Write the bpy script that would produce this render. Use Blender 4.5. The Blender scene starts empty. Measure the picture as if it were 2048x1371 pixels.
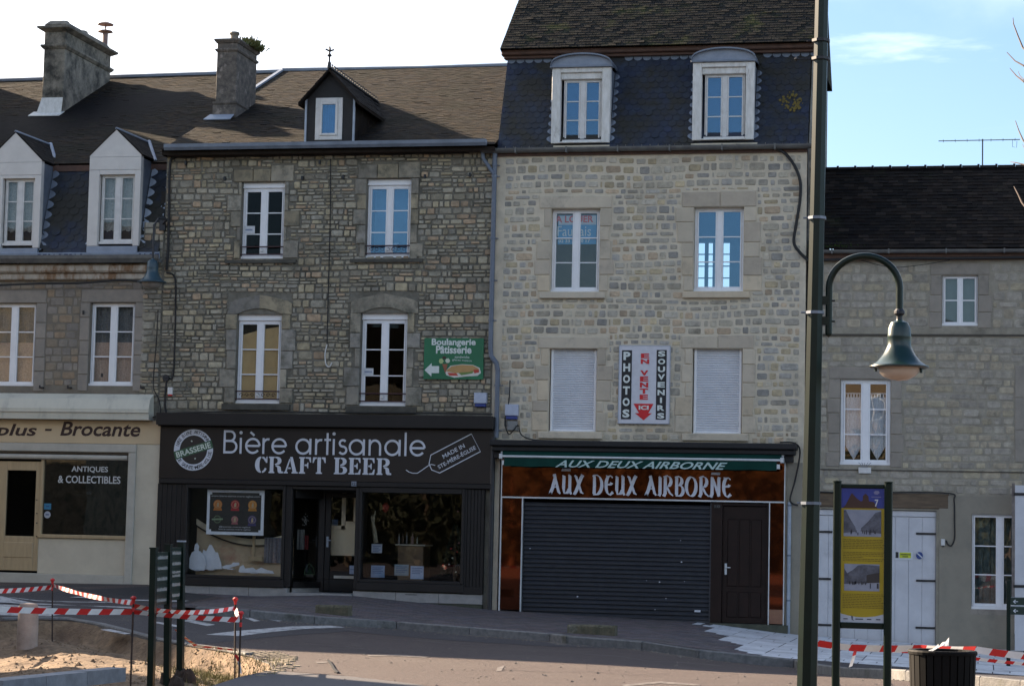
import bpy, bmesh, math, random
from mathutils import Vector, Matrix, noise
random.seed(7)
SC = bpy.context.scene
COL = SC.collection
RAD = math.radians
# ------------------------------------------------------------------ camera
F = 4400.0
YAW, PITCH, ROLL = RAD(12.17), RAD(4.87), RAD(1.26)
CAM = Vector((9.35, -43.35, 1.6))
RM = Matrix.Rotation(YAW, 3, 'Z') @ Matrix.Rotation(math.pi/2 + PITCH, 3, 'X') @ Matrix.Rotation(ROLL, 3, 'Z')
cd = bpy.data.cameras.new('camera'); cam = bpy.data.objects.new('camera', cd); COL.objects.link(cam)
cam.location = CAM; cam.rotation_euler = RM.to_euler()
cd.sensor_width = 36.0; cd.lens = F/2048*36; cd.clip_start = 0.1; cd.clip_end = 3000
SC.camera = cam
# ------------------------------------------------------------------ light
SUN_EL = RAD(24.0)
LXY = (2.32, -1.25)
_l = math.hypot(*LXY)
LDIR = Vector((LXY[0]/_l*math.cos(SUN_EL), LXY[1]/_l*math.cos(SUN_EL), -math.sin(SUN_EL)))
sd = bpy.data.lights.new('sun', 'SUN'); sun = bpy.data.objects.new('sun', sd); COL.objects.link(sun)
sd.energy = 5.0; sd.angle = RAD(0.53); sd.color = (1.0, 0.79, 0.57)
sun.rotation_euler = LDIR.to_track_quat('-Z', 'Y').to_euler()
sun.location = (-30, 20, 40)
SC.view_settings.view_transform = 'Standard'; SC.view_settings.look = 'None'
SC.view_settings.exposure = 2.05; SC.view_settings.gamma = 1.0
try: SC.view_settings.use_curve_mapping = False
except Exception: pass
W = bpy.data.worlds.new('World'); SC.world = W; W.use_nodes = True
nt = W.node_tree; nt.nodes.clear()
def N(t, ty, **k):
    n = t.nodes.new(ty)
    for a, b in k.items(): setattr(n, a, b)
    return n
sky = N(nt, 'ShaderNodeTexSky'); sky.sky_type = 'NISHITA'; sky.sun_disc = False
sky.sun_elevation = SUN_EL
sky.sun_rotation = math.atan2(-LDIR.x, -LDIR.y)   # azimuth clockwise from +Y towards +X
sky.air_density = 1.0; sky.dust_density = 1.0; sky.ozone_density = 3.2
bg = N(nt, 'ShaderNodeBackground'); bg.inputs['Strength'].default_value = 0.055
wo = N(nt, 'ShaderNodeOutputWorld')
tc = N(nt, 'ShaderNodeTexCoord')
# added fill cloud higher up, a white veil round the sun, a few low wisps
dt = N(nt, 'ShaderNodeVectorMath', operation='DOT_PRODUCT'); dt.inputs[1].default_value = -LDIR
nt.links.new(tc.outputs['Generated'], dt.inputs[0])
def noise_mask(scale, sz, off, lo, hi, top):
    mp = N(nt, 'ShaderNodeMapping'); mp.inputs['Scale'].default_value = (scale, scale, scale*sz); mp.inputs['Location'].default_value = off
    nt.links.new(tc.outputs['Generated'], mp.inputs[0])
    nz = N(nt, 'ShaderNodeTexNoise'); nz.inputs['Scale'].default_value = 1.0; nz.inputs['Detail'].default_value = 7; nz.inputs['Roughness'].default_value = 0.55
    nt.links.new(mp.outputs[0], nz.inputs[0])
    r = N(nt, 'ShaderNodeMapRange'); r.interpolation_type = 'SMOOTHSTEP'; r.inputs[1].default_value = lo; r.inputs[2].default_value = hi; r.inputs[4].default_value = top
    nt.links.new(nz.outputs['Fac'], r.inputs[0]); return r.outputs[0]
def mth(op, a, b, cl=False):
    n = N(nt, 'ShaderNodeMath', operation=op, use_clamp=cl)
    for i, v in enumerate((a, b)):
        if isinstance(v, (int, float)): n.inputs[i].default_value = v
        else: nt.links.new(v, n.inputs[i])
    return n.outputs[0]
def ramp(src, a, b, c, d):
    r = N(nt, 'ShaderNodeMapRange'); r.interpolation_type = 'SMOOTHSTEP'
    for i, v in enumerate((a, b, c, d)): r.inputs[i+1].default_value = v
    nt.links.new(src, r.inputs[0]); return r.outputs[0]
sx_ = N(nt, 'ShaderNodeSeparateXYZ'); nt.links.new(tc.outputs['Generated'], sx_.inputs[0])
high = mth('MULTIPLY', noise_mask(3.2, 1.6, (1.7, .4, 2.2), .40, .60, 1.0), mth('MULTIPLY', ramp(sx_.outputs['Z'], .19, .32, 0, 1), ramp(sx_.outputs['Z'], .34, .62, 1, 0)))  # cloud band added above the view to brighten the shaded facades
veil = ramp(dt.outputs['Value'], .61, .78, 0.0, .95)
wisp = noise_mask(4.2, 9.0, (.35, 1.3, .15), .58, .80, .12)
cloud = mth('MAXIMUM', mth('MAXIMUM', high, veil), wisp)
# one long thin cloud low over the roofs on the right
_d0 = Vector((-0.050, 0.975, 0.2165)).normalized(); _u0 = _d0.cross(Vector((0, 0, 1))).normalized(); _v0 = _u0.cross(_d0)
_v1 = (_v0 + _u0*.02).normalized()
def dotn(v):
    n = N(nt, 'ShaderNodeVectorMath', operation='DOT_PRODUCT'); n.inputs[1].default_value = v; nt.links.new(tc.outputs['Generated'], n.inputs[0]); return n.outputs['Value']
eu = mth('POWER', mth('ABSOLUTE', mth('DIVIDE', dotn(_u0), .050), 0), 2.0); ev = mth('POWER', mth('ABSOLUTE', mth('DIVIDE', dotn(_v1), .0060), 0), 2.0)
streak = ramp(mth('ADD', mth('ADD', eu, ev), mth('MULTIPLY', mth('SUBTRACT', noise_mask(22, 5.0, (3, 1, 2), .2, .8, 1.0), .5), 3.0)), 1.5, -1.2, 0, .30)
front = ramp(dotn(_d0), .9, .95, 0, 1)
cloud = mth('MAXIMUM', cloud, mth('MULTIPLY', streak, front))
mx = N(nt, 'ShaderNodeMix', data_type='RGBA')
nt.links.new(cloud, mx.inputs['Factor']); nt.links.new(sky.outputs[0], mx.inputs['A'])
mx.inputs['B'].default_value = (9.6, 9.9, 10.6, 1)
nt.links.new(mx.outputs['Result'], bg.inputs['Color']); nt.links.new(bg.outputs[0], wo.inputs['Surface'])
# ------------------------------------------------------------------ pixel of the photograph -> point
def ray(px, py):
    return (RM @ Vector(((px-1024)/F, -(py-685.5)/F, -1))).normalized()
def at(px, py, Y=0.0):
    d = ray(px, py); t = (Y - CAM.y)/d.y
    return CAM + d*t
def dirn(px, py): return ray(px, py)
def rect(x0, y0, x1, y1, Y=0.0):
    """upright world rectangle (xl, xr, zb, zt) on the plane y=Y for a box seen in the photograph"""
    mx_, my_ = (x0+x1)/2, (y0+y1)/2
    return (at(x0, my_, Y).x, at(x1, my_, Y).x, at(mx_, y1, Y).z, at(mx_, y0, Y).z)
def interp(x, pts):
    if x <= pts[0][0]: return pts[0][1]
    for (a, b), (c, d) in zip(pts, pts[1:]):
        if x <= c: return b + (d-b)*(x-a)/(c-a)
    return pts[-1][1]
_base = [(0, 1163, .12), (300, 1168, .12), (370, 1177, .04), (715, 1191, 0), (980, 1218, 0), (1200, 1232, 0), (1420, 1245, 0), (1590, 1268, 0), (1869, 1288, 0), (2040, 1300, 0)]
BASE = [(at(a, b).x, at(a, b).z + c) for a, b, c in _base]
def gz(x, y):
    """pavement level; the road lies 0.12 below"""
    t = min(1, max(0, (-y-8)/9.0)); w = 1 - t*t*(3-2*t)
    return interp(x, BASE)*w
ROAD = -0.12
def gr(px, py, off=ROAD):
    d = ray(px, py); z = off
    for _ in range(30):
        t = (z-CAM.z)/d.z; p = CAM + d*t; z = z*.4 + .6*(gz(p.x, p.y) + off)
    return p
# ------------------------------------------------------------------ mesh builder
def wloc(o):
    v = Vector((0, 0, 0))
    while o is not None: v += o.location; o = o.parent
    return v
class MB:
    def __init__(s): s.v = []; s.f = []; s.r = []; s.m = []; s.cm = 0; s.cr = 0.0
    def _add(s, vs, fs):
        n = len(s.v); s.v += [Vector(a) for a in vs]
        for f in fs: s.f.append([n+i for i in f]); s.r.append(s.cr); s.m.append(s.cm)
        return s
    def box(s, x0, x1, y0, y1, z0, z1):
        if x0 > x1: x0, x1 = x1, x0
        if y0 > y1: y0, y1 = y1, y0
        if z0 > z1: z0, z1 = z1, z0
        return s._add([(x0,y0,z0),(x1,y0,z0),(x1,y1,z0),(x0,y1,z0),(x0,y0,z1),(x1,y0,z1),(x1,y1,z1),(x0,y1,z1)],
            [(0,3,2,1),(4,5,6,7),(0,1,5,4),(1,2,6,5),(2,3,7,6),(3,0,4,7)])
    def cbox(s, x0, x1, y0, y1, z0, z1, c=.008):
        """box whose front (low y) edges are chamfered"""
        return s._add([(x0,y1,z0),(x1,y1,z0),(x1,y1,z1),(x0,y1,z1),(x0,y0+c,z0),(x1,y0+c,z0),(x1,y0+c,z1),(x0,y0+c,z1),
            (x0+c,y0,z0+c),(x1-c,y0,z0+c),(x1-c,y0,z1-c),(x0+c,y0,z1-c)],
            [(3,2,1,0),(0,1,5,4),(1,2,6,5),(2,3,7,6),(3,0,4,7),(4,5,9,8),(5,6,10,9),(6,7,11,10),(7,4,8,11),(8,9,10,11)])
    def poly(s, pts): return s._add(pts, [tuple(range(len(pts)))])
    def prism(s, pts, d):
        """closed outline pts (3D) extruded by vector d"""
        n = len(pts); d = Vector(d); a = [Vector(p) for p in pts]
        return s._add(a + [p+d for p in a], [tuple(range(n)), tuple(range(2*n-1, n-1, -1))] + [((i+1) % n, i, n+i, n+(i+1) % n) for i in range(n)])
    def xz(s, pts, y0, y1): return s.prism([(p[0], y0, p[1]) for p in pts], (0, y1-y0, 0))
    def tube(s, path, r, n=8, cap=True, r2=None):
        path = [Vector(p) for p in path]; k = len(path); vs = []; fs = []; up = None
        for i, p in enumerate(path):
            t = (path[min(i+1, k-1)] - path[max(i-1, 0)]).normalized()
            if up is None: up = Vector((0, 0, 1)) if abs(t.z) < .9 else Vector((1, 0, 0))
            a = t.cross(up).normalized(); b = a.cross(t).normalized(); up = b
            rr = r if not isinstance(r, (list, tuple)) else r[i]
            if r2 is not None: rr = r + (r2-r)*i/(k-1)
            for j in range(n):
                an = 2*math.pi*(j+.5)/n; vs.append(p + a*math.cos(an)*rr + b*math.sin(an)*rr)
        for i in range(k-1):
            for j in range(n): fs.append((i*n+j, i*n+(j+1) % n, (i+1)*n+(j+1) % n, (i+1)*n+j))
        if cap: fs.append(tuple(range(n-1, -1, -1))); fs.append(tuple((k-1)*n+j for j in range(n)))
        return s._add(vs, fs)
    def lathe(s, prof, c, n=20):
        vs = []; fs = []; k = len(prof)
        for r, z in prof:
            for j in range(n):
                an = 2*math.pi*j/n; vs.append((c[0]+r*math.cos(an), c[1]+r*math.sin(an), c[2]+z))
        for i in range(k-1):
            for j in range(n): fs.append((i*n+j, i*n+(j+1) % n, (i+1)*n+(j+1) % n, (i+1)*n+j))
        fs.append(tuple(range(n-1, -1, -1))); fs.append(tuple((k-1)*n+j for j in range(n)))
        return s._add(vs, fs)
    def mesh(s, name, mats, off=Vector((0, 0, 0)), smooth=False):
        me = bpy.data.meshes.new(name)
        me.from_pydata([tuple(v-off) for v in s.v], [], s.f)
        if not isinstance(mats, (list, tuple)): mats = [mats]
        for m in mats: me.materials.append(m)
        if len(mats) > 1: me.polygons.foreach_set('material_index', s.m)
        if any(s.r):
            a = me.attributes.new('rnd', 'FLOAT', 'FACE'); a.data.foreach_set('value', s.r)
        if smooth: me.polygons.foreach_set('use_smooth', [True]*len(me.polygons))
        me.update(); return me
    def build(s, name, mats, parent=None, smooth=False, kind=None):
        off = wloc(parent) if parent else Vector((0, 0, 0))
        me = s.mesh(name, mats, off, smooth)
        if smooth: 
            try: me.set_sharp_from_angle(angle=RAD(40))
            except Exception: pass
        o = bpy.data.objects.new(name, me); COL.objects.link(o); o.parent = parent
        if kind: o['kind'] = kind
        return o
def thing(name, label, cat, loc=(0, 0, 0), group=None):
    o = bpy.data.objects.new(name, None); COL.objects.link(o); o.location = loc
    o.empty_display_size = .2; tag(o, label, cat, group); return o
def tag(o, label=None, cat=None, group=None, kind=None):
    if label: o['label'] = label
    if cat: o['category'] = cat
    if group: o['group'] = group
    if kind: o['kind'] = kind
    return o
def kids(o): return [c for c in bpy.data.objects if c.parent == o]
def copy_tree(o, parent=None):
    c = o.copy(); COL.objects.link(c); c.parent = parent
    for ch in kids(o): copy_tree(ch, c)
    return c
# ------------------------------------------------------------------ materials
MATS = {}
def mat(name, c1, c2=None, scale=6, rough=.7, bump=.0, bscale=None, metal=0, c3=None, s3=1.2, t3=(.55, .7), rnd=0.0, spec=.5, stretch=None, hue=None, coat=0):
    """c1..c2 fine noise, c3 larger stains, rnd per-piece brightness change, hue list of per-piece tints"""
    if name in MATS: return MATS[name]
    m = bpy.data.materials.new(name); MATS[name] = m; m.use_nodes = True
    t = m.node_tree; t.nodes.clear(); L = t.links.new
    b = N(t, 'ShaderNodeBsdfPrincipled'); o = N(t, 'ShaderNodeOutputMaterial'); L(b.outputs[0], o.inputs[0])
    b.inputs['Roughness'].default_value = rough; b.inputs['Metallic'].default_value = metal
    b.inputs['Specular IOR Level'].default_value = spec
    if coat: b.inputs['Coat Weight'].default_value = coat; b.inputs['Coat Roughness'].default_value = .05
    g = N(t, 'ShaderNodeNewGeometry')
    src = g.outputs['Position']
    if stretch:
        q = N(t, 'ShaderNodeMapping'); q.inputs['Scale'].default_value = stretch; L(src, q.inputs[0]); src = q.outputs[0]
    c2 = c2 or tuple(x*.8 for x in c1)
    n = N(t, 'ShaderNodeTexNoise'); n.inputs['Scale'].default_value = scale; n.inputs['Detail'].default_value = 6; n.inputs['Roughness'].default_value = .65; L(src, n.inputs[0])
    r = N(t, 'ShaderNodeMapRange'); r.inputs[1].default_value = .35; r.inputs[2].default_value = .65; L(n.outputs['Fac'], r.inputs[0])
    x = N(t, 'ShaderNodeMix', data_type='RGBA'); L(r.outputs[0], x.inputs['Factor'])
    x.inputs['A'].default_value = (*c1, 1); x.inputs['B'].default_value = (*c2, 1); col = x.outputs['Result']
    if hue or rnd:
        oi = N(t, 'ShaderNodeObjectInfo'); at_ = N(t, 'ShaderNodeAttribute'); at_.attribute_name = 'rnd'
        s_ = N(t, 'ShaderNodeMath', operation='ADD'); L(oi.outputs['Random'], s_.inputs[0]); L(at_.outputs['Fac'], s_.inputs[1])
        fr = N(t, 'ShaderNodeMath', operation='FRACT'); L(s_.outputs[0], fr.inputs[0]); rv = fr.outputs[0]
        if hue:
            cr = N(t, 'ShaderNodeValToRGB'); cr.color_ramp.interpolation = 'CONSTANT'
            e = cr.color_ramp.elements
            while len(e) > 1: e.remove(e[-1])
            e[0].position = 0; e[0].color = (*hue[0], 1)
            for i, h in enumerate(hue[1:]):
                q = e.new((i+1)/len(hue)); q.color = (*h, 1)
            L(rv, cr.inputs[0])
            y = N(t, 'ShaderNodeMix', data_type='RGBA', blend_type='MULTIPLY'); y.inputs['Factor'].default_value = 1
            L(col, y.inputs['A']); L(cr.outputs[0], y.inputs['B']); col = y.outputs['Result']
        if rnd:
            m2 = N(t, 'ShaderNodeMath', operation='MULTIPLY'); L(rv, m2.inputs[0]); m2.inputs[1].default_value = 7.13
            f2 = N(t, 'ShaderNodeMath', operation='FRACT'); L(m2.outputs[0], f2.inputs[0])
            q = N(t, 'ShaderNodeMapRange'); q.inputs[3].default_value = 1-rnd; q.inputs[4].default_value = 1+rnd; L(f2.outputs[0], q.inputs[0])
            y = N(t, 'ShaderNodeVectorMath', operation='SCALE'); L(col, y.inputs[0]); L(q.outputs[0], y.inputs['Scale']); col = y.outputs[0]
    if c3:
        n3 = N(t, 'ShaderNodeTexNoise'); n3.inputs['Scale'].default_value = s3; n3.inputs['Detail'].default_value = 7; n3.inputs['Roughness'].default_value = .7; L(src, n3.inputs[0])
        q = N(t, 'ShaderNodeMapRange'); q.inputs[1].default_value = t3[0]; q.inputs[2].default_value = t3[1]; L(n3.outputs['Fac'], q.inputs[0])
        y = N(t, 'ShaderNodeMix', data_type='RGBA'); L(q.outputs[0], y.inputs['Factor']); L(col, y.inputs['A']); y.inputs['B'].default_value = (*c3, 1); col = y.outputs['Result']
    L(col, b.inputs['Base Color'])
    if bump:
        nb = N(t, 'ShaderNodeTexNoise'); nb.inputs['Scale'].default_value = bscale or scale*3; nb.inputs['Detail'].default_value = 5; L(src, nb.inputs[0])
        bp = N(t, 'ShaderNodeBump'); bp.inputs['Strength'].default_value = bump; bp.inputs['Distance'].default_value = .02
        L(nb.outputs['Fac'], bp.inputs['Height']); L(bp.outputs[0], b.inputs['Normal'])
    return m
def glass(name, refl=.12, tint=(.8, .85, .85), rough=.0, gcol=(1, 1, 1), fk=.6):
    if name in MATS: return MATS[name]
    m = bpy.data.materials.new(name); MATS[name] = m; m.use_nodes = True
    t = m.node_tree; t.nodes.clear(); L = t.links.new
    a = N(t, 'ShaderNodeBsdfTransparent'); a.inputs[0].default_value = (*tint, 1)
    g = N(t, 'ShaderNodeBsdfGlossy'); g.inputs['Roughness'].default_value = rough; g.inputs['Color'].default_value = (*gcol, 1)
    # slight waviness of old glazing
    nn = N(t, 'ShaderNodeTexNoise'); nn.inputs['Scale'].default_value = 1.3; ge = N(t, 'ShaderNodeNewGeometry'); L(ge.outputs['Position'], nn.inputs[0])
    bp = N(t, 'ShaderNodeBump'); bp.inputs['Strength'].default_value = .08; bp.inputs['Distance'].default_value = .03; L(nn.outputs['Fac'], bp.inputs['Height']); L(bp.outputs[0], g.inputs['Normal'])
    lw = N(t, 'ShaderNodeLayerWeight'); lw.inputs['Blend'].default_value = .25
    ma = N(t, 'ShaderNodeMath', operation='MULTIPLY_ADD', use_clamp=True); L(lw.outputs['Fresnel'], ma.inputs[0]); ma.inputs[1].default_value = fk; ma.inputs[2].default_value = refl
    x = N(t, 'ShaderNodeMixShader'); L(ma.outputs[0], x.inputs[0]); L(a.outputs[0], x.inputs[1]); L(g.outputs[0], x.inputs[2])
    o = N(t, 'ShaderNodeOutputMaterial'); L(x.outputs[0], o.inputs[0]); return m
def plain(name, c, rough=.6, metal=0, spec=.5): return mat(name, c, tuple(x*.88 for x in c), scale=9, rough=rough, metal=metal, spec=spec)
# ------------------------------------------------------------------ lettering
_tc = {}
def text_mesh(txt, shear=0, bold=0, space=1.0, res=3):
    k = (txt, shear, bold, space)
    if k in _tc: return _tc[k]
    cu = bpy.data.curves.new('lettering', 'FONT'); cu.body = txt; cu.size = 1; cu.shear = shear; cu.offset = bold; cu.space_character = space
    cu.resolution_u = res; cu.fill_mode = 'FRONT'
    ob = bpy.data.objects.new('lettering', cu); COL.objects.link(ob)
    bpy.context.view_layer.update()
    me = ob.to_mesh(); vs = [v.co.copy() for v in me.vertices]; fs = [tuple(p.vertices) for p in me.polygons]
    ob.to_mesh_clear(); bpy.data.objects.remove(ob); bpy.data.curves.remove(cu)
    x0 = min(v.x for v in vs); x1 = max(v.x for v in vs); y0 = min(v.y for v in vs); y1 = max(v.y for v in vs)
    _tc[k] = (vs, fs, x0, x1, y0, y1); return _tc[k]
def put_text(mb, txt, c, w, h, y, ang=0, **kw):
    """lettering txt centred on c=(x,z), w wide and h high on the plane y, turned by ang"""
    vs, fs, x0, x1, y0, y1 = text_mesh(txt, **kw)
    w = w or h*(x1-x0)/(y1-y0)
    ca, sa = math.cos(ang), math.sin(ang); out = []
    for v in vs:
        a = ((v.x-x0)/(x1-x0)-.5)*w; b = ((v.y-y0)/(y1-y0)-.5)*h
        out.append((c[0]+a*ca-b*sa, y, c[1]+a*sa+b*ca))
    mb._add(out, fs); return mb
def text_px(mb, txt, x0, y0, x1, y1, Y, dy=.006, **kw):
    """lettering fitted into a box of the photograph on the plane y=Y, standing dy proud; baseline follows the facade"""
    a = rect(x0, y0, x1, y1, Y)
    return put_text(mb, txt, ((a[0]+a[1])/2, (a[2]+a[3])/2), a[1]-a[0], a[3]-a[2], Y-dy, **kw)
def stroke(mb, pts, w, y, nib=None, lvl=[0]):
    """ribbon along pts (x,z); w wide, or drawn with a fixed broad nib vector"""
    lvl[0] = (lvl[0]+1) % 12; y = y - lvl[0]*.0004
    P = [Vector((p[0], p[1])) for p in pts]; n = len(P); closed = (P[0]-P[-1]).length < 1e-5
    L = []; R = []
    for i, p in enumerate(P):
        a = P[i-1] if i > 0 else (P[-2] if closed else P[0]); b = P[i+1] if i < n-1 else (P[1] if closed else P[-1])
        t = (b-a).normalized(); nn = Vector((-t.y, t.x))
        if nib is None: o = nn*(w/2)
        else:
            nv = Vector(nib); s = 1 if nv.dot(nn) >= 0 else -1
            d = abs(nv.dot(nn)); o = nn*max(d, w)/2 * 1
        L.append(p+o); R.append(p-o)
    vs = [(q.x, y, q.y) for q in L] + [(q.x, y, q.y) for q in R]
    mb._add(vs, [(i, i+1, n+i+1, n+i) for i in range(n-1)])
def arc(cx, cy, rx, ry, a0, a1, n=14):
    return [(cx+rx*math.cos(RAD(a0+(a1-a0)*i/n)), cy+ry*math.sin(RAD(a0+(a1-a0)*i/n))) for i in range(n+1)]
# geometric sans, x-height .68, cap 1.0 ; returns strokes and advance
def geo(ch):
    X = .345; R_ = .30
    if ch == 'B': return [[(.05,0),(.05,1)], [(.05,.95),(.3,.95)]+arc(.3,.745,.2,.205,90,-90)+[(.05,.54)], [(.05,.54),(.34,.54)]+arc(.34,.295,.25,.245,90,-90)+[(.05,.05)]], .72
    if ch == 'i': return [[(.06,0),(.06,.68)], 'dot', ], .26
    if ch in 'eè':
        s = [arc(X,.34,R_,.30,0,322,26), [(X-R_,.34),(X+R_,.34)]]
        if ch == 'è': s.append([(X-.12,.93),(X+.06,.78)])
        return s, .76
    if ch == 'r': return [[(.06,0),(.06,.68)], arc(.27,.42,.21,.21,180,75,8)], .42
    if ch == 'a': return [arc(X,.34,R_,.30,0,360,26), [(X+R_+.02,0),(X+R_+.02,.68)]], .86
    if ch == 't': return [[(.14,0),(.14,.93)], [(0,.64),(.29,.64)]], .36
    if ch == 's': return [arc(.2,.50,.14,.135,35,270,12)+arc(.2,.21,.16,.155,90,-150,12)], .46
    if ch == 'n': return [[(.06,0),(.06,.68)], [(.06,.38)]+arc(.29,.38,.23,.26,180,0,12)+[(.52,0)]], .70
    if ch == 'l': return [[(.06,0),(.06,1)]], .24
    return [], .3
def geo_text(mb, txt, x0, x1, zb, zt, y, w=.095):
    tot = sum(geo(c)[1] for c in txt) - .1; sx = (x1-x0)/tot; sz = zt-zb; x = x0
    for c in txt:
        st, adv = geo(c)
        for q in st:
            if q == 'dot':
                cx, cz = x+.06*sx, zb+.9*sz
                mb.poly([(cx+.075*sz*math.cos(k*math.pi/5), y-.001, cz+.075*sz*math.sin(k*math.pi/5)) for k in range(10)])
            else: stroke(mb, [(x+a*sx, zb+b*sz) for a, b in q], w*sz, y)
        x += adv*sx
# stencil slab capitals made of filled outlines
def stencil(ch):
    def half(sgn, cx, w_, rx, ri):
        o = arc(cx, .5, rx*sgn, .5, 90, -90, 12); i = arc(cx, .5, ri*sgn, .40, -90, 90, 12); return o+i
    if ch == 'C': return [half(-1,.36,0,.36,.10), arc(.42,.5,.30,.5,90,28,6)+arc(.42,.5,.18,.38,28,90,6), arc(.42,.5,.30,.5,-28,-90,6)+arc(.42,.5,.18,.38,-90,-28,6), [(.62,.62),(.72,.62),(.72,1),(.66,1)]], .80
    if ch == 'R': return [[(0,0),(.34,0),(.34,.07),(.28,.1),(.28,.9),(.34,.93),(.34,1),(0,1),(0,.93),(.07,.9),(.07,.1),(0,.07)],
        [(.36,1)]+arc(.48,.75,.26,.25,90,-90,10)+[(.36,.5),(.36,.56),(.44,.58)]+arc(.44,.75,.08,.15,-90,90,6)+[(.36,.93)],
        [(.40,.48),(.58,.46),(.70,.38),(.74,.12),(.84,.10),(.84,.0),(.62,0),(.54,.06),(.50,.36),(.40,.42)]], .90
    if ch == 'A': return [[(.34,1),(.48,1),(.72,.1),(.80,.07),(.80,0),(.44,0),(.44,.07),(.50,.1),(.36,.72)], [(.30,.90),(.34,.80),(.15,.1),(.22,.07),(.22,0),(-.02,0),(-.02,.07),(.05,.1)], [(.22,.27),(.40,.27),(.38,.36),(.25,.36)]], .86
    if ch == 'F': return [[(0,0),(.36,0),(.36,.07),(.28,.1),(.28,.9),(.34,.93),(.34,1),(0,1),(0,.93),(.07,.9),(.07,.1),(0,.07)], [(.37,1),(.68,1),(.70,.68),(.64,.68),(.56,.9),(.37,.92)], [(.32,.56),(.44,.56),(.50,.68),(.54,.68),(.54,.32),(.50,.32),(.44,.46),(.32,.46)]], .78
    if ch == 'T': return [[(.20,0),(.56,0),(.56,.07),(.48,.1),(.48,1),(.28,1),(.28,.1),(.20,.07)], [(.24,1),(.24,.92),(.14,.88),(.06,.66),(0,.66),(.02,1)], [(.52,1),(.52,.92),(.62,.88),(.70,.66),(.76,.66),(.74,1)]], .90
    if ch == 'B': return [[(0,0),(.34,0),(.34,.07),(.28,.1),(.28,.9),(.34,.93),(.34,1),(0,1),(0,.93),(.07,.9),(.07,.1),(0,.07)],
        [(.36,1)]+arc(.46,.76,.26,.24,90,-90,10)+[(.36,.52),(.36,.58),(.42,.6)]+arc(.42,.76,.08,.15,-90,90,6)+[(.36,.93)],
        [(.36,.48)]+arc(.48,.24,.28,.24,90,-90,10)+[(.36,0),(.36,.07),(.44,.09)]+arc(.44,.24,.09,.16,-90,90,6)+[(.36,.42)]], .84
    if ch == 'E': return [[(0,0),(.34,0),(.34,.07),(.28,.1),(.28,.9),(.34,.93),(.34,1),(0,1),(0,.93),(.07,.9),(.07,.1),(0,.07)], [(.37,1),(.66,1),(.68,.70),(.62,.70),(.54,.9),(.37,.92)], [(.37,0),(.67,0),(.70,.32),(.64,.32),(.55,.1),(.37,.08)], [(.32,.56),(.42,.56),(.48,.68),(.52,.68),(.52,.32),(.48,.32),(.42,.46),(.32,.46)]], .80
    return [], .34
def glyph_text(mb, txt, fn, x0, x1, zb, zt, y):
    tot = sum(fn(c)[1] for c in txt); sx = (x1-x0)/tot; x = x0
    for c in txt:
        pl, adv = fn(c)
        for k, q in enumerate(pl): mb.poly([(x+a*sx, y-.0004*k, zb+b*(zt-zb)) for a, b in q])
        x += adv*sx
# uncial capitals drawn with a broad nib
def uncial(ch):
    D = {'A': ([[(.30,1.0),(.36,.8),(.18,.3),(.02,.02),(.12,.06)], [(.26,.98),(.40,.72),(.62,.14),(.74,.04)], [(.14,.36),(.5,.36)]], .86),
     'U': ([[(.02,.94),(.14,.9),(.12,.3),(.18,.06),(.40,.10),(.52,.26)], [(.46,.98),(.56,.9),(.56,.16),(.68,.02)]], .82),
     'X': ([[(.06,.96),(.18,.88),(.56,.12),(.72,.06)], [(.66,.98),(.56,.86),(.2,.18),(.08,.02),(.16,.0)]], .86),
     'D': ([[(.0,.92),(.12,.94),(.14,.5),(.12,.06)], [(.02,.96),(.34,.98)]+arc(.28,.5,.38,.46,75,-80,12)+[(.06,.03)]], .86),
     'E': ([[(.56,.86),(.42,.96),(.24,.9)]+arc(.34,.5,.24,.44,130,230,8)+[(.24,.08),(.40,.03),(.6,.16)], [(.08,.96),(.26,.93)], [(.14,.52),(.44,.54),(.50,.62)]], .74),
     'I': ([[(.06,.96),(.14,.9),(.14,.12),(.06,.02)]], .34),
     'R': ([[(.08,.98),(.16,.9),(.16,.14),(.06,.0)], [(.04,.92),(.3,1.0)]+arc(.34,.74,.22,.24,70,-110,8)+[(.24,.5),(.5,.16),(.72,.03)]], .80),
     'B': ([[(.08,.98),(.16,.9),(.16,.08)], [(.04,.92),(.3,.98)]+arc(.32,.76,.2,.2,70,-90,8), [(.2,.55),(.34,.54)]+arc(.36,.29,.26,.25,90,-90,8)+[(.10,.04)]], .80),
     'O': ([arc(.38,.5,.34,.46,0,360,24)], .90),
     'N': ([[(.12,.96),(.14,.9),(.14,.16),(.04,.0)], [(.06,.98),(.2,.86),(.56,.16),(.64,.04)], [(.64,.98),(.6,.9),(.6,.05)]], .84)}
    return D.get(ch, ([], .50))
def uncial_text(mb, txt, x0, x1, zb, zt, y):
    tot = sum(uncial(c)[1] for c in txt)-.1; sx = (x1-x0)/tot; sz = zt-zb; x = x0
    for c in txt:
        st, adv = uncial(c)
        for q in st: stroke(mb, [(x+a*sx, zb+b*sz) for a, b in q], .05*sz, y, nib=(.155*sz, -.06*sz))
        x += adv*sx
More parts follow.
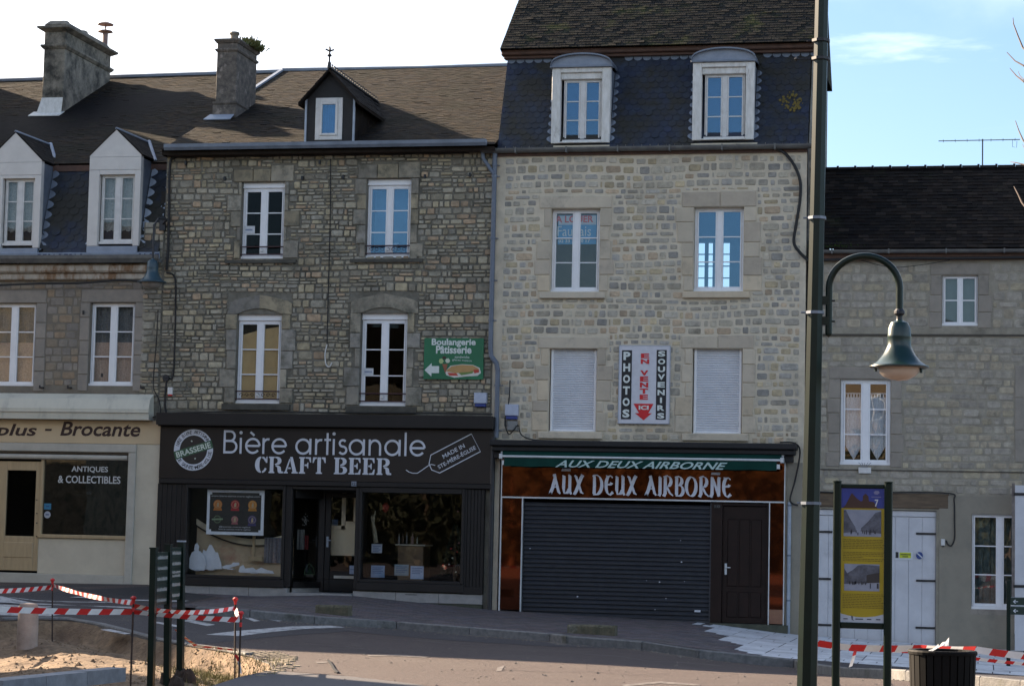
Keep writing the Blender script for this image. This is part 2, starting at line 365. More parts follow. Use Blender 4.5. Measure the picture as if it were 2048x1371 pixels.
# ------------------------------------------------------------------ masonry
def stone_variant(seed):
    r = random.Random(seed); m = MB(); ring = []
    for i in range(8):
        c = [(-.5,-.36),(-.40,-.5),(.40,-.5),(.5,-.36),(.5,.36),(.40,.5),(-.40,.5),(-.5,.36)][i]
        ring.append((c[0]*(1-r.random()*.10), c[1]*(1-r.random()*.14)))
    vs = [(a, 0, b) for a, b in ring] + [(a*.9, -.75-.25*r.random(), b*.84) for a, b in ring]
    m._add(vs, [(i, (i+1) % 8, 8+(i+1) % 8, 8+i) for i in range(8)] + [tuple(range(8, 16))])
    return m
SV = [stone_variant(i) for i in range(14)]
_svm = {}
def lay_stones(x0, x1, z0, z1, keep, band=(.15, .27), wid=(.14, .36), gap=.022, seed=1, single=.3, wave=.03):
    r = random.Random(seed); out = []; z = z0
    while z < z1-.05:
        H = min(r.uniform(*band), z1-z)
        if z1-z-H < .07: H = z1-z
        x = x0
        while x < x1-.04:
            Ls = r.uniform(.35, 1.0); xe = min(x+Ls, x1)
            if x1-xe < .15: xe = x1
            if H < .12 or r.random() < single: rows = [(0, H)]
            else:
                s = r.uniform(.38, .62)*H; rows = [(0, s), (s, H)]
            for a, b in rows:
                q = x
                while q < xe-.03:
                    w = r.uniform(*wid)
                    if b-a > .17: w *= 1.15
                    qe = min(q+w, xe)
                    if xe-qe < wid[0]*.6: qe = xe
                    sx0, sx1, sz0, sz1 = q, qe, z+a, z+b
                    ok = True
                    for (k0, k1, k2, k3) in keep:
                        if sx0 < k1 and sx1 > k0 and sz0 < k3-.015 and sz1 > k2+.015:
                            # trim against the opening
                            if sx0 < k0 and k0-sx0 > .07 and sx1 <= k1: sx1 = k0
                            elif sx1 > k1 and sx1-k1 > .07 and sx0 >= k0: sx0 = k1
                            elif sz0 < k2 and k2-sz0 > .05: sz1 = k2
                            elif sz1 > k3 and sz1-k3 > .05: sz0 = k3
                            else: ok = False; break
                    g = gap*r.uniform(.7, 1.4)
                    if ok and sx1-sx0 > .06 and sz1-sz0 > .04:
                        cx, cz = (sx0+sx1)/2, (sz0+sz1)/2
                        wv = wave*noise.noise(Vector((cx*.55, cz*.9, seed)))*2
                        out.append((cx, cz+wv, sx1-sx0-g, sz1-sz0-g*.9, r.uniform(-.02, .02)))
                    q = qe
            x = xe
        z += H
    return out
def put_stones(parent, stones, mt, y=0.0, depth=(.012, .03), name='stone', seed=3, limit=300, mb_extra=None):
    if depth == (.012, .03): depth = (.014, .034)
    r = random.Random(seed); stones = sorted(stones, key=lambda s: -s[2]*s[3])
    off = wloc(parent); rest = MB()
    for i, (cx, cz, w, h, a) in enumerate(stones):
        v = r.randrange(len(SV)); d = r.uniform(*depth)
        if i < limit:
            key = (v, mt.name)
            if key not in _svm: _svm[key] = SV[v].mesh('stone', mt)
            o = bpy.data.objects.new(name, _svm[key]); COL.objects.link(o); o.parent = parent
            o.location = Vector((cx, y, cz)) - off; o.scale = (w*r.choice((-1, 1)) if False else w, d, h); o.rotation_euler = (0, a, 0)
        else:
            ca, sa = math.cos(a), math.sin(a); rest.cr = r.random()
            rest._add([(cx+p.x*w*ca+p.z*h*sa, y+p.y*d, cz-p.x*w*sa+p.z*h*ca) for p in SV[v].v], SV[v].f)
    if rest.f: rest.build('small_'+name+'s', mt, parent, kind='stuff')
def wall_mb(mb, x0, x1, z0, z1, holes, y=0.0, depth=.26):
    """wall sheet with rectangular openings and their reveals"""
    xs = sorted({x0, x1} | {h[0] for h in holes} | {h[1] for h in holes}); zs = sorted({z0, z1} | {h[2] for h in holes} | {h[3] for h in holes})
    xs = [x for x in xs if x0 <= x <= x1]; zs = [z for z in zs if z0 <= z <= z1]
    for a, b in zip(xs, xs[1:]):
        for c, d in zip(zs, zs[1:]):
            mx_, mz = (a+b)/2, (c+d)/2
            if any(h[0] < mx_ < h[1] and h[2] < mz < h[3] for h in holes): continue
            mb.poly([(a, y, c), (b, y, c), (b, y, d), (a, y, d)]); mb.poly([(a, y+depth, c), (a, y+depth, d), (b, y+depth, d), (b, y+depth, c)])
    for h in holes:
        a, b, c, d = h[:4]; e = y+depth
        mb.poly([(a, y, c), (a, y, d), (a, e, d), (a, e, c)]); mb.poly([(b, y, c), (b, e, c), (b, e, d), (b, y, d)])
        mb.poly([(a, y, c), (a, e, c), (b, e, c), (b, y, c)]); mb.poly([(a, y, d), (b, y, d), (b, e, d), (a, e, d)])
    return mb
def surround(parent, r, mt, wj=.24, seed=0, lintel=.3, nrow=5, y=0.0, proud=.03, rough_edge=.08, arch=0, lint_parts=3, sill=0):
    """dressed blocks round an opening r=(x0,x1,z0,z1): jambs of separate stones and lintel voussoirs; returns the area they cover"""
    q = random.Random(seed); x0, x1, z0, z1 = r; g = .006; zj = z1
    zz = [z0 + (zj-z0)*i/nrow + (q.uniform(-.06, .06) if 0 < i < nrow else 0) for i in range(nrow+1)]
    areas = []
    def blk(p0, p1, p2, p3):
        m = MB(); c = .012; j = lambda: q.uniform(-.012, .012)*min(1, rough_edge*10)
        o = [(p0+g, p2+g), (p1-g, p2+g), (p1-g, p3-g), (p0+g, p3-g)]
        inner = [(p0+g+c, p2+g+c), (p1-g-c, p2+g+c), (p1-g-c, p3-g-c), (p0+g+c, p3-g-c)]
        d = proud*q.uniform(.85, 1.1)
        m._add([(a, y+.05, b) for a, b in o] + [(a, y-d+c, b) for a, b in o] + [(a+j()*.4, y-d, b+j()*.4) for a, b in inner],
            [(0,1,5,4),(1,2,6,5),(2,3,7,6),(3,0,4,7),(4,5,9,8),(5,6,10,9),(6,7,11,10),(7,4,8,11),(8,9,10,11)])
        m.build('dressed_stone', mt, parent)
    for i in range(nrow):
        for s in (-1, 1):
            w = wj*(1 + rough_edge*3*q.uniform(-1, 1)) if rough_edge else wj
            if s < 0: blk(x0-w, x0, zz[i], zz[i+1]); areas.append((x0-w, x0, zz[i], zz[i+1]))
            else: blk(x1, x1+w, zz[i], zz[i+1]); areas.append((x1, x1+w, zz[i], zz[i+1]))
    n = lint_parts; L0, L1 = x0-wj*.95, x1+wj*.95
    if arch == 0:
        cs = [L0 + (L1-L0)*i/n + (q.uniform(-.06, .06) if 0 < i < n else 0) for i in range(n+1)]
        for i in range(n):
            t = z1+lintel*(1+rough_edge*q.uniform(-.8, .8)); blk(cs[i], cs[i+1], z1, t); areas.append((cs[i], cs[i+1], z1, t))
    else:
        # two arched lintel stones
        for s in (0, 1):
            m = MB(); pts = []; K = 8
            a0, a1 = (L0, (L0+L1)/2) if s == 0 else ((L0+L1)/2, L1)
            def low(x):
                u = (x-(x0+x1)/2)/((x1-x0)/2); return z1 + (arch*(1-u*u) if abs(u) < 1 else 0)
            bot = [(a0+(a1-a0)*i/K, low(a0+(a1-a0)*i/K)) for i in range(K+1)]
            mid = (L0+L1)/2; top = [(x, z1+lintel*(.55+.45*max(0, 1-abs(x-mid)/((L1-L0)/2))**.6)) for x, _ in bot]
            m.xz([(a+(.004 if s == 0 else .004), b) for a, b in bot] + [(a, b) for a, b in reversed(top)], y+.05, y-proud-.004*s)
            m.build('dressed_stone', mt, parent)
        areas.append((L0, L1, z1, z1+lintel))
    return areas
# ------------------------------------------------------------------ roofs
def tiles(parent, P, mt, course=.1, tw=.16, scale_shape=False, lift=.018, seed=1, limit=0, name='tile', skip=None, sag=0.0, droop=.0):
    """lay tiles on the quad P = eave left, eave right, ridge right, ridge left; joined rows, the largest ones as parts"""
    r = random.Random(seed); A, B, C_, D = [Vector(p) for p in P]
    nrm = (B-A).cross(D-A).normalized()
    if nrm.y > 0: nrm = -nrm
    up_len = ((D-A).length + (C_-B).length)/2; nr = max(1, int(up_len/course)); allt = []
    for i in range(nr):
        v0 = i/nr; v1 = min(1, (i+1.35)/nr)
        a0 = A.lerp(D, v0); b0 = B.lerp(C_, v0); a1 = A.lerp(D, v1); b1 = B.lerp(C_, v1)
        Lr = (b0-a0).length; nt_ = max(1, int(Lr/tw)); sh = .5 if i % 2 else 0
        for k in range(-1 if sh else 0, nt_):
            u0 = max(0, (k+sh)/nt_); u1 = min(1, (k+1+sh)/nt_)
            if u1-u0 < .2/nt_: continue
            g = .03/nt_; u0 += g*r.random(); u1 -= g*r.random()
            p0, p1 = a0.lerp(b0, u0), a0.lerp(b0, u1); q0, q1 = a1.lerp(b1, u0), a1.lerp(b1, u1)
            cen = (p0+p1+q0+q1)/4
            if skip and skip(cen): continue
            sagv = Vector((0, 0, -sag*math.sin(math.pi*min(1, max(0, (u0+u1)/2)))*1.0 + .5*sag*noise.noise(cen*.8)))
            l = lift*r.uniform(.75, 1.4) if r.random() > .02 else lift*1.9
            dn = (p0-q0).normalized()
            dz = dn*r.uniform(-1, 1)*droop
            if scale_shape:
                m_ = (p1-p0); low = dn*course*.42
                pts = [p0, p0+low*.55+m_*.1, p0+low*.95+m_*.32, p0+low+m_*.5, p0+low*.95+m_*.68, p0+low*.55+m_*.9, p1]
                base = [p+nrm*l+sagv+dz for p in pts]; top = [q1+nrm*.003+sagv, q0+nrm*.003+sagv]
                vs = base+top+[p-nrm*(l*.9)-sagv*0 for p in base]
                fs = [tuple(range(9))] + [(j+1, j, 9+j, 10+j) for j in range(6)]
            else:
                a, b = p0+nrm*l+sagv+dz, p1+nrm*l*r.uniform(.85, 1.15)+sagv+dz
                vs = [a, b, q1+nrm*.004+sagv, q0+nrm*.004+sagv, a-nrm*l*1.1, b-nrm*l*1.1]
                fs = [(0,1,2,3), (4,5,1,0), (4,0,3), (1,5,2)]
            allt.append((vs, fs, r.random()))
    rest = MB()
    idx = set(r.sample(range(len(allt)), min(limit, len(allt)))) if limit and len(allt) > limit else (set(range(len(allt))) if limit else set())
    if limit and len(allt) > limit:
        order = sorted(range(len(allt)), key=lambda i: (allt[i][0][0]-CAM).length); idx = set(order[:limit])
    for i, (vs, fs, rv) in enumerate(allt):
        if i in idx:
            m = MB(); m.cr = rv*.999+.0001; m._add(vs, fs); m.build(name, mt, parent)
        else: rest.cr = rv*.999+.0001; rest._add(vs, fs)
    if rest.f: rest.build(name+'_courses', mt, parent, kind='stuff')
# ------------------------------------------------------------------ windows
def casement(parent, r, fmat, gmat, y=.12, rows=3, cols=1, fw=.055, box=0, mull=.10, low=.10, curtain=None, name='window', bar=.022, gl=None, sill=None):
    """two-leaf window in opening r; glazing behind bars; returns the frame object"""
    x0, x1, z0, z1 = r; m = MB(); e = .003
    x0 += e; x1 -= e
    if box: m.cbox(x0, x1, y-.05, y+.02, z1-box, z1, .006); m.box(x0-.0, x1, y-.06, y-.045, z1-box-.004, z1-box+.022); z1t = z1-box
    else: z1t = z1
    m.cbox(x0, x0+fw, y-.02, y+.04, z0, z1t); m.cbox(x1-fw, x1, y-.02, y+.04, z0, z1t)
    m.cbox(x0+fw, x1-fw, y-.021, y+.04, z1t-fw, z1t); m.cbox(x0+fw, x1-fw, y-.022, y+.04, z0, z0+low*.5)
    m.box(x0-.01, x1+.01, y-.07, y-.021, z0-.002, z0+.05)
    xm = (x0+x1)/2
    m.cbox(xm-mull/2, xm+mull/2, y-.035, y+.035, z0+low*.5, z1t-fw)
    gx = [(x0+fw, xm-mull/2), (xm+mull/2, x1-fw)]; sw = .03
    gz0, gz1 = z0+low*.5, z1t-fw; inner = []
    for a, b in gx:
        m.cbox(a, a+sw, y-.03, y+.03, gz0, gz1, .006); m.cbox(b-sw, b, y-.03, y+.03, gz0, gz1, .006)
        m.cbox(a+sw, b-sw, y-.031, y+.03, gz1-sw, gz1, .006); m.cbox(a+sw, b-sw, y-.031, y+.03, gz0, gz0+sw+low*.3, .006)
        a2, b2, c2, d2 = a+sw, b-sw, gz0+sw+low*.3, gz1-sw
        for k in range(1, rows): zc = c2+(d2-c2)*k/rows; m.box(a2, b2, y-.016, y+.016, zc-bar/2, zc+bar/2)
        for k in range(rows): inner.append((a2, b2, c2+(d2-c2)*k/rows+bar/2*(k > 0), c2+(d2-c2)*(k+1)/rows-bar/2*(k < rows-1)))
    fr = m.build(name, fmat, parent)
    for k, (a, b, c, d) in enumerate(inner):
        q = MB(); q.box(a-.004, b+.004, y-.003, y+.003, c-.004, d+.004)
        q.build('pane', (gl[k] if gl else gmat), fr)
    return fr, inner
def curtain_mb(x0, x1, z0, z1, y, amp=.012, n=28, hem=None):
    m = MB(); vs = []; fs = []
    for i in range(n+1):
        u = i/n; x = x0+(x1-x0)*u; yy = y+amp*math.sin(u*n*1.1)+amp*.5*math.sin(u*n*2.7+1)
        vs.append((x, yy, z0 if hem is None else z0+hem(u))); vs.append((x, yy+amp*.3, z1))
    for i in range(n): fs.append((2*i, 2*i+2, 2*i+3, 2*i+1))
    m._add(vs, fs); return m
# ------------------------------------------------------------------ palette
M_asph = mat('asphalt', (.098, .068, .060), (.048, .036, .037), 24, .85, .8, 200, c3=(.092, .072, .064), s3=.8, t3=(.48, .75))
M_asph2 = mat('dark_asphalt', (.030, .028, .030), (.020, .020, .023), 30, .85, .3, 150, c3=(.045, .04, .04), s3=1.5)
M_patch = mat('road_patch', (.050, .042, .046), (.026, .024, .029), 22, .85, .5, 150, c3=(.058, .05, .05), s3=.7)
M_paint = mat('road_paint', (.5, .5, .5), (.34, .34, .35), 18, .7, .1, c3=(.09, .085, .09), s3=7, t3=(.5, .62))
M_paver = mat('paver', (.095, .080, .085), (.065, .058, .065), 14, .85, .25, rnd=.28, hue=[(1, 1, 1), (1.1, .95, .95), (.85, .9, 1), (1, .95, .85)], c3=(.05, .05, .04), s3=1.1)
M_slab = mat('pale_slab', (.62, .64, .67), (.46, .48, .52), 7, .5, .2, rnd=.14, c3=(.2, .2, .21), s3=2.2, t3=(.55, .72))
M_kerb = mat('kerb_granite', (.17, .165, .16), (.10, .10, .10), 12, .8, .3, rnd=.15, c3=(.06, .06, .045), s3=2)
M_dirt = mat('sandy_earth', (.25, .165, .095), (.11, .072, .042), 7, .95, 1.0, 26, c3=(.12, .075, .045), s3=1.3, t3=(.5, .68))
M_grass = mat('dry_grass', (.20, .17, .07), (.12, .12, .04), 12, .9, .3)
M_mort_b = mat('grey_mortar', (.20, .185, .15), (.13, .12, .095), 5, .95, .5, 40, c3=(.075, .07, .055), s3=1.1, t3=(.48, .66))
M_stone_b = mat('rubble_stone_b', (.40, .36, .275), (.26, .235, .18), 9, .9, .5, 35, rnd=.24, hue=[(1, 1, 1), (1.05, .99, .88), (.80, .82, .88), (.92, .94, .98), (1.06, 1.0, .86), (.75, .74, .74), (1, .98, .93), (1.06, .86, .74), (.97, .96, .95)], c3=(.10, .095, .07), s3=1.4, t3=(.52, .74))
M_dress_b = mat('dressed_stone_b', (.33, .30, .24), (.23, .21, .175), 4, .9, .4, 30, rnd=.2, hue=[(1, 1, 1), (.92, .94, 1), (1.02, 1, .95), (1.05, .98, .82), (.97, .97, .97)], c3=(.11, .105, .08), s3=3.4, t3=(.46, .66))
M_mort_c = mat('cream_mortar', (.64, .56, .43), (.52, .46, .355), 4, .95, .4, 50, c3=(.30, .26, .20), s3=.8, t3=(.5, .75))
M_stone_c = mat('rubble_stone_c', (.48, .435, .35), (.33, .305, .255), 10, .9, .45, 35, rnd=.24, hue=[(1, 1, 1), (.84, .87, .94), (1.08, .98, .78), (.95, .95, .95), (.76, .79, .86), (1.08, .92, .78), (1.02, 1, .95), (.9, .9, .9)], c3=(.14, .125, .09), s3=2.2, t3=(.55, .75))
M_dress_c = mat('dressed_stone_c', (.54, .47, .36), (.46, .40, .31), 3, .9, .3, 30, rnd=.10, hue=[(1, 1, 1), (1.04, 1, .94), (.88, .87, .88), (1, 1, 1)], c3=(.26, .235, .195), s3=1.5, t3=(.55, .8))
M_mort_d = mat('ochre_mortar', (.33, .30, .235), (.24, .215, .17), 4, .95, .4, 40, c3=(.14, .125, .095), s3=.9)
M_stone_d = mat('rubble_stone_d', (.40, .36, .285), (.27, .245, .20), 8, .92, .5, 30, rnd=.13, hue=[(1, 1, 1), (1.03, .98, .9), (.9, .9, .93), (.97, .97, 1), (1.04, 1, .88)], c3=(.16, .145, .11), s3=1.6)
M_dress_d = mat('dressed_stone_d', (.30, .265, .22), (.24, .215, .18), 3, .9, .3, 30, rnd=.08, c3=(.15, .135, .11), s3=1.4)
M_mort_a = mat('buff_mortar', (.20, .175, .135), (.15, .13, .105), 4, .95, .4, 40)
M_stone_a = mat('block_stone_a', (.27, .235, .19), (.20, .175, .145), 7, .92, .4, 30, rnd=.12, hue=[(1, 1, 1), (1.04, .97, .86), (.93, .94, .98), (1.08, .92, .75)], c3=(.13, .11, .085), s3=1.5)
M_dress_a = mat('dressed_stone_a', (.28, .245, .205), (.21, .19, .165), 3, .9, .3, 30, rnd=.08)
M_slate = mat('weathered_slate', (.029, .023, .018), (.014, .012, .0108), 8, .9, .3, 40, spec=.12, rnd=.36, hue=[(1, 1, 1), (1.2, 1.05, .85), (.85, .9, 1), (1.35, 1.15, .85)], c3=(.016, .015, .009), s3=1.1, t3=(.47, .66))
M_slate_m = mat('mossy_slate', (.016, .0155, .015), (.009, .0095, .009), 8, .9, .3, 40, spec=.12, rnd=.30, hue=[(1, 1, 1), (1, 1, 1), (1.4, 1.35, 1.2), (.8, .9, .8)], c3=(.050, .058, .016), s3=1.0, t3=(.55, .72))
M_slate_d = mat('dark_slate', (.0145, .0115, .0095), (.0085, .007, .006), 8, .9, .3, 40, spec=.12, rnd=.35, hue=[(1, 1, 1), (1.15, 1, .9), (.9, .9, 1), (1, 1, 1), (1.8, 1.7, 1.6)], c3=(.024, .03, .012), s3=.9, t3=(.6, .78))
M_scale = mat('blue_scale_slate', (.018, .027, .050), (.010, .015, .031), 8, .7, .25, 40, rnd=.25, hue=[(1, 1, 1), (.8, .85, 1), (1.1, 1.1, 1)], c3=(.020, .018, .012), s3=1.3, t3=(.42, .58))
M_zinc = mat('zinc', (.20, .23, .28), (.14, .165, .205), 3, .5, .1, metal=.3)
M_zinc_l = mat('pale_zinc', (.36, .41, .47), (.26, .30, .36), 4, .5, .1, metal=.2)
M_gutter = mat('old_gutter', (.16, .16, .15), (.10, .10, .10), 4, .6, .1, metal=.2)
M_pipe = mat('blue_grey_pipe', (.13, .155, .20), (.10, .12, .155), 4, .5)
M_cast = mat('black_cast_iron', (.016, .018, .024), (.010, .011, .014), 6, .5)
M_white = mat('white_upvc', (.80, .80, .81), (.74, .74, .75), 4, .4)
M_wpaint = mat('white_paint', (.66, .65, .63), (.55, .54, .52), 5, .55, .1, c3=(.38, .37, .35), s3=3, t3=(.62, .8))
M_wpaint_old = mat('flaking_white_paint', (.72, .71, .68), (.56, .55, .51), 14, .7, .3, stretch=(1, 1, .3), c3=(.25, .22, .18), s3=6, t3=(.6, .75))
M_boardwhite = mat('white_cladding', (.60, .575, .54), (.54, .515, .485), 3, .5, .05, c3=(.42, .40, .37), s3=2, t3=(.6, .8))
M_cream = mat('cream_paint', (.56, .50, .385), (.49, .435, .335), 2.2, .6, .08, c3=(.40, .355, .275), s3=1.6, t3=(.6, .85))
M_creamtrim = mat('cream_trim', (.46, .43, .365), (.39, .365, .31), 4, .6, .08)
M_cornice = mat('rusty_cornice', (.46, .41, .34), (.30, .26, .21), 5, .8, .3, c3=(.20, .115, .06), s3=3.2, t3=(.5, .62), stretch=(1, 1, .35))
M_doorwood = mat('pale_oak_door', (.44, .325, .185), (.36, .265, .15), 5, .5, .1, stretch=(3, 3, .4))
M_brown = mat('umber_shopfront', (.017, .0145, .014), (.013, .0115, .011), 3, .5, .08, spec=.3)
M_fascia_b = mat('umber_signboard', (.022, .0165, .0145), (.015, .012, .011), 1.6, .35, .03, spec=.35)
M_stonelight = mat('pale_plinth', (.30, .29, .28), (.23, .225, .22), 6, .8, .2)
M_plinthgreen = mat('mossy_plinth', (.075, .078, .055), (.045, .05, .035), 5, .9, .3)
M_darkband = mat('black_zinc_cornice', (.011, .010, .011), (.007, .007, .0075), 6, .7, .2)
M_green = mat('green_canvas', (.004, .042, .032), (.0025, .030, .023), 3, .85, spec=.2)
M_awnbar = mat('white_aluminium', (.62, .64, .64), (.5, .52, .53), 4, .4, metal=.1)
M_shutter = mat('grey_roller_shutter', (.037, .040, .048), (.028, .030, .037), 4, .5, .05, metal=.15, c3=(.036, .040, .052), s3=1.0, stretch=(1, 1, 2))
M_shut_w = mat('white_roller_shutter', (.64, .65, .68), (.58, .59, .62), 3, .5)
M_brdoor = mat('dark_brown_door', (.018, .008, .006), (.011, .005, .004), 4, .45, .05, spec=.25)
M_black = mat('black_paint', (.008, .008, .009), (.006, .006, .007), 6, .4)
M_cable = mat('black_cable', (.008, .008, .009), (.005, .005, .006), 6, .6)
M_iron = mat('dark_red_iron', (.050, .012, .013), (.030, .008, .010), 8, .5)
M_lead = mat('lead', (.26, .30, .37), (.20, .235, .295), 4, .6)
M_render = mat('grey_render_chimney', (.27, .24, .19), (.13, .12, .10), 5, .9, .5, 30, c3=(.045, .043, .036), s3=2.6, t3=(.46, .64))
M_render2 = mat('lichen_chimney', (.17, .145, .12), (.07, .062, .055), 7, .9, .5, 30, c3=(.28, .235, .20), s3=5, t3=(.56, .66))
M_dplaster = mat('grey_beige_plaster', (.275, .245, .19), (.235, .21, .165), 3, .9, .1, c3=(.20, .185, .15), s3=1.2)
M_dwhite = mat('blueish_white_boarding', (.56, .56, .58), (.48, .48, .50), 2.5, .75, .1, c3=(.33, .33, .35), s3=1.3, t3=(.6, .8))
M_wood = mat('old_oak_beam', (.15, .105, .065), (.085, .06, .04), 5, .85, .3, stretch=(.6, 2, 5))
M_eavewood = mat('reddish_eave_board', (.12, .065, .045), (.07, .04, .03), 5, .8, .2)
M_copper = None
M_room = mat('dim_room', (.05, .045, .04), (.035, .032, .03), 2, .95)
M_curtain = mat('net_curtain', (.74, .74, .78), (.56, .56, .60), 30, .9)
M_lace = mat('lace_curtain', (.50, .48, .45), (.20, .195, .18), 60, .9)
M_postgreen = mat('dark_green_paint', (.0035, .014, .0095), (.0025, .010, .007), 8, .33, spec=.3)
M_lampgreen = mat('lamp_green_paint', (.006, .029, .025), (.0045, .021, .019), 6, .32)
M_red = plain('signal_red', (.62, .02, .02), .5)
M_tapew = plain('tape_white', (.80, .80, .80), .5)
M_rust = mat('rusty_bar', (.06, .035, .025), (.03, .02, .016), 30, .8)
M_conc = mat('pinkish_concrete', (.42, .33, .27), (.33, .26, .215), 6, .85, .3, 40, c3=(.22, .17, .13), s3=2.4)
G_sky = glass('sky_reflecting_glass', .12, (.82, .88, .92), gcol=(.5, .75, 1))
G_pane = glass('window_glass', .03, (.93, .95, .95))
G_dark = glass('dark_glass', .006, (.72, .74, .76), fk=.2)
G_shop = glass('shop_glass', .008, (.95, .96, .96))
# ------------------------------------------------------------------ ground
from mathutils.geometry import delaunay_2d_cdt
def inside(p, poly):
    c = False; n = len(poly)
    for i in range(n):
        a, b = poly[i], poly[i-1]
        if (a[1] > p[1]) != (b[1] > p[1]) and p[0] < (b[0]-a[0])*(p[1]-a[1])/(b[1]-a[1])+a[0]: c = not c
    return c
def edge_dist(p, poly):
    best = 9e9; P = Vector(p[:2])
    for i in range(len(poly)):
        a, b = Vector(poly[i-1]), Vector(poly[i]); ab = b-a; L2 = max(ab.length_squared, 1e-9)
        t = max(0, min(1, (P-a).dot(ab)/L2)); best = min(best, (a+ab*t-P).length)
    return best
def patch(name, poly, h, cell, mt, parent=None, holes=(), kind='structure', jit=.0, smooth=True):
    """sheet over the outline poly (x,y), heights from h(x,y)"""
    r = random.Random(5); pts = []; edges = []; 
    def ring(P):
        P2 = []
        for i in range(len(P)):
            a, b = Vector(P[i-1]), Vector(P[i]); n = max(1, int((b-a).length/cell))
            for k in range(n): P2.append(a.lerp(b, k/n))
        s = len(pts); pts.extend(P2); edges.extend([(s+i, s+(i+1) % len(P2)) for i in range(len(P2))])
    ring(poly)
    for q in holes: ring(q)
    xs = [p[0] for p in poly]; ys = [p[1] for p in poly]; x = min(xs)
    while x < max(xs):
        y = min(ys)
        while y < max(ys):
            p = (x+r.uniform(-jit, jit)*cell, y+r.uniform(-jit, jit)*cell)
            if inside(p, poly) and edge_dist(p, poly) > cell*.35 and not any(inside(p, q) or edge_dist(p, q) < cell*.3 for q in holes): pts.append(Vector(p))
            y += cell
        x += cell
    res = delaunay_2d_cdt(pts, edges, [], 0, 1e-4)
    vs, fs = res[0], res[2]; m = MB(); keep = []
    for f in fs:
        c = sum((vs[i] for i in f), Vector((0, 0)))/len(f)
        if inside(c, poly) and not any(inside(c, q) for q in holes):
            a, b, d = vs[f[0]], vs[f[1]], vs[f[2]]
            keep.append(tuple(f) if (b-a).cross(d-a) > 0 else tuple(reversed(f)))
    m._add([(v.x, v.y, h(v.x, v.y)) for v in vs], keep)
    return m.build(name, mt, parent, smooth=smooth, kind=kind)
def P2(px): return [tuple(gr(a, b).xy) for a, b in px]
road_h = lambda x, y: gz(x, y)+ROAD
pit = P2([(-60, 1239), (0, 1240), (73, 1238), (146, 1240), (207, 1250), (268, 1266), (330, 1283), (390, 1293), (450, 1302), (500, 1312), (540, 1326), (545, 1338), (480, 1352), (420, 1372), (350, 1392), (-140, 1420)])
near = [(-34, -52), (34, -52), (34, 1.0), (-34, 1.0)]
patch('road', near, road_h, .8, M_asph, holes=[pit])
m = MB()
far = lambda a, b, c, d: m.poly([(a, c, ROAD-.0), (b, c, ROAD-.0), (b, d, ROAD-.0), (a, d, ROAD-.0)])
far(-400, -34, -500, 600); far(34, 400, -500, 600); far(-34, 34, -500, -52); far(-34, 34, 1.0, 600)
m.build('ground', M_asph, kind='structure')
def pit_h(x, y):
    d = edge_dist((x, y), pit); t = min(1, d/.28); t = t*t*(3-2*t); u = min(1, max(0, (d-.3)/1.3)); u = u*u*(3-2*u)
    b = noise.noise(Vector((x*1.1, y*1.1, 0)))*.07 + noise.noise(Vector((x*3.5, y*3.5, 3)))*.035 + noise.noise(Vector((x*9, y*9, 7)))*.018
    return road_h(x, y) - .01 + t*(-.27 + .15*u + b)
patch('bare_earth', pit, pit_h, .10, M_dirt, jit=.35)
# lumps and clods in the trench, dry grass on the mound
m = MB(); r = random.Random(11)
for i in range(1500):
    px, py = r.uniform(-20, 545), r.uniform(1242, 1371); p = gr(px, py)
    if not inside(p, pit): continue
    s = r.choice((.012, .018, .025, .05 if r.random() < .25 else .02))*r.uniform(.7, 1.3); z = pit_h(p.x, p.y)
    m._add([(p.x+s*math.cos(a)*r.uniform(.7, 1.3), p.y+s*math.sin(a)*r.uniform(.7, 1.3), z-s*.2) for a in (0, 1.3, 2.6, 3.9, 5.1)] + [(p.x+r.uniform(-.2, .2)*s, p.y, z+s*r.uniform(.5, .9))],
           [(i_, (i_+1) % 5, 5) for i_ in range(5)])
tag(m.build('earth_clods', M_dirt, kind='stuff'), 'loose crumbs and clods of sandy earth in the fenced-off trench', 'soil')
m = MB()
for i in range(2600):
    px, py = r.gauss(440, 55), r.gauss(1318, 12); p = gr(px, py)
    if not inside(p, pit) and py < 1320: continue
    z = pit_h(p.x, p.y) if inside(p, pit) else road_h(p.x, p.y); a = r.uniform(0, 6.28); h = r.uniform(.03, .11)
    dx, dy = math.cos(a)*.006, math.sin(a)*.006; lx, ly = r.uniform(-.05, .05), r.uniform(-.05, .05)
    m._add([(p.x-dx, p.y-dy, z), (p.x+dx, p.y+dy, z), (p.x+lx, p.y+ly, z+h)], [(0, 1, 2)])
tag(m.build('dry_grass', M_grass, kind='stuff'), 'dry yellow grass on the mound by the two close stakes', 'grass')
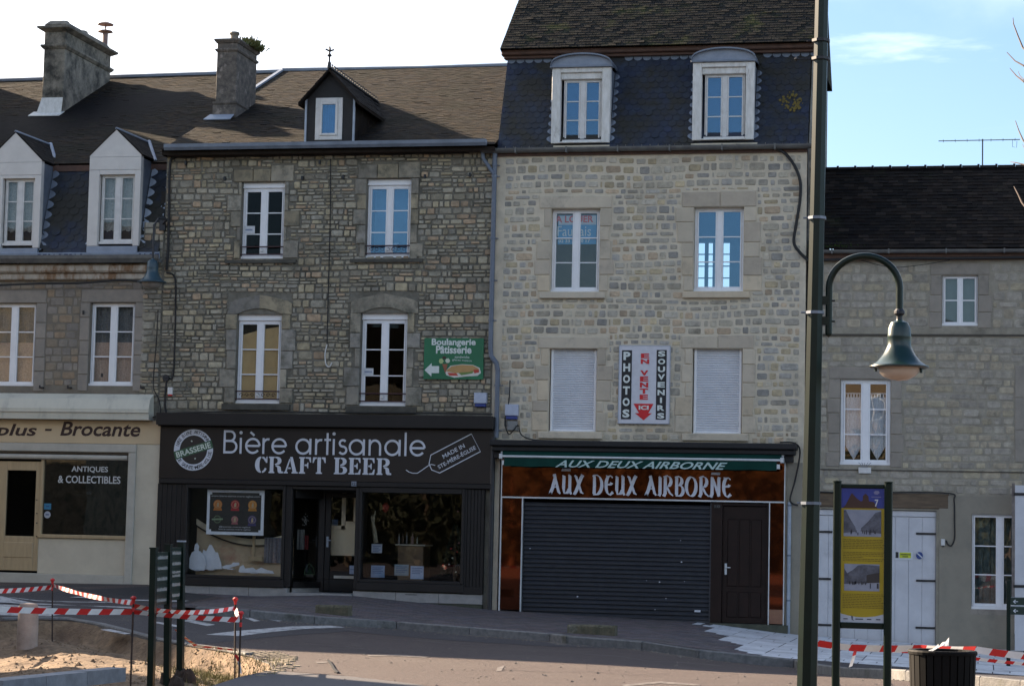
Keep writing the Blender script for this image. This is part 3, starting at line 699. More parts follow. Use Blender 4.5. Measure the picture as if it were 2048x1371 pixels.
# kerb round the pit
def kerb_line(parent, pts, w, h0, h1, mt, L=.9, name='kerb_stone', top=lambda x, y: gz(x, y), side=1):
    P = [Vector(p) for p in pts]; seg = []
    for a, b in zip(P, P[1:]):
        n = max(1, round((b-a).length/L)); seg += [(a.lerp(b, i/n), a.lerp(b, (i+1)/n)) for i in range(n)]
    for i, (a, b) in enumerate(seg):
        t = (b-a).normalized(); nn = Vector((-t.y, t.x))*w*side; g = t*.006; q = []
        j = random.uniform(-.006, .006); a2, b2 = a+g, b-g; m = MB(); m.cr = random.random()
        c = nn.normalized()*.018
        def V(p, z): return (p.x, p.y, top(p.x, p.y)+z+j)
        o = [a2, b2, b2+nn, a2+nn]; k = [a2+c+t*.012, b2+c-t*.012, b2+nn-c-t*.012, a2+nn-c+t*.012]
        vs = [V(p, h0) for p in o] + [V(p, h1-.018) for p in o] + [V(p, h1) for p in k]
        m._add(vs, [(0,1,5,4),(1,2,6,5),(2,3,7,6),(3,0,4,7),(4,5,9,8),(5,6,10,9),(6,7,11,10),(7,4,8,11),(8,9,10,11)])
        m.build(name, mt, parent)
k = thing('kerb', 'pale granite kerb along the road side of the fenced earth trench', 'kerb')
kerb_line(k, [tuple(gr(a, b).xy) for a, b in [(-60, 1236), (0, 1237), (73, 1235), (146, 1237), (207, 1247), (268, 1262), (330, 1279), (390, 1289), (455, 1298), (510, 1309)]], .14, -.3, -.09, M_kerb, side=-1)
# pavement in front of the two shops on the right
KTOP = [(390, 1214), (430, 1216), (500, 1221), (629, 1232.5), (793, 1243), (939, 1254.5), (1100, 1267), (1132, 1272), (1284, 1283), (1398, 1300), (1588, 1319), (1810, 1341), (2040, 1361)]
kp = [gr(a, b, 0) for a, b in KTOP]; kp.append(kp[-1] + (kp[-1]-kp[-2])*4)
ktop = [tuple(p.xy) for p in kp]
pav = [(gr(330, 1206, 0).x, gr(330, 1206, 0).y), (gr(456, 1184, 0).x, gr(456, 1184, 0).y), (-6.9, .6), (kp[-1].x, .6)] + list(reversed(ktop))
def drop(px_x):  # kerb height fades out where the crossing is dropped
    return 1.0
gl_ = lambda x, y: gz(x, y) - .012
def pav_h(x, y):
    e = min(1, max(0, (x+5.2)/1.6))
    return gz(x, y) + (1-e)*(ROAD+.012)
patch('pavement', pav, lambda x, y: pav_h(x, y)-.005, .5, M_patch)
k = thing('kerb', 'long dark granite kerb edging the pavement below the two shops', 'kerb')
kerb_line(k, ktop, .16, -.3, .012, M_kerb, L=1.0, side=1, top=pav_h)
XS = at(1330, 1290).x
sl_poly = P2([(1330, 1262), (1440, 1250), (1640, 1270), (2048, 1300), (2100, 1360), (1810, 1337), (1588, 1315), (1440, 1300)])
m = MB(); r = random.Random(3); y = .2
def pav_in(x, y): return inside((x, y), pav) and edge_dist((x, y), ktop + [(-7, 3), (-7, 3)]) > .2
root = thing('pavement_slabs', 'whitish square paving slabs laid before the brown door and white boarded gate', 'paving')
cnt = 0; jj = 0
a_dir = Vector((math.cos(.10), -math.sin(.10)))
def slab_piece(mb, x, y, w, d, t=.012):
    c = .005
    pts = [(x, y), (x+w, y), (x+w, y+d), (x, y+d)]
    mb._add([(p[0], p[1], pav_h(*p)-.011) for p in pts] + [(px_, py_, pav_h(px_, py_)-.011+t) for px_, py_ in [(x+c, y+c), (x+w-c, y+c), (x+w-c, y+d-c), (x+c, y+d-c)]],
        [(0,1,5,4),(1,2,6,5),(2,3,7,6),(3,0,4,7),(4,5,6,7)])
def white_zone(x, y):
    # left edge of the white slabs runs slantwise from the door step to the kerb
    return x > 3.9 + (-.2-y)*.25 + .15*math.sin(y*3)
y = -.05
while y > -8:
    x = -6.9 + (.25 if jj % 2 else 0)
    while x < 14:
        if white_zone(x+.2, y-.2):
            w, d = .52, .42
            if inside((x+.05, y-d), pav) and inside((x+w, y-d), pav) and edge_dist((x+w/2, y-d+.02), ktop) > .2:
                q = MB(); slab_piece(q, x+.006, y-d+.006, w-.012, d-.012); q.build('slab', M_slab, root)
            x += w
        else: x += .25
    y -= .42; jj += 1
y = .3; jj = 0
while y > -8:
    x = -7.2 + (.11 if jj % 2 else 0)
    while x < 9:
        if not white_zone(x+.2, y-.05) and not white_zone(x-.1, y-.05) and inside((x+.11, y-.07), pav) and edge_dist((x+.11, y-.07), ktop[2:]+[ktop[-1]]) > .19:
            m.cr = r.random(); slab_piece(m, x+.003, y-.14+.003, .214, .134, .010 + r.uniform(0, .004))
        x += .22
    y -= .14; jj += 1
m.build('pavers', M_paver, kind='stuff')['label'] = 'small grey brown paving setts of the pavement'
# dark strip of asphalt before the antique shop and painted markings
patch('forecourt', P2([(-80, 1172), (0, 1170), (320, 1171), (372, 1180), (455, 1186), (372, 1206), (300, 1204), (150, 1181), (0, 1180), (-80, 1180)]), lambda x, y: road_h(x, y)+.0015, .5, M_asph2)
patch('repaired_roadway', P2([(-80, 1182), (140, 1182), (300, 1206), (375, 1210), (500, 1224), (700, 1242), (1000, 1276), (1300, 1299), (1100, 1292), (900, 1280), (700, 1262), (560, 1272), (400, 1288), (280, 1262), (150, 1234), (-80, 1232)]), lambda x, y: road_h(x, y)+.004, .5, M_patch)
for q in [[(139, 1188.6), (156, 1184), (378, 1201), (366, 1203.5)], [(-60, 1190.5), (270, 1203.5), (262, 1205.5), (-60, 1192.5)], [(-60, 1196), (0, 1197), (290, 1214), (280, 1217.5), (0, 1201)], [(-60, 1208), (0, 1209), (106, 1213), (90, 1216), (-60, 1213)],
          [(-60, 1217), (0, 1219), (127, 1228), (100, 1232), (-60, 1229)], [(305, 1245), (315, 1243.5), (371, 1253), (362, 1255.5)], [(364, 1241.5), (381, 1239.5), (430, 1249), (415, 1251.8)], [(420, 1238), (432, 1236.6), (472, 1243.5), (459, 1245.5)],
          [(412, 1269), (470, 1262), (538, 1256.4), (588, 1252), (664, 1251), (690, 1254.5), (611, 1257.5), (544, 1263.5), (480, 1272)], [(505, 1232.7), (517, 1231), (569, 1241), (556, 1242.6)], [(487, 1235), (498, 1234.6), (521, 1241.5), (508, 1242.6)],
          [(200, 1259), (220, 1258), (262, 1267), (250, 1268.5)]]:
    patch('painted_stripe', P2(q), lambda x, y: road_h(x, y)+.009, .6, M_paint)
sp_ = P2([(470, 1300), (560, 1303), (600, 1314), (594, 1334), (550, 1352), (500, 1355), (545, 1336), (540, 1324), (500, 1309)]); m = MB(); r = random.Random(12)
cx_, cy_ = gr(380, 1330).xy
for ring_ in range(40):
    R0 = 1.0+ring_*.115; n_ = int(2*math.pi*R0/.115)
    for k_ in range(n_):
        a_ = 2*math.pi*(k_+.5*(ring_ % 2))/n_; x, y = cx_+R0*math.cos(a_)*1.0, cy_+R0*math.sin(a_)*1.6
        if not inside((x, y), sp_) or inside((x, y), pit): continue
        if r.random() > edge_dist((x, y), sp_)/.22+.25: continue
        m.cr = r.random(); s = .048; z = road_h(x, y)+r.uniform(-.002, .006); ca, sa = math.cos(a_)*s, math.sin(a_)*s
        q = [(x+ca-sa, y+sa+ca), (x-ca-sa, y-sa+ca), (x-ca+sa, y-sa-ca), (x+ca+sa, y+sa-ca)]
        m._add([(u, v, z-.02) for u, v in q] + [(x+(u-x)*.86, y+(v-y)*.86, z+.012) for u, v in q], [(0,1,5,4), (1,2,6,5), (2,3,7,6), (3,0,4,7), (7,6,5,4)])
        m.f[-5:] = [tuple(reversed(f)) for f in m.f[-5:]]
m.build('pale_setts', mat('pale_brick_paving', (.30, .25, .18), (.20, .165, .12), 20, .9, .3, 60, rnd=.25), kind='stuff')['label'] = 'pale worn setts fanning round the end of the trench'
# crack and faint worn marks on the sunlit road
m = MB(); pts = [gr(a, b) for a, b in [(658, 1322), (664, 1330), (668, 1338), (676, 1346)]]
m.tube([(p.x, p.y, road_h(p.x, p.y)+.002) for p in pts], .022, 5); m.build('tarred_crack', M_black, kind='structure')
M_worn = mat('worn_paint', (.20, .175, .16), (.10, .085, .08), 10, .8, 0, c3=(.062, .052, .052), s3=9, t3=(.44, .56))
for q in [[(735, 1309), (790, 1308), (860, 1313), (850, 1315), (780, 1311), (738, 1312)], [(632, 1323), (652, 1322), (655, 1325), (634, 1326)], [(1240, 1369), (1320, 1362), (1400, 1368), (1400, 1371), (1320, 1366), (1250, 1372)], [(995, 1334), (1010, 1330), (1003, 1341), (992, 1342)]]:
    patch('worn_marking', P2(q), lambda x, y: road_h(x, y)+.005, .5, M_worn)
# foreground pavement, dark asphalt footway in the lower left corner
foot = P2([(545, 1341), (600, 1345), (700, 1352), (830, 1367), (900, 1380), (860, 1480), (300, 1480), (300, 1400), (350, 1388), (420, 1372), (480, 1353)])
patch('footway', foot, lambda x, y: road_h(x, y)+.004, .5, mat('footway_asphalt', (.085, .08, .085), (.06, .058, .064), 30, .85, .3, 120))
# =================================================================== buildings
XB0, XC0, XC1 = -7.53, -0.39, 5.90
XA0 = -15.9
def zat(px, py, Y=0.0): return at(px, py, Y).z
def R4(r): return (r[0], r[1], r[2], r[3])
def grow(r, a, b=0, c=0): return (r[0]-a, r[1]+a, r[2]-c, r[3]+b)
def shell(mb, x0, x1, y1, z0, z1, side_l=True, side_r=True, y0=.26, back_holes=()):
    if back_holes: wall_mb(mb, x0, x1, z0, z1, list(back_holes), y=y1, depth=.2)
    else: mb.box(x0, x1, y1, y1+.2, z0, z1)
    if side_l: mb.box(x0, x0+.2, y0, y1, z0, z1)
    if side_r: mb.box(x1-.2, x1, y0, y1, z0, z1)
def slabs(mb, x0, x1, y1, zs, parts_x=()):
    for z in zs: mb.box(x0+.2, x1-.2, .30, y1, z, z+.2)
# ------------------------------------------------------------------- B : stone house with the beer shop
B = thing('stone_house', 'grey rubble stone house with dark slate roof and single dormer above the beer shop', 'house', (-4, 0, 0))
zBt = zat(650, 306); zBs = zat(655, 830)
wB = [rect(482, 364, 568, 517), rect(732, 357, 821, 515), rect(472, 628, 561, 806), rect(720, 626, 813, 811)]
# shop openings (px): left window, recessed entrance, right window
sB = [rect(377, 977, 567, 1150), rect(583, 977, 712, 1190), rect(725, 986, 925, 1160)]
m = MB(); wall_mb(m, XB0, XC0, -1, zBt+.15, wB + [(-6.86, -.95, sB[2][2]-.02, sB[0][3]+.08), (sB[1][0]-.05, sB[1][1]+.03, -.5, sB[2][2]-.02)])
wallB = m.build('wall', M_mort_b, B)
m = MB(); shell(m, XB0, XC0, 15.0, -1, zBt+.1); slabs(m, XB0, XC0, 15.0, [zBs-.45, zat(655, 575), zBt-.1])
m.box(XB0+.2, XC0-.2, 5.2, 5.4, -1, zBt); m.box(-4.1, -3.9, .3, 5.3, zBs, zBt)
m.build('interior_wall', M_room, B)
keep = []
for i, r_ in enumerate(wB):
    r_ = R4(r_)
    if i < 2: keep += surround(wallB, r_, M_dress_b, wj=.20, seed=20+i, lintel=.30, nrow=5, rough_edge=.24, lint_parts=3)
    else: keep += surround(wallB, r_, M_dress_b, wj=.23, seed=30+i, lintel=.40, nrow=5, rough_edge=.18, arch=.12)
    keep.append(r_)
st = lay_stones(XB0+.01, XC0-.02, zBs+.06, zBt-.02, keep, band=(.11, .20), wid=(.10, .30), gap=.024, single=.5, seed=2, wave=.028)
put_stones(wallB, st, M_stone_b, seed=4, limit=300)
# roof
YR = 7.5; zR = zat(700, 139, YR); yE = -.30; zE = zat(650, 294, yE)
for (nm, x0, x1) in (('roof', XB0, XC0),):
    m = MB(); m._add([(x0, yE, zE), (x1, yE, zE), (x1, YR, zR), (x0, YR, zR), (x0, 15.2, zE-.2), (x1, 15.2, zE-.2), (x0, yE, zE-.12), (x1, yE, zE-.12)],
        [(0,1,2,3), (3,2,5,4), (6,7,1,0), (0,3,4,6), (7,5,2,1)]); roofB = m.build('roof', M_slate_d, B)
D_B = rect(612, 198, 708, 283, .1)          # dormer front
xa, xb = D_B[0], D_B[1]
zroof = lambda y: zE + (zR-zE)*(y-yE)/(YR-yE)
zDe = D_B[3]                                # dormer eave height
zDa = zat(661, 140, .1)
yDe = yE + (zDe-zE)/(zR-zE)*(YR-yE); yDa = yE + (zDa-zE)/(zR-zE)*(YR-yE)
skipB = lambda c: xa+.03 < c.x < xb-.03 and .1 < c.y < yDe-.05
tiles(roofB, [(XB0, yE, zE), (XC0, yE, zE), (XC0, YR, zR), (XB0, YR, zR)], M_slate, course=.105, tw=.15, lift=.010, seed=5, skip=skipB, sag=.0, name='slate')
m = MB(); m.tube([(XB0, YR, zR+.02), (-4, YR, zR-.01), (XC0, YR, zR+.03)], .06, 6); m.build('ridge_tiles', M_zinc, roofB)
m = MB()
for k in range(1):
    m.prism([(XB0-.05, 3.9, zE+(zR-zE)*(3.9-yE)/(YR-yE)+.05), (XB0+.04, 3.9, zE+(zR-zE)*(3.9-yE)/(YR-yE)+.05), (XB0+.04, YR, zR+.06), (XB0-.05, YR, zR+.06)], (0, 0, -.10))
m.build('verge_flashing', M_lead, roofB)
# dormer
dm = MB(); xm = (xa+xb)/2; yf = .1
dwin = rect(631, 196, 685, 280, .1)
dm_front = MB(); wall_mb(dm_front, xa, xb, zE-.05, zDe, [R4(dwin)], y=yf, depth=.16)
dm_front.poly([(xa-.02, yf, zDe), (xb+.02, yf, zDe), (xm, yf, zDa-.06)])
for s in (xa, xb): dm_front._add([(s, yf, zE-.05), (s, yDe, zDe), (s, yf, zDe)], [(0, 1, 2)])
dormB = dm_front.build('dormer', mat('black_slate_cladding', (.019, .018, .018), (.012, .012, .013), 10, .75, .3), B)
tiles(dormB, [(xb+.005, yf, zE), (xb+.005, yDe, zDe-.02), (xb+.005, yDe+.01, zDe), (xb+.005, yf, zDe)], M_slate_d, course=.14, tw=.16, seed=8, lift=.006, name='cheek_slate')
ov = .13
for s in (-1, 1):
    xe = xa-ov if s < 0 else xb+ov; ze = zDe-.10
    ye2 = yE + (ze-zE)/(zR-zE)*(YR-yE)
    P = [(xe, yf-.16, ze), (xe, ye2, ze), (xm, yDa, zDa), (xm, yf-.16, zDa)]
    m = MB(); m.prism([P[0], P[1], P[2], P[3]], (0, 0, -.06)); m.build('dormer_roof', M_slate_d, dormB)
    tiles(dormB, [P[0], P[1], P[2], P[3]] if s > 0 else [P[1], P[0], P[3], P[2]], M_slate_d, course=.13, tw=.16, seed=9+s, lift=.010, name='dormer_slate')
    m = MB(); m.box((xa if s < 0 else xb)-.02, (xa if s < 0 else xb)+.02, yf-.03, yf+.02, zE, zDe); m.build('corner_strip', M_zinc_l, dormB)
m = MB(); m.tube([(xm, yf-.2, zDa+.03), (xm, yDa, zDa+.03)], .035, 6)
for i in range(22):
    y = yf-.1+(yDa-yf)*i/21; m.tube([(xm, y, zDa+.03), (xm, y, zDa+.13)], .02, 5, r2=.008); m.box(xm-.012, xm+.012, y-.035, y+.035, zDa+.10, zDa+.125)
m.build('ridge_cresting', M_cast, dormB)
m = MB(); m.lathe([(.05, 0), (.035, .12), (.02, .15), (.02, .24), (.055, .27), (.02, .31), (.02, .33)], (xm, yf-.16, zDa), 8)
for a in range(4): m.tube([(xm, yf-.16, zDa+.36), (xm+.09*math.cos(a*1.57+.4), yf-.16+.09*math.sin(a*1.57+.4), zDa+.40)], .02, 5)
m.tube([(xm, yf-.16, zDa+.3), (xm, yf-.16, zDa+.46)], .02, 6); m.build('finial', M_cast, dormB)
m = MB(); x0, x1, z0, z1 = dwin; f = .10
m.cbox(x0, x0+f, .08, .14, z0, z1); m.cbox(x1-f, x1, .08, .14, z0, z1); m.cbox(x0+f, x1-f, .079, .14, z1-f*.9, z1); m.cbox(x0+f, x1-f, .079, .14, z0, z0+.09)
f2 = f+.05
m.cbox(x0+f, x0+f2, .06, .12, z0+.09, z1-f*.9); m.cbox(x1-f2, x1-f, .06, .12, z0+.09, z1-f*.9); m.cbox(x0+f2, x1-f2, .061, .12, z1-f*.9-.05, z1-f*.9); m.cbox(x0+f2, x1-f2, .061, .12, z0+.09, z0+.14)
fr = m.build('dormer_window', M_wpaint, B); m = MB(); m.box(x0+f2, x1-f2, .088, .094, z0+.14, z1-.13); m.build('pane', G_sky, fr)
curtain_mb(x0+f2-.02, x1-f2+.02, z0+.1, z1-.1, .2).build('curtain', mat('blue_curtain', (.07, .16, .34), (.05, .12, .27), 5, .9), fr)
# gutter, fascia
m = MB(); zg = zat(650, 291, -.36); x0, x1 = at(329, 296, -.4).x, at(972, 290, -.4).x
prof = [(-.30, .07), (-.31, -.04), (-.42, -.06), (-.45, .0), (-.455, .07), (-.435, .07), (-.425, .0), (-.33, -.02), (-.32, .07)]
m._add([(x0, p[0], zg+p[1]) for p in prof] + [(x1, p[0], zg+p[1]) for p in prof], [tuple(range(9)), tuple(range(17, 8, -1))] + [(i, 9+i, 9+(i+1) % 9, (i+1) % 9) for i in range(9)])
m.build('gutter', M_zinc, B)
m = MB(); m.box(XB0, XC0, -.30, .0, zBt+.03, zBt+.12); m.box(XB0+.05, XC0, -.12, -.02, zBt-.03, zBt+.03); m.build('eave_board', mat('grimy_board', (.075, .06, .05), (.05, .04, .035), 5, .85), B)
m = MB(); m.tube([(XB0+.1, -.05, zBt-.02)] + [(XB0+.1+i*.34, -.055, zBt-.05-.012*math.sin(i*2.3)) for i in range(1, 20)], .022, 6); m.build('eave_cable', M_cable, B)
# windows
skyg = G_sky; Wm = M_white
frB = []
frB.append(casement(B, R4(wB[0]), Wm, G_dark, y=.13, box=.11, low=.07))
frB.append(casement(B, R4(wB[1]), Wm, G_sky, y=.13, box=.12, low=.07))
frB.append(casement(B, R4(wB[2]), Wm, G_pane, y=.13, box=.12, low=.07))
frB.append(casement(B, R4(wB[3]), Wm, G_dark, y=.13, box=.12, low=.07))
m = MB(); q = wB[2]; m.xz([(q[0]+.06, q[2]+.05), (q[1]-.06, q[2]+.05), (q[1]-.06, q[3]-.24), (q[0]+.5, q[3]-.30), (q[0]+.06, q[3]-.42)], .165, .175); m.build('tan_reflection_sheet', mat('reflected_tan', (.60, .40, .19), (.52, .34, .16), 3, .8), frB[2][0])  # reflection of the tan house opposite, painted as a sheet behind the pane
q = wB[1]; m = MB(); m.xz([(q[0]+.35, q[2]+.34), (q[0]+.62, q[2]+.34), (q[0]+.56, q[2]+.18), (q[0]+.42, q[2]+.18)], .3, .34); m.build('lampshade', M_white, frB[1][0])
q = wB[1]; m = MB(); m.box(q[0]+.06, q[1]-.06, .45, .47, q[2]+.05, q[3]-.2); m.build('sky_reflection_sheet', mat('reflected_sky_blue', (.16, .27, .34), (.13, .22, .28), 3, .8), frB[1][0])  # pale blue sheet gives the pane the colour of reflected sky
M_paper = plain('white_paper', (.6, .62, .64)); M_ink = plain('blue_ink', (.03, .09, .22)); M_inkk = plain('black_ink', (.02, .02, .02))
for i, (a, b, c, d) in ((0, (489, 452, 510, 467)), (3, (727, 736, 747, 750))):
    q = rect(a, b, c, d, .11); m = MB(); m.box(q[0], q[1], .098, .104, q[2], q[3]); o = m.build('notice', M_paper, frB[i][0])
    m = MB()
    for k in range(6): m.box(q[0]+.03+k*.026, q[0]+.045+k*.026, .096, .098, (q[2]+q[3])/2-.02, (q[2]+q[3])/2+.015)
    m.build('print', M_ink, frB[i][0])
# window arch infill panels
for i in (2, 3):
    x0, x1, z0, z1 = wB[i]; m = MB(); pts = arc((x0+x1)/2, z1-.01, (x1-x0)/2-.003, .125, 0, 180, 12); m.xz(pts, .07, .13); m.build('shutter_box', M_white, frB[i][0])
# wrought rails
def guard(parent, r, y=.02, h0=.09, h1=.25, ornate=True):
    x0, x1, z0, z1 = r; m = MB(); za, zb = z0+h0, z0+h1
    for z in (za, zb): m.tube([(x0-.06, y, z), (x1+.02, y, z)], .014, 6)
    xm = (x0+x1)/2; n = 3 if ornate else 1; w = MB()
    ks = range(-3, 4) if ornate else [0]
    for k in ks:
        cx = xm+k*.115; s = 1 if k >= 0 else -1
        pts = [(cx+s*(.045*math.cos(t)*(1-t/9)), y, (za+zb)/2+.045*math.sin(t)*(1-t/9)) for t in [j*.55 for j in range(12)]]
        w.tube(pts, .007, 5)
    rl = m.build('guard_rail', M_iron, parent); w.build('scrollwork', M_iron if ornate else M_wpaint, rl)
    m = MB(); m.lathe([(.0, -.04), (.035, -.02), (.035, .02), (.0, .04)], (xm, y-.01, (za+zb)/2), 8); m.build('boss', M_wpaint, rl)
for i in range(4): guard(B, wB[i], ornate=i in (1, 2))
m = MB()
for i in (0, 1): q = wB[i]; m.box(q[0]-.3, q[1]+.3, -.07, .02, q[2]-.10, q[2]-.03)
for i in (2, 3): q = wB[i]; m.box(q[0]-.25, q[1]+.25, -.10, .02, q[2]-.14, q[2]-.02)
m.build('window_sill', mat('grimy_sill', (.085, .08, .065), (.05, .048, .04), 6, .9, .4), B)
# --- shopfront
zf1, zf0 = zat(655, 856), zat(655, 962)        # signboard
xs0, xs1 = at(319, 900, -.12).x, at(988, 900, -.12).x
SF = MB()
SF.cbox(xs0-.02, xs1+.02, -.34, .0, zat(655, 831), zat(655, 853), .012)       # cornice
SF.cbox(xs0+.0, xs1, -.26, .0, zf1-.002, zat(655, 853)-.003, .008)
SF.cbox(xs0+.02, xs1-.02, -.16, .0, zf0-.10, zf0-.004, .01)                     # lower rail
zfl = sB[0][3]
shop = SF.build('shopfront', M_brown, B)
m = MB(); m.cbox(xs0+.01, xs1-.01, -.14, -.01, zf0, zf1-.006, .006); fas = m.build('signboard', M_fascia_b, B)
def zb(x, k=0): return interp(x, BASE)
def vboards(mb, x0, x1, z0, z1, y, n, d=.014):
    w = (x1-x0)/n
    for i in range(n): mb.cbox(x0+i*w+.002, x0+(i+1)*w-.002, y, y+.06, z0, z1, d*.5)
zt = zf0-.10
z_sillL, z_sillR = sB[0][2], sB[2][2]
for (a, b, n, zz) in ((-7.44, sB[0][0]-.04, 6, zb(-7)+.16), (sB[2][1]+.04, -.47, 6, zb(-.6)+.36)):
    for i in range(n):
        w = (b-a)/n; m = MB(); m.cbox(a+i*w+.002, a+(i+1)*w-.002, -.10, -.01, zz, zt-.004, .009); m.build('board', M_brown, shop)
m = MB()
for (q, zl) in ((sB[0], z_sillL), (sB[2], z_sillR)):
    m.cbox(q[0]-.05, q[0], -.13, .06, zl-.05, zt-.002); m.cbox(q[1], q[1]+.06, -.13, .06, zl-.05, zt-.002)
    m.cbox(q[0], q[1], -.128, .06, q[3], zt-.002); m.cbox(q[0], q[1], -.128, .06, zl-.06, zl)
    m.cbox(q[0]-.06, q[1]+.08, -.16, .0, zl-.22, zl-.061)
m.cbox(sB[2][1]+.0, -.47, -.15, 0, z_sillR-.24, z_sillR-.10)
m.cbox(sB[0][1]+.062, sB[1][0]+.02, -.10, .04, z_sillL-.2, zt-.002); m.cbox(sB[1][1], sB[2][0]-.052, -.11, .02, z_sillR-.2, zt-.002)
m.cbox(sB[1][0]+.02, sB[1][1], -.10, .0, zat(650, 979), zt-.002)
m.build('shop_window_frame', M_brown, shop)
q = sB[0]; m = MB(); m.box(q[0]-.01, q[1]+.01, .0, .01, q[2]-.01, q[3]+.01); m.build('shop_pane', G_shop, shop)
q = sB[2]; m = MB(); m.box(q[0]-.01, q[1]+.01, .0, .01, q[2]-.01, q[3]+.01); m.build('shop_pane', G_shop, shop)
# plinths
M_gap = M_inkk
m = MB()
def plinth(x0, x1, zt0, zt1, zb0, y0=-.12, mt=M_stonelight, nm='plinth_stone', n=2):
    for i in range(n):
        a = x0+(x1-x0)*i/n; b = x0+(x1-x0)*(i+1)/n; q = MB(); q.cbox(a+.003, b-.003, y0, .05, zb0, zt0+(zt1-zt0)*(i+.5)/n, .006); q.build(nm, mt, shop)
plinth(-7.05, sB[1][0]-.02, z_sillL-.225, z_sillL-.225, zb(-6)-.4, n=3)
plinth(sB[2][0]-.14, -.47, z_sillR-.245, z_sillR-.245, z_sillR-.44, n=3)
plinth(sB[2][0]-.14, -.47, z_sillR-.445, z_sillR-.445, -.5, y0=-.105, mt=M_plinthgreen, nm='lower_plinth', n=1)
q = MB()
for xx, zz in ((at(470, 1170).x, zat(470, 1171)), (at(825, 1187).x, zat(825, 1188))):
    for dz in (0, .07): q.box(xx-.12, xx+.12, -.123, -.118, zz+dz-.006, zz+dz+.006)
q.build('vent_slot', M_black, shop)
# recessed entrance: return window, doorway
xd0, xd1 = sB[1][0]+.02, sB[1][1]; yd = .75; xj = at(640, 1100, yd).x; zd0 = zb(-3.4)
m = MB(); zl = z_sillL-.1
m.prism([(xd0, .03, zl-.12), (xj, yd, zl-.12), (xj, yd, zl), (xd0, .03, zl)], (.05, -.05, 0)); m.prism([(xd0, .03, zt-.25), (xj, yd, zt-.25), (xj, yd, zt), (xd0, .03, zt)], (.05, -.05, 0))
m.box(xj-.03, xj+.10, yd-.05, yd+.05, zd0, zt); m.box(xd1-.06, xd1, yd-.05, yd+.05, zd0, zt); m.box(xj+.1, xd1-.06, yd-.05, yd+.05, zt-.12, zt)
m.box(xd1-.03, xd1+.02, .03, yd, zd0-.2, zt)
m.build('porch_frame', M_brown, shop)
m = MB(); m.prism([(xd0, .03, zd0-.3), (xj, yd, zd0-.3), (xj, yd, zl-.125), (xd0, .03, zl-.125)], (.03, -.03, 0)); m.build('porch_plinth', M_stonelight, shop)
m = MB(); m.prism([(xd0+.01, .05, zl), (xj, yd, zl), (xj, yd, zt-.25), (xd0+.01, .05, zt-.25)], (.008, -.008, 0)); m.build('porch_pane', G_shop, shop)
m = MB(); m.box(xd0-.0, sB[2][0]-.145, -.30, yd+.1, -.5, zd0+.03); m.build('door_step', M_stonelight, shop)
m = MB(); a, b = xj+.105, xd1-.062; z0, z1 = zd0+.05, zt-.125
m.cbox(a, a+.12, yd-.03, yd+.03, z0, z1); m.cbox(b-.07, b, yd-.03, yd+.03, z0, z1); m.cbox(a+.12, b-.07, yd-.029, yd+.03, z0, z0+.42); m.cbox(a+.12, b-.07, yd-.029, yd+.03, z1-.09, z1)
door = m.build('door', M_brown, B)
m = MB(); m.box(a+.12, b-.07, yd-.004, yd+.004, z0+.42, z1-.09); m.build('pane', G_shop, door)
m = MB(); m.cbox(a+.22, b-.13, yd-.045, yd-.03, z0+.27, z0+.33, .004); m.build('letter_flap', M_creamtrim, door)
m = MB(); zc = z0+1.02; m.cbox(a+.04, a+.085, yd-.05, yd-.03, zc-.11, zc+.11, .004); m.tube([(a+.06, yd-.06, zc+.03), (a+.06, yd-.09, zc+.03), (a+.16, yd-.09, zc+.03)], .011, 6); m.build('handle', M_zinc_l, door)
m = MB(); qn = rect(703, 962, 713, 972, -.16); m.cbox(qn[0], qn[1], -.175, -.158, qn[2], qn[3], .003); npl = m.build('house_number', M_zinc, B)
m = MB(); put_text(m, '12', ((qn[0]+qn[1])/2, (qn[2]+qn[3])/2), .07, .06, -.178); m.build('numerals', M_black, npl)
# lettering on the signboard
M_letter = plain('pale_letter', (.58, .60, .66)); Ys = -.141
FS = MB(); q = rect(447, 862, 850, 909, Ys); geo_text(FS, 'Bière artisanale', q[0], q[1], q[2], q[3]-.0, Ys-.004); FS.build('lettering', M_letter, fas)
FS = MB(); q = rect(510, 914, 785, 947, Ys); glyph_text(FS, 'CRAFT BEER', stencil, q[0], q[1], q[2], q[3], Ys-.004); FS.build('stencil_lettering', M_letter, fas)
# tag
FS = MB(); T = lambda a, b: (lambda p: (p.x, p.z))(at(820+a/10.78, 850+b/10.78, Ys))
stroke(FS, [T(450, 640), T(1325, 185), T(1520, 565), T(640, 1025), T(470, 960), T(412, 830), T(450, 640)], .019, Ys-.004)
stroke(FS, [T(-85, 960), T(-20, 1005), T(60, 1030), T(160, 1030), T(280, 950), T(400, 865), T(460, 840), T(545, 860)], .016, Ys-.004)
c1, c2 = T(940, 555), T(1005, 680); an = math.atan2(.27*99, .55*99)*.98
put_text(FS, 'MADE IN', c1, .50, .085, Ys-.005, ang=.50, bold=.012); put_text(FS, 'STE-MÈRE-ÉGLISE', c2, .87, .10, Ys-.005, ang=.50, bold=.012)
FS.build('tag_emblem', M_letter, fas)
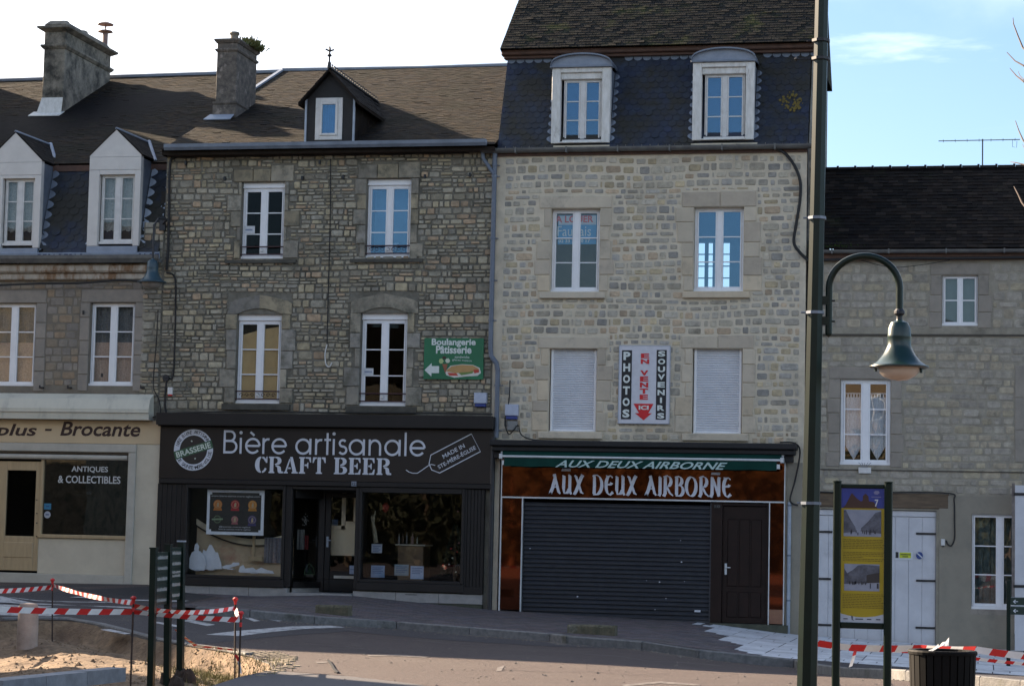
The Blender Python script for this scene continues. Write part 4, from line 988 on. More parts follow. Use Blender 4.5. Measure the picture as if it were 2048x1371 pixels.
# roundel
rc = at(387, 899, Ys); rr = (at(425, 899, Ys).x-at(349, 899, Ys).x)/2*1.03
def disc(mb, c, r0, r1, y, n=40):
    for i in range(n):
        a, b = 2*math.pi*i/n, 2*math.pi*(i+1)/n
        if r0 <= 0: mb.poly([(c[0], y, c[1]), (c[0]+r1*math.cos(a), y, c[1]+r1*math.sin(a)), (c[0]+r1*math.cos(b), y, c[1]+r1*math.sin(b))])
        else: mb.poly([(c[0]+r0*math.cos(a), y, c[1]+r0*math.sin(a)), (c[0]+r1*math.cos(a), y, c[1]+r1*math.sin(a)), (c[0]+r1*math.cos(b), y, c[1]+r1*math.sin(b)), (c[0]+r0*math.cos(b), y, c[1]+r0*math.sin(b))])
def ring_text(mb, txt, c, r, h, a_mid, y, step, inward=False, **kw):
    n = len(txt)
    for i, ch in enumerate(txt):
        if ch == ' ': continue
        a = RAD(a_mid) + (i-(n-1)/2)*step*(-1 if not inward else 1)
        vs, fs, x0, x1, y0, y1 = text_mesh(ch, **kw); w = h*min(.95, (x1-x0)/(.73))
        put_text(mb, ch, (c[0]+r*math.cos(a), c[1]+r*math.sin(a)), w, h*(.2 if ch == '-' else 1), y, ang=(a-math.pi/2) if not inward else (a+math.pi/2), **kw)
C2 = (rc.x, rc.z)
m = MB(); disc(m, C2, rr*.70, rr, Ys-.003); m.build('roundel_ring', M_letter, fas)
m = MB(); disc(m, C2, 0, rr*.66, Ys-.0025); m.build('roundel_centre', mat('dark_brown_ink', (.022, .016, .014), None, 5, .5), fas)
m = MB(); ring_text(m, '1ÈRE BIÈRE ARTISANALE', C2, rr*.855, rr*.17, 93, Ys-.0045, .128, bold=.01); ring_text(m, 'DE SAINTE-MÈRE-ÉGLISE', C2, rr*.855, rr*.17, -78, Ys-.0045, .122, inward=True, bold=.01); m.build('roundel_lettering', M_inkk, fas)
m = MB(); an = .30; ca, sa = math.cos(an), math.sin(an); hw, hh = rr*1.0, rr*.20
m.poly([(C2[0]+a*hw*ca-b*hh*sa, Ys-.005, C2[1]+a*hw*sa+b*hh*ca) for a, b in ((-1, -1), (1, -1), (1, 1), (-1, 1))]); m.build('roundel_band', plain('dark_green_band', (.04, .10, .05)), fas)
m = MB(); put_text(m, 'BRASSERIE', C2, rr*1.82, rr*.28, Ys-.0065, ang=an, bold=.02)
for s in (-1, 1):
    cx, cz = C2[0]-s*rr*.1*1, C2[1]+s*rr*.42; m.poly([(cx+rr*(.06 if k % 2 == 0 else .025)*math.cos(k*.628+1.57), Ys-.005, cz+rr*(.06 if k % 2 == 0 else .025)*math.sin(k*.628+1.57)) for k in range(10)])
m.build('band_lettering', plain('pale_green_letter', (.60, .66, .58)), fas)
# ------------------------------------------------------------------- C : tall mansard house with the shuttered shop
C_ = thing('mansard_house', 'tall pale rubble house with blue scale slate mansard and two arched dormers', 'house', (2.8, 0, 0))
zCt = zat(1300, 303); zCs = zat(1300, 884)
wC = [rect(1101, 417, 1199, 583), rect(1387, 414, 1487, 582), rect(1097, 697, 1193, 862), rect(1384, 697, 1484, 866)]
YC = 5.2
rearw = rect(1392, 484, 1459, 579, YC)
zsh0 = zb(2)
m = MB(); wall_mb(m, XC0, XC1, -1.2, zCt+.15, wC + [(XC0+.2, XC1-.35, -.9, zCs-.2)])
wallC = m.build('wall', M_mort_c, C_)
m = MB(); shell(m, XC0, XC1, YC, -1.2, zCt+.1, back_holes=[R4(rearw)]); slabs(m, XC0, XC1, YC, [zCs-.35, zat(1300, 640), zCt-.15])
m.box(1.95, 2.1, .3, YC, zCs, zCt)
m.build('interior_wall', mat('bluish_room', (.30, .33, .38), (.25, .28, .32), 2, .9), C_)
q = rearw; m = MB(); xs_ = [q[0], q[0]+.19, q[0]+.27, q[1]-.24, q[1]-.17, q[1]]
for a, b in ((q[0]+.19*1.0, q[0]+.27), (q[0]+.37, q[0]+.46)): m.box(a, b, YC+.02, YC+.1, q[2], q[3])
for k in (1, 2, 3): zc = q[2]+(q[3]-q[2])*k/4+.0; m.box(q[0], q[1], YC+.05, YC+.08, zc-.012, zc+.012)
m.build('rear_window', M_white, C_)
keep = []
for i, r_ in enumerate(wC):
    r_ = R4(r_)
    keep += surround(wallC, r_, M_dress_c, wj=.26 if i < 2 else .24, seed=50+i, lintel=.30 if i < 2 else .26, nrow=5, rough_edge=.15, lint_parts=2 if i % 2 else 1, proud=.022)
    keep.append(r_)
    if i < 2: q = MB(); q.cbox(r_[0]-.2, r_[1]+.14, -.09, .02, r_[2]-.14, r_[2]-.012, .01); q.build('window_sill', M_dress_c, C_); keep.append((r_[0]-.2, r_[1]+.14, r_[2]-.14, r_[2]))
    else: q = MB(); q.cbox(r_[0]-.18, r_[1]+.14, -.07, .02, r_[2]-.15, r_[2]-.012, .01); q.build('window_sill', M_dress_c, C_); keep.append((r_[0]-.2, r_[1]+.14, r_[2]-.16, r_[2]))
keep.append((XC0, XC0+.16, -1, 12)); keep.append((XC1-.04, XC1+1, -1, 12))
st = lay_stones(XC0+.05, XC1-.1, zCs+.02, zCt-.10, keep, band=(.115, .19), wid=(.12, .34), gap=.042, seed=12, single=1.0, wave=.04)
put_stones(wallC, st, M_stone_c, seed=6, depth=(.006, .018), limit=300)
# glazing
f_ = []
for i in range(2): f_.append(casement(C_, R4(wC[i]), M_white, G_sky if i else G_pane, y=.16, low=.09, fw=.05))
# poster in the left window
q = wC[0]; m = MB(); m.box(q[0]-.1, q[1]+.1, .62, .66, q[2]-.1, q[3]+.1); m.build('tree_reflection_sheet', mat('reflected_tree_brown', (.035, .028, .02), (.02, .017, .013), 6, .9), f_[0][0])  # dark backing added behind the panes, standing for their tree reflections
q = wC[0]; m = MB(); pz0, pz1 = zat(1150, 486), zat(1150, 428)
m.box(q[0]+.11, q[1]-.10, .178, .184, pz0, pz1); po = m.build('poster', plain('poster_blue', (.04, .27, .52)), f_[0][0])
m = MB(); m.box(q[0]+.12, q[1]-.11, .174, .177, zat(1150, 447), pz1-.01); m.build('poster_band', plain('pale_poster', (.48, .52, .58)), f_[0][0])
m = MB(); text_px(m, 'A LOUER', 1111, 431, 1187, 445, .171, dy=0, bold=.03); m.build('lettering', plain('poster_red', (.55, .05, .06)), f_[0][0])
m = MB(); text_px(m, 'Faudais', 1115, 452, 1182, 472, .171, dy=0); text_px(m, '02 33 21 50 17', 1117, 478, 1180, 485, .171, dy=0, bold=.02); m.build('poster_lettering', plain('poster_white', (.6, .65, .68)), f_[0][0])
# roller shutters
for i in (2, 3):
    x0, x1, z0, z1 = wC[i]; x0 += .02; x1 -= .02; sh = MB(); n = 34; h = (z1-z0-.05)/n
    for k in range(n):
        zc = z0+.05+k*h; sh._add([(x0+.05, .145, zc), (x1-.05, .145, zc), (x1-.05, .130, zc+h*.35), (x0+.05, .130, zc+h*.35), (x1-.05, .130, zc+h*.75), (x0+.05, .130, zc+h*.75), (x1-.05, .147, zc+h), (x0+.05, .147, zc+h)], [(0,1,2,3), (3,2,4,5), (5,4,6,7)])
    g = MB(); g.cbox(x0, x0+.05, .10, .2, z0, z1); g.cbox(x1-.05, x1, .10, .2, z0, z1); g.cbox(x0+.05, x1-.05, .12, .2, z0, z0+.05); g.box(x0-.0, x1+.0, .06, .1, z0-.012, z0+.01)
    for s in (x0+.08, x1-.08): g.tube([(s, .12, z0+.035), (s, .105, z0+.035)], .012, 6)
    gg = g.build('roller_shutter', M_white, C_); sh.build('shutter_slats', M_shut_w, gg, kind='stuff')
# gutter & eave
m = MB(); zg = zat(1300, 293, -.12); pts = []
for t in range(0, 9): a = math.pi+math.pi*t/8; pts.append((-.12+.09*math.cos(a), .09*math.sin(a)))
o = [(p[0], p[1]) for p in pts] + [(-.12+.075*math.cos(math.pi+math.pi*t/8), .075*math.sin(math.pi+math.pi*t/8)) for t in range(8, -1, -1)]
def run(mb, prof, x0, x1, z0, z1=None):
    z1 = z0 if z1 is None else z1; n = len(prof)
    mb._add([(x0, p[0], z0+p[1]) for p in prof] + [(x1, p[0], z1+p[1]) for p in prof], [tuple(range(n)), tuple(range(2*n-1, n-1, -1))] + [(i, n+i, n+(i+1) % n, (i+1) % n) for i in range(n)])
run(m, o, at(966, 296, -.12).x, XC1+.12, zg)
for k in range(6): m.box(XC0+.4+k*1.05, XC0+.43+k*1.05, -.215, -.02, zg-.10, zg+.015)
m.build('gutter', M_gutter, C_)
m = MB(); m.box(XC0, XC1, -.05, .02, zCt-.06, zCt+.03); m.build('eave_board', M_eavewood, C_)
# mansard
yb = .82; zb0 = zCt+.08; zb1 = zat(1300, 108, yb)
m = MB(); m._add([(XC0, .0, zb0), (XC1, .0, zb0), (XC1, yb, zb1), (XC0, yb, zb1), (XC0, YC, zb0), (XC1, YC, zb0), (XC0, YC, zb1), (XC1, YC, zb1)], [(0,1,2,3), (0,3,6,4), (1,5,7,2), (4,6,7,5)])
mans = m.build('mansard', M_scale, C_)
dC = [rect(1103, 135, 1220, 286, -.02), rect(1385, 124, 1508, 280, -.02)]
zM = lambda y: zb0+(zb1-zb0)*y/yb
def skipC(c): return any(d[0]-.0 < c.x < d[1]+.0 and c.z < d[3]+.12 for d in dC)
tiles(mans, [(XC0, -.02, zb0), (XC1, -.02, zb0), (XC1, yb-.02, zb1), (XC0, yb-.02, zb1)], M_scale, course=.125, tw=.165, scale_shape=True, lift=.012, seed=21, limit=290, skip=skipC, name='scale_slate')
m = MB(); x = XC0
while x < XC1:
    if not any(d[0]-.1 < x+.09 < d[1]+.1 for d in dC):
        yy = lambda z: (z-zb0)/(zb1-zb0)*yb-.045
        m.poly([(x, yy(zb1), zb1), (x, yy(zb1-.08), zb1-.08)] + [(x+.09-.09*math.cos(a), yy(zb1-.08-.08*math.sin(a)), zb1-.08-.08*math.sin(a)) for a in (.5, 1.0, 1.57, 2.1, 2.6)] + [(x+.18, yy(zb1-.08), zb1-.08), (x+.18, yy(zb1), zb1)])
    x += .19
m.build('scalloped_flashing', M_zinc, mans)
m = MB(); m.cbox(XC0-.1, XC1+.08, yb-.24, yb+.05, zb1-.0, zb1+.11, .02); m.cbox(XC0-.06, XC1+.05, yb-.15, yb+.05, zb1-.06, zb1-.001); m.build('eave_board', M_eavewood, mans)
# upper roof
yr = YC+1.6; y0_, z0_ = yb-.36, zb1+.10; sl = math.tan(RAD(40)); y1_ = 3.1
m = MB(); A_ = (XC0-.10, y0_, z0_); B_ = (XC1+.1, y0_, z0_); z1_ = z0_+(y1_-y0_)*sl
m._add([A_, B_, (XC1+.1, y1_, z1_), (XC0-.1, y1_, z1_), (XC0-.1, YC+.35, z0_), (XC1+.1, YC+.35, z0_), (XC0-.1, yb, z0_-.1), (XC1+.1, yb, z0_-.1)], [(0,1,2,3), (3,2,5,4), (0,3,4,6), (1,7,5,2)])
rC = m.build('roof', M_slate_m, C_)
m = MB(); m.poly([(XC1-.02, YC, zb0), (XC1-.02, 8.4, zb0), (XC1-.02, 8.4, z0_), (XC1-.02, YC, z0_)])
tiles(rC, [A_, B_, (XC1+.1, y1_, z1_), (XC0-.1, y1_, z1_)], M_slate_m, course=.105, tw=.16, lift=.011, seed=22, name='slate')
# grey rendered gable on the right
m = MB(); m.box(XC1-.01, XC1+.10, .3, YC, -1, zb0); m._add([(XC1+.02, .1, zb0), (XC1+.02, yb, zb1), (XC1+.02, YC, zb1), (XC1+.02, YC, zb0)], [(0, 1, 2, 3)])
m.build('gable_render', M_render, C_)
# ochre lichen ring on the mansard
m = MB(); q = rect(1566, 186, 1604, 226, .45); cx, cz = (q[0]+q[1])/2, (q[2]+q[3])/2; r = random.Random(4)
for i in range(70):
    a = r.uniform(0, 6.28); rr_ = .06+.14*abs(r.gauss(.6, .35)); x, z = cx+rr_*math.cos(a), cz+rr_*math.sin(a); y = (z-zb0)/(zb1-zb0)*yb-.046; s = r.uniform(.012, .035)
    m.poly([(x+s*math.cos(b), y+s*math.sin(b)*.42-.0, z+s*math.sin(b)) for b in (0, 1, 2, 3, 4, 5)])
m.build('lichen', mat('ochre_lichen', (.17, .12, .02), (.10, .075, .02), 20, .9), mans, kind='stuff')
# dormers
def arch_dormer(d, yf=-.02):
    x0, x1, z0, z1 = d; xm = (x0+x1)/2; b = .17; m = MB(); yo = .6+.2; open_ = (x0+b*1.05, x1-b*1.0, z0+.03, z1-.10)
    m.cbox(x0, open_[0], yf-.0, yf+.16, z0, z1, .01); m.cbox(open_[1], x1, yf, yf+.16, z0, z1, .01); m.cbox(open_[0], open_[1], yf+.001, yf+.16, open_[3], z1, .01); m.cbox(open_[0], open_[1], yf-.03, yf+.16, z0, open_[2], .008)
    dd = m.build('dormer', M_wpaint_old, C_)
    for s in (x0+.02, x1-.02): m = MB(); m._add([(s, yf+.16, z0), (s, yb+.1, z0), (s, yb+.1, z1), (s, yf+.16, z1)], [(0, 1, 2, 3)]); m.build('dormer_cheek', M_zinc, dd)
    # scalloped lead along the cheeks
    m = MB(); z = z0+.02
    while z < z1-.1:
        for s, q in ((x0, -1), (x1, 1)):
            y = (z-zb0)/(zb1-zb0)*yb-.05
            m.poly([(s, y-.0, z)] + [(s+q*.10*math.sin(t), y+.09*(t/3.14)*.42, z+.16*(t/3.14)) for t in (.5, 1.0, 1.57, 2.1, 2.6)] + [(s, y+.07, z+.16)])
        z += .17
    m.build('scalloped_flashing', M_zinc, dd)
    # segmental head
    m = MB(); W_ = (x1-x0)/2+.03; hgt = .235; K = 14
    low = [(xm-W_, z1+.0), (xm+W_, z1+.0)]; top = [(xm+W_*math.cos(math.pi*t/K), z1+.03+hgt*math.sin(math.pi*t/K)**.8) for t in range(K+1)]
    m.xz([low[0], low[1]] + top, yf+.02, yf+.10); m.build('dormer_head', M_lead, dd)
    m = MB()
    for t in range(K):
        a, c = top[t], top[t+1]; m._add([(a[0], yf-.06, a[1]), (c[0], yf-.06, c[1]), (c[0], yb+.3, c[1]), (a[0], yb+.3, a[1]), (a[0], yf-.06, a[1]+.03), (c[0], yf-.06, c[1]+.03), (c[0], yb+.3, c[1]+.03), (a[0], yb+.3, a[1]+.03)], [(0,1,2,3), (7,6,5,4), (0,4,5,1)])
    m.cbox(xm-W_-.01, xm+W_+.01, yf-.05, yf+.12, z1-.002, z1+.035, .006); m.build('dormer_roof', M_zinc, dd)
    # blind box over the glazing, casement
    o = open_; m = MB(); m.cbox(o[0], o[1], yf+.05, yf+.15, o[3]-.13, o[3], .01); m.build('blind_box', M_wpaint_old, dd)
    fr, _ = casement(C_, (o[0]+.05, o[1]-.02, o[2], o[3]-.13), M_wpaint, G_sky, y=yf+.14, fw=.03, low=.05)
    m = MB(); m.box(o[0], o[1], yf+.155, yf+.2, o[2], o[3]); 
    q = MB(); q.box(o[0], o[1], yf+.30, yf+.33, o[2], o[3]); q.build('blue_blind', mat('deep_blue_blind', (.03, .05, .11), (.022, .04, .09), 3, .8), fr)
for d in dC: arch_dormer(R4(d))
# --- shopfront of C
xl, xr = at(1003, 940, -.1).x, at(1571, 940, -.1).x
m = MB(); zc1, zc0 = zat(1300, 883, -.35), zat(1300, 905, -.35)
m.cbox(XC0+.06, XC1-.12, -.42, .0, zc0+.10, zc1, .02); m.cbox(XC0+.1, XC1-.16, -.34, .0, zc0, zc0+.098, .015)
m.cbox(XC0+.12, XC1-.2, -.2, .0, zc0-.14, zc0-.003, .01)
shc = m.build('shopfront', M_darkband, C_)
# reflecting copper-brown panels
def mirror_mat():
    m = bpy.data.materials.new('copper_mirror_glass'); MATS['copper_mirror_glass'] = m; m.use_nodes = True; t = m.node_tree; b = t.nodes['Principled BSDF']
    b.inputs['Base Color'].default_value = (.17, .052, .026, 1); b.inputs['Metallic'].default_value = .93; b.inputs['Roughness'].default_value = .03
    n = N(t, 'ShaderNodeTexNoise'); n.inputs['Scale'].default_value = .5; g = N(t, 'ShaderNodeNewGeometry'); t.links.new(g.outputs['Position'], n.inputs[0])
    bp = N(t, 'ShaderNodeBump'); bp.inputs['Strength'].default_value = .04; bp.inputs['Distance'].default_value = .05; t.links.new(n.outputs['Fac'], bp.inputs['Height']); t.links.new(bp.outputs[0], b.inputs['Normal']); return m
M_copper = mirror_mat()
zp1, zp0 = zat(1290, 925, -.1), zat(1290, 997, -.1)
m = MB(); m.box(xl+.02, xr-.02, -.10, -.06, zp0, zp1+.12); pan = m.build('sign_panel', M_copper, shc)
xg0, xg1 = at(1046, 1100, -.05).x, at(1419, 1100, -.05).x; xdr0, xdr1 = at(1444, 1130, -.0).x, at(1533, 1130, .0).x
xp1 = at(1044, 1100, -.1).x; xq0, xq1 = at(1537, 1120, -.1).x, at(1568, 1120, -.1).x
zfL, zfR = zb(-.2), zb(5.2)+.12
m = MB(); m.box(xl+.03, xp1-.02, -.10, -.05, zfL+.02, zp0-.035); m.build('side_panel', M_copper, shc)
m = MB(); m.box(xq0+.02, xq1-.01, -.10, -.05, zfR+.30, zp0-.035); m.build('side_panel', M_copper, shc)
m = MB(); m.box(xq0+.02, xq1-.01, -.101, -.05, zfR+.02, zfR+.295); m.build('side_panel_foot', mat('copper_matt', (.30, .17, .11), (.24, .13, .09), 3, .3, metal=.5), shc)
m = MB()
m.box(xl-.0, xr, -.115, -.05, zp0-.03, zp0-.001)
for a, zz in ((xl-.0, zfL), (xp1-.02, zfL), (xq0, zfR), (xq1-.01, zfR)): m.box(a, a+.02 if a != xl else a+.028, -.116, -.045, zz-.02, zp0-.031)
m.box(xl, xl+.02, -.115, -.05, zp0, zp1+.1); m.box(xr-.02, xr, -.115, -.05, zp0, zp1+.1)
m.build('trim_strip', M_awnbar, shc)
FS = MB(); q = rect(1100, 947, 1463, 989, -.105); uncial_text(FS, 'AUX DEUX AIRBORNE', q[0], q[1], q[2]-.02, q[3]-.03, -.104)
for a in ((1123, 936, 1141, 941.5), (1422, 944, 1440, 949)): q = rect(*a, -.105); FS.xz([(q[0], q[2]), (q[1], q[2]), (q[1]+.01, q[3]), (q[0]+.01, q[3])], -.108, -.104)
FS.build('lettering', M_letter, pan)
# grey roller shutter, slat by slat
nS = 27; zt_ = zp0-.04; z0g = zb(4.2)+.02; zq = [z0g+(zt_-z0g)*i/nS for i in range(nS+1)]
rs = MB(); rs.box(xg0-.03, xg0, -.04, .05, zb(.5), zt_); rs.box(xg1, xg1+.03, -.04, .05, z0g-.05, zt_); rs = rs.build('roller_door', M_shutter, C_)
for i in range(nS-1):
    m = MB(); h = zq[i+1]-zq[i]; a, b = xg0+.002, xg1-.002; z = zq[i]+.02
    m._add([(a, .012, z), (b, .012, z), (b, -.014, z+h*.25), (a, -.014, z+h*.25), (b, -.016, z+h*.6), (a, -.016, z+h*.6), (b, .010, z+h*.88), (a, .010, z+h*.88), (b, .016, z+h), (a, .016, z+h)], [(0,1,2,3), (3,2,4,5), (5,4,6,7), (7,6,8,9)])
    m.build('slat', M_shutter, rs, smooth=False)
m = MB(); m._add([(xg0, -.02, zb(.3)-.1), (xg1, -.02, zb(4.2)-.1), (xg1, -.02, z0g+.03), (xg0, -.02, z0g+.03), (xg0, .03, z0g+.03), (xg1, .03, z0g+.03)], [(0,1,2,3), (3,2,5,4)]); m.build('bottom_rail', M_shutter, rs)
m = MB(); r = random.Random(8)
for a, b in ((1361, 1080), (1363, 1123), (1293, 1160), (1319, 1163), (1369, 1162), (1332, 1196), (1155, 1192), (1310, 1218), (1060, 1096)):
    p = at(a, b, -.018); s = r.uniform(.006, .014); m.poly([(p.x+s*1.4*math.cos(k), p.y, p.z+s*math.sin(k)) for k in (0, 1, 2, 3, 4, 5)])
q = rect(1389, 1219, 1401, 1223, -.018); m.box(q[0], q[1], -.022, -.017, q[2], q[3])
m.build('paint_specks', M_letter, rs, kind='stuff')
# brown door and its post
m = MB(); z0 = zb(4.6)+.08; m.cbox(xg1+.03, xdr0, -.06, .1, z0-.3, zt_, .01); m.cbox(xdr1, xq0, -.05, .1, zfR, zt_, .005); m.cbox(xdr0, xdr1, -.04, .1, zt_-.06, zt_); m.build('door_frame', M_brdoor, C_)
m = MB(); m.cbox(xdr0+.003, xdr1-.003, .02, .08, zfR+.01, zt_-.065, .004); dC_ = m.build('door', M_brdoor, C_)
w = (xdr1-xdr0-.26)/3
for i in range(3):
    for a, b in ((zfR+.12, zfR+.62), (zfR+.72, zt_-.32)):
        m = MB(); x = xdr0+.10+i*(w+.03); m.cbox(x, x+w, .004, .03, a, b, .012); m.build('door_panel', M_brdoor, dC_)
m = MB(); z = zat(1452, 1137, 0); m.cbox(xdr0+.05, xdr0+.095, .0, .02, z-.11, z+.11, .004); m.tube([(xdr0+.07, -.0, z+.03), (xdr0+.07, -.04, z+.03), (xdr0+.17, -.04, z+.03)], .011, 6); m.build('handle', M_awnbar, dC_)
m = MB(); q = rect(1428, 1009, 1441, 1015, -.07); m.box(q[0], q[1], -.07, -.06, q[2], q[3]); n_ = m.build('house_number', M_black, C_); m = MB(); put_text(m, '10', ((q[0]+q[1])/2, (q[2]+q[3])/2), .10, .055, -.074); m.build('numerals', M_gutter, n_)
m = MB(); m.box(xg1+.03, xr+.08, -.22, .15, -.9, zfR); m.build('door_step', M_plinthgreen, C_)
m = MB(); m.box(xr+.03, XC1-.02, -.03, .0, zb(5.7)-.3, zc0-.14); m.build('pier', M_dplaster, C_)
# --- awning
AW = thing('awning', 'rolled-up green canvas awning with white bar above the copper brown shop sign', 'awning', (2.5, -.3, 3.4))
ya = -.38; za1, zab, za0 = zat(1290, 900, ya), zat(1290, 916, ya), zat(1290, 936, ya-.04); xa0, xa1 = at(1004, 915, ya).x, at(1562, 922, ya).x
m = MB(); m._add([(xa0, -.20, za1+.08), (xa1, -.20, za1+.08), (xa1, ya, zab+.02), (xa0, ya, zab+.02), (xa0, -.20, za1-.0), (xa1, -.20, za1-.0), (xa1, ya+.02, zab-.02), (xa0, ya+.02, zab-.02)], [(0,1,2,3), (7,6,5,4), (0,3,7,4), (1,5,6,2), (3,2,6,7)]); m.build('canvas', M_green, AW)
m = MB(); n = 40; vs = []
for i in range(n+1):
    u = i/n; x = xa0+.05+(xa1-xa0-.13)*u; w = .008*math.sin(u*37); vs += [(x, ya-.035, zab-.03), (x, ya-.045+w, za0+.006*math.sin(u*50))]
m._add(vs, [(2*i, 2*i+1, 2*i+3, 2*i+2) for i in range(n)]); val = m.build('valance', M_green, AW)
m = MB(); q = rect(1110, 919, 1455, 939, ya-.06); put_text(m, 'AUX DEUX AIRBORNE', ((q[0]+q[1])/2, (q[2]+q[3])/2), q[1]-q[0], (q[3]-q[2])*.72, ya-.062, shear=.42, bold=.018); m.build('lettering', plain('pale_green_white', (.42, .56, .54)), val)
m = MB(); m.tube([(xa0, ya-.03, zab), (xa1, ya-.03, zab)], .024, 8); m.build('front_bar', M_awnbar, AW)
for x in (xa0-.02, xa1+.02): m = MB(); m.cbox(x-.03, x+.03, ya-.06, -.2, zab-.05, zab+.05); m.tube([(x, -.30, zab+.06), (x, -.22, zab+.14)], .03, 8); m.box(x-.03+(.06 if x < 0 else -.07), x+.03+(.06 if x < 0 else -.07), ya-.03, ya+.0, zab-.17, zab-.08); m.build('bracket', M_awnbar, AW)

# ------------------------------------------------------------------- A : antique shop house
A = thing('corner_shop_house', 'low house with pointed white dormers and cream antique shop front', 'house', (-9.5, 0, 0))
zAt = zat(150, 530); wA = [rect(-22, 606, 70, 771), rect(178, 605, 268, 771)]
zA0 = zat(150, 786); sA = rect(-200, 905, 253, 1150)
m = MB(); wall_mb(m, XA0, XB0, -.6, zAt, wA + [(XA0+.3, sA[1], .2, sA[3])]); wallA = m.build('wall', M_mort_a, A)
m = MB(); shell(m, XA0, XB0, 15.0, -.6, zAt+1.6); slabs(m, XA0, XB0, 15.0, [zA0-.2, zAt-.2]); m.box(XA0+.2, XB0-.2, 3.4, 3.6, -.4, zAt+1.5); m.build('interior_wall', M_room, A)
keep = []
for i, r_ in enumerate(wA):
    r_ = R4(r_); keep += surround(wallA, (r_[0], r_[1], r_[2]-.12, r_[3]), M_dress_a, wj=.22 if i else .24, seed=70+i, lintel=.28, nrow=5, rough_edge=0.01, lint_parts=1, proud=.018); keep.append((r_[0], r_[1], r_[2]-.16, r_[3]))
keep.append((XB0-.42, XB0, zA0, zAt-.0)) if False else None
st = lay_stones(XA0, XB0-.45, zA0+.16, zAt-.12, keep, band=(.13, .19), wid=(.16, .34), gap=.018, seed=31, single=.95, wave=.008)
put_stones(wallA, st, M_stone_a, seed=9, depth=(.006, .012), limit=180)
st = lay_stones(XB0-.44, XB0+.0, zA0-.2, zAt+.9, [], band=(.12, .20), wid=(.14, .34), gap=.022, seed=32, single=.6, wave=.02)
put_stones(wallA, st, M_stone_b, seed=10, y=-.012, depth=(.01, .022), limit=60)
m = MB(); m.box(XB0-.45, XB0-.001, -.010, .02, zA0-.4, zAt+.9); m.build('quoin_backing', M_mort_b, A)
for i, r_ in enumerate(wA):
    fr, _ = casement(A, R4(r_), M_white, G_pane, y=.12, low=.08, fw=.05)
    x0, x1, z0, z1 = r_; zm = z0+(z1-z0)*.52
    curtain_mb(x0+.05, x1-.05, zm, z1-.05, .24, .01).build('lace_curtain', mat('grey_lace', (.20, .20, .21), (.08, .08, .09), 45, .9), fr)
    curtain_mb(x0+.05, x1-.05, z0+.06, zm+.02, .22, .004).build('brick_reflection_sheet', mat('reflected_brick_pink', (.66, .47, .38), (.40, .27, .21), 40, .9), fr)  # lower sheet carries the pink of brick reflected in the panes
m = MB()
for px, py in ((203, 628), (264, 628), (168, 625), (205, 750)): p = at(px, py); m.box(p.x-.015, p.x+.015, -.05, -.01, p.z-.04, p.z+.04)
for px in (84, 140, 286): p = at(px, 775); m.box(p.x-.03, p.x+.05, -.08, -.01, p.z-.015, p.z+.015); m.box(p.x-.03, p.x-.01, -.09, -.06, p.z-.02, p.z+.05)
m.build('shutter_hinges', M_cast, A, kind='stuff')
# cornice and gutter
m = MB(); x1 = XB0-.22; zc = zat(150, 559, -.1); z2 = zat(150, 527, -.2)
m.cbox(XA0, x1, -.10, .0, zc, zc+.14, .02); m.cbox(XA0, x1+.03, -.19, .0, zc+.142, z2, .04); m.build('cornice', M_cornice, A)
m = MB(); zg = zat(150, 517, -.3); run(m, [(-.12, -.06), (-.30, -.09), (-.36, .0), (-.37, .07), (-.33, .07), (-.30, -.03), (-.12, .0)], XA0, at(318, 515, -.3).x, zg+.0); m.build('gutter', M_gutter, A)
# mansard
yA = .6; za0_ = zg+.02; za1_ = zat(150, 332, yA)
m = MB(); m._add([(XA0, -.08, za0_), (XB0-.08, -.08, za0_), (XB0-.08, yA, za1_), (XA0, yA, za1_)], [(0,1,2,3)]); manA = m.build('mansard', M_scale, A)
dA = [rect(-27, 266, 82, 508, -.1), rect(178, 260, 281, 505, -.1)]
def skA(c): return any(d[0] < c.x < d[1] for d in dA)
tiles(manA, [(XA0+2.0, -.10, za0_+.12), (XB0-.08, -.10, za0_+.12), (XB0-.08, yA-.02, za1_), (XA0+2.0, yA-.02, za1_)], M_scale, course=.16, tw=.21, scale_shape=True, lift=.014, seed=41, limit=300, skip=skA, name='scale_slate')
m = MB(); run(m, [(-.13, 0), (-.15, .12), (-.10, .14), (-.08, 0)], XA0, XB0-.05, za0_); m.build('lead_strip', M_lead, manA)
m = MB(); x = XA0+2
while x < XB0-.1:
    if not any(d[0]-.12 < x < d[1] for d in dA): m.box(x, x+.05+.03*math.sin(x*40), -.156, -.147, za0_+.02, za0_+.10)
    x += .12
m.build('lead_gaps', mat('dark_blue_slate', (.03, .05, .12), None, 5, .7), manA, kind='stuff')  # dark blue blocks set along the lead strip
# upper roof of A, up to the same ridge as B
yu = yA-.12; zu = za1_+.03; ridge_l = zR-.0
m = MB(); zrl = zat(20, 163, YR); zrr = zat(420, 148, YR)
m._add([(XA0, yu, zu), (XB0-.05, yu, zu), (XB0-.05, YR, zrr), (XA0, YR, zrl), (XA0, 15.2, zu), (XB0-.05, 15.2, zu)], [(0,1,2,3), (3,2,5,4), (0,3,4)]); rA = m.build('roof', M_slate_d, A)
tiles(rA, [(XA0, yu, zu), (XB0-.06, yu, zu), (XB0-.06, YR, zrr), (XA0, YR, zrl)], M_slate, course=.105, tw=.16, lift=.010, seed=42, skip=lambda c: c.x < -15.5, name='slate')
m = MB(); m.tube([(XA0, YR, zrl+.02), (XB0, YR, zrr+.02)], .06, 6); m.build('ridge_tiles', M_zinc, rA)
m = MB(); m.box(XA0, XB0-.1, yA-.1, yA-.02, za1_-.13, za1_+.0); m.build('eave_board', M_eavewood, manA)
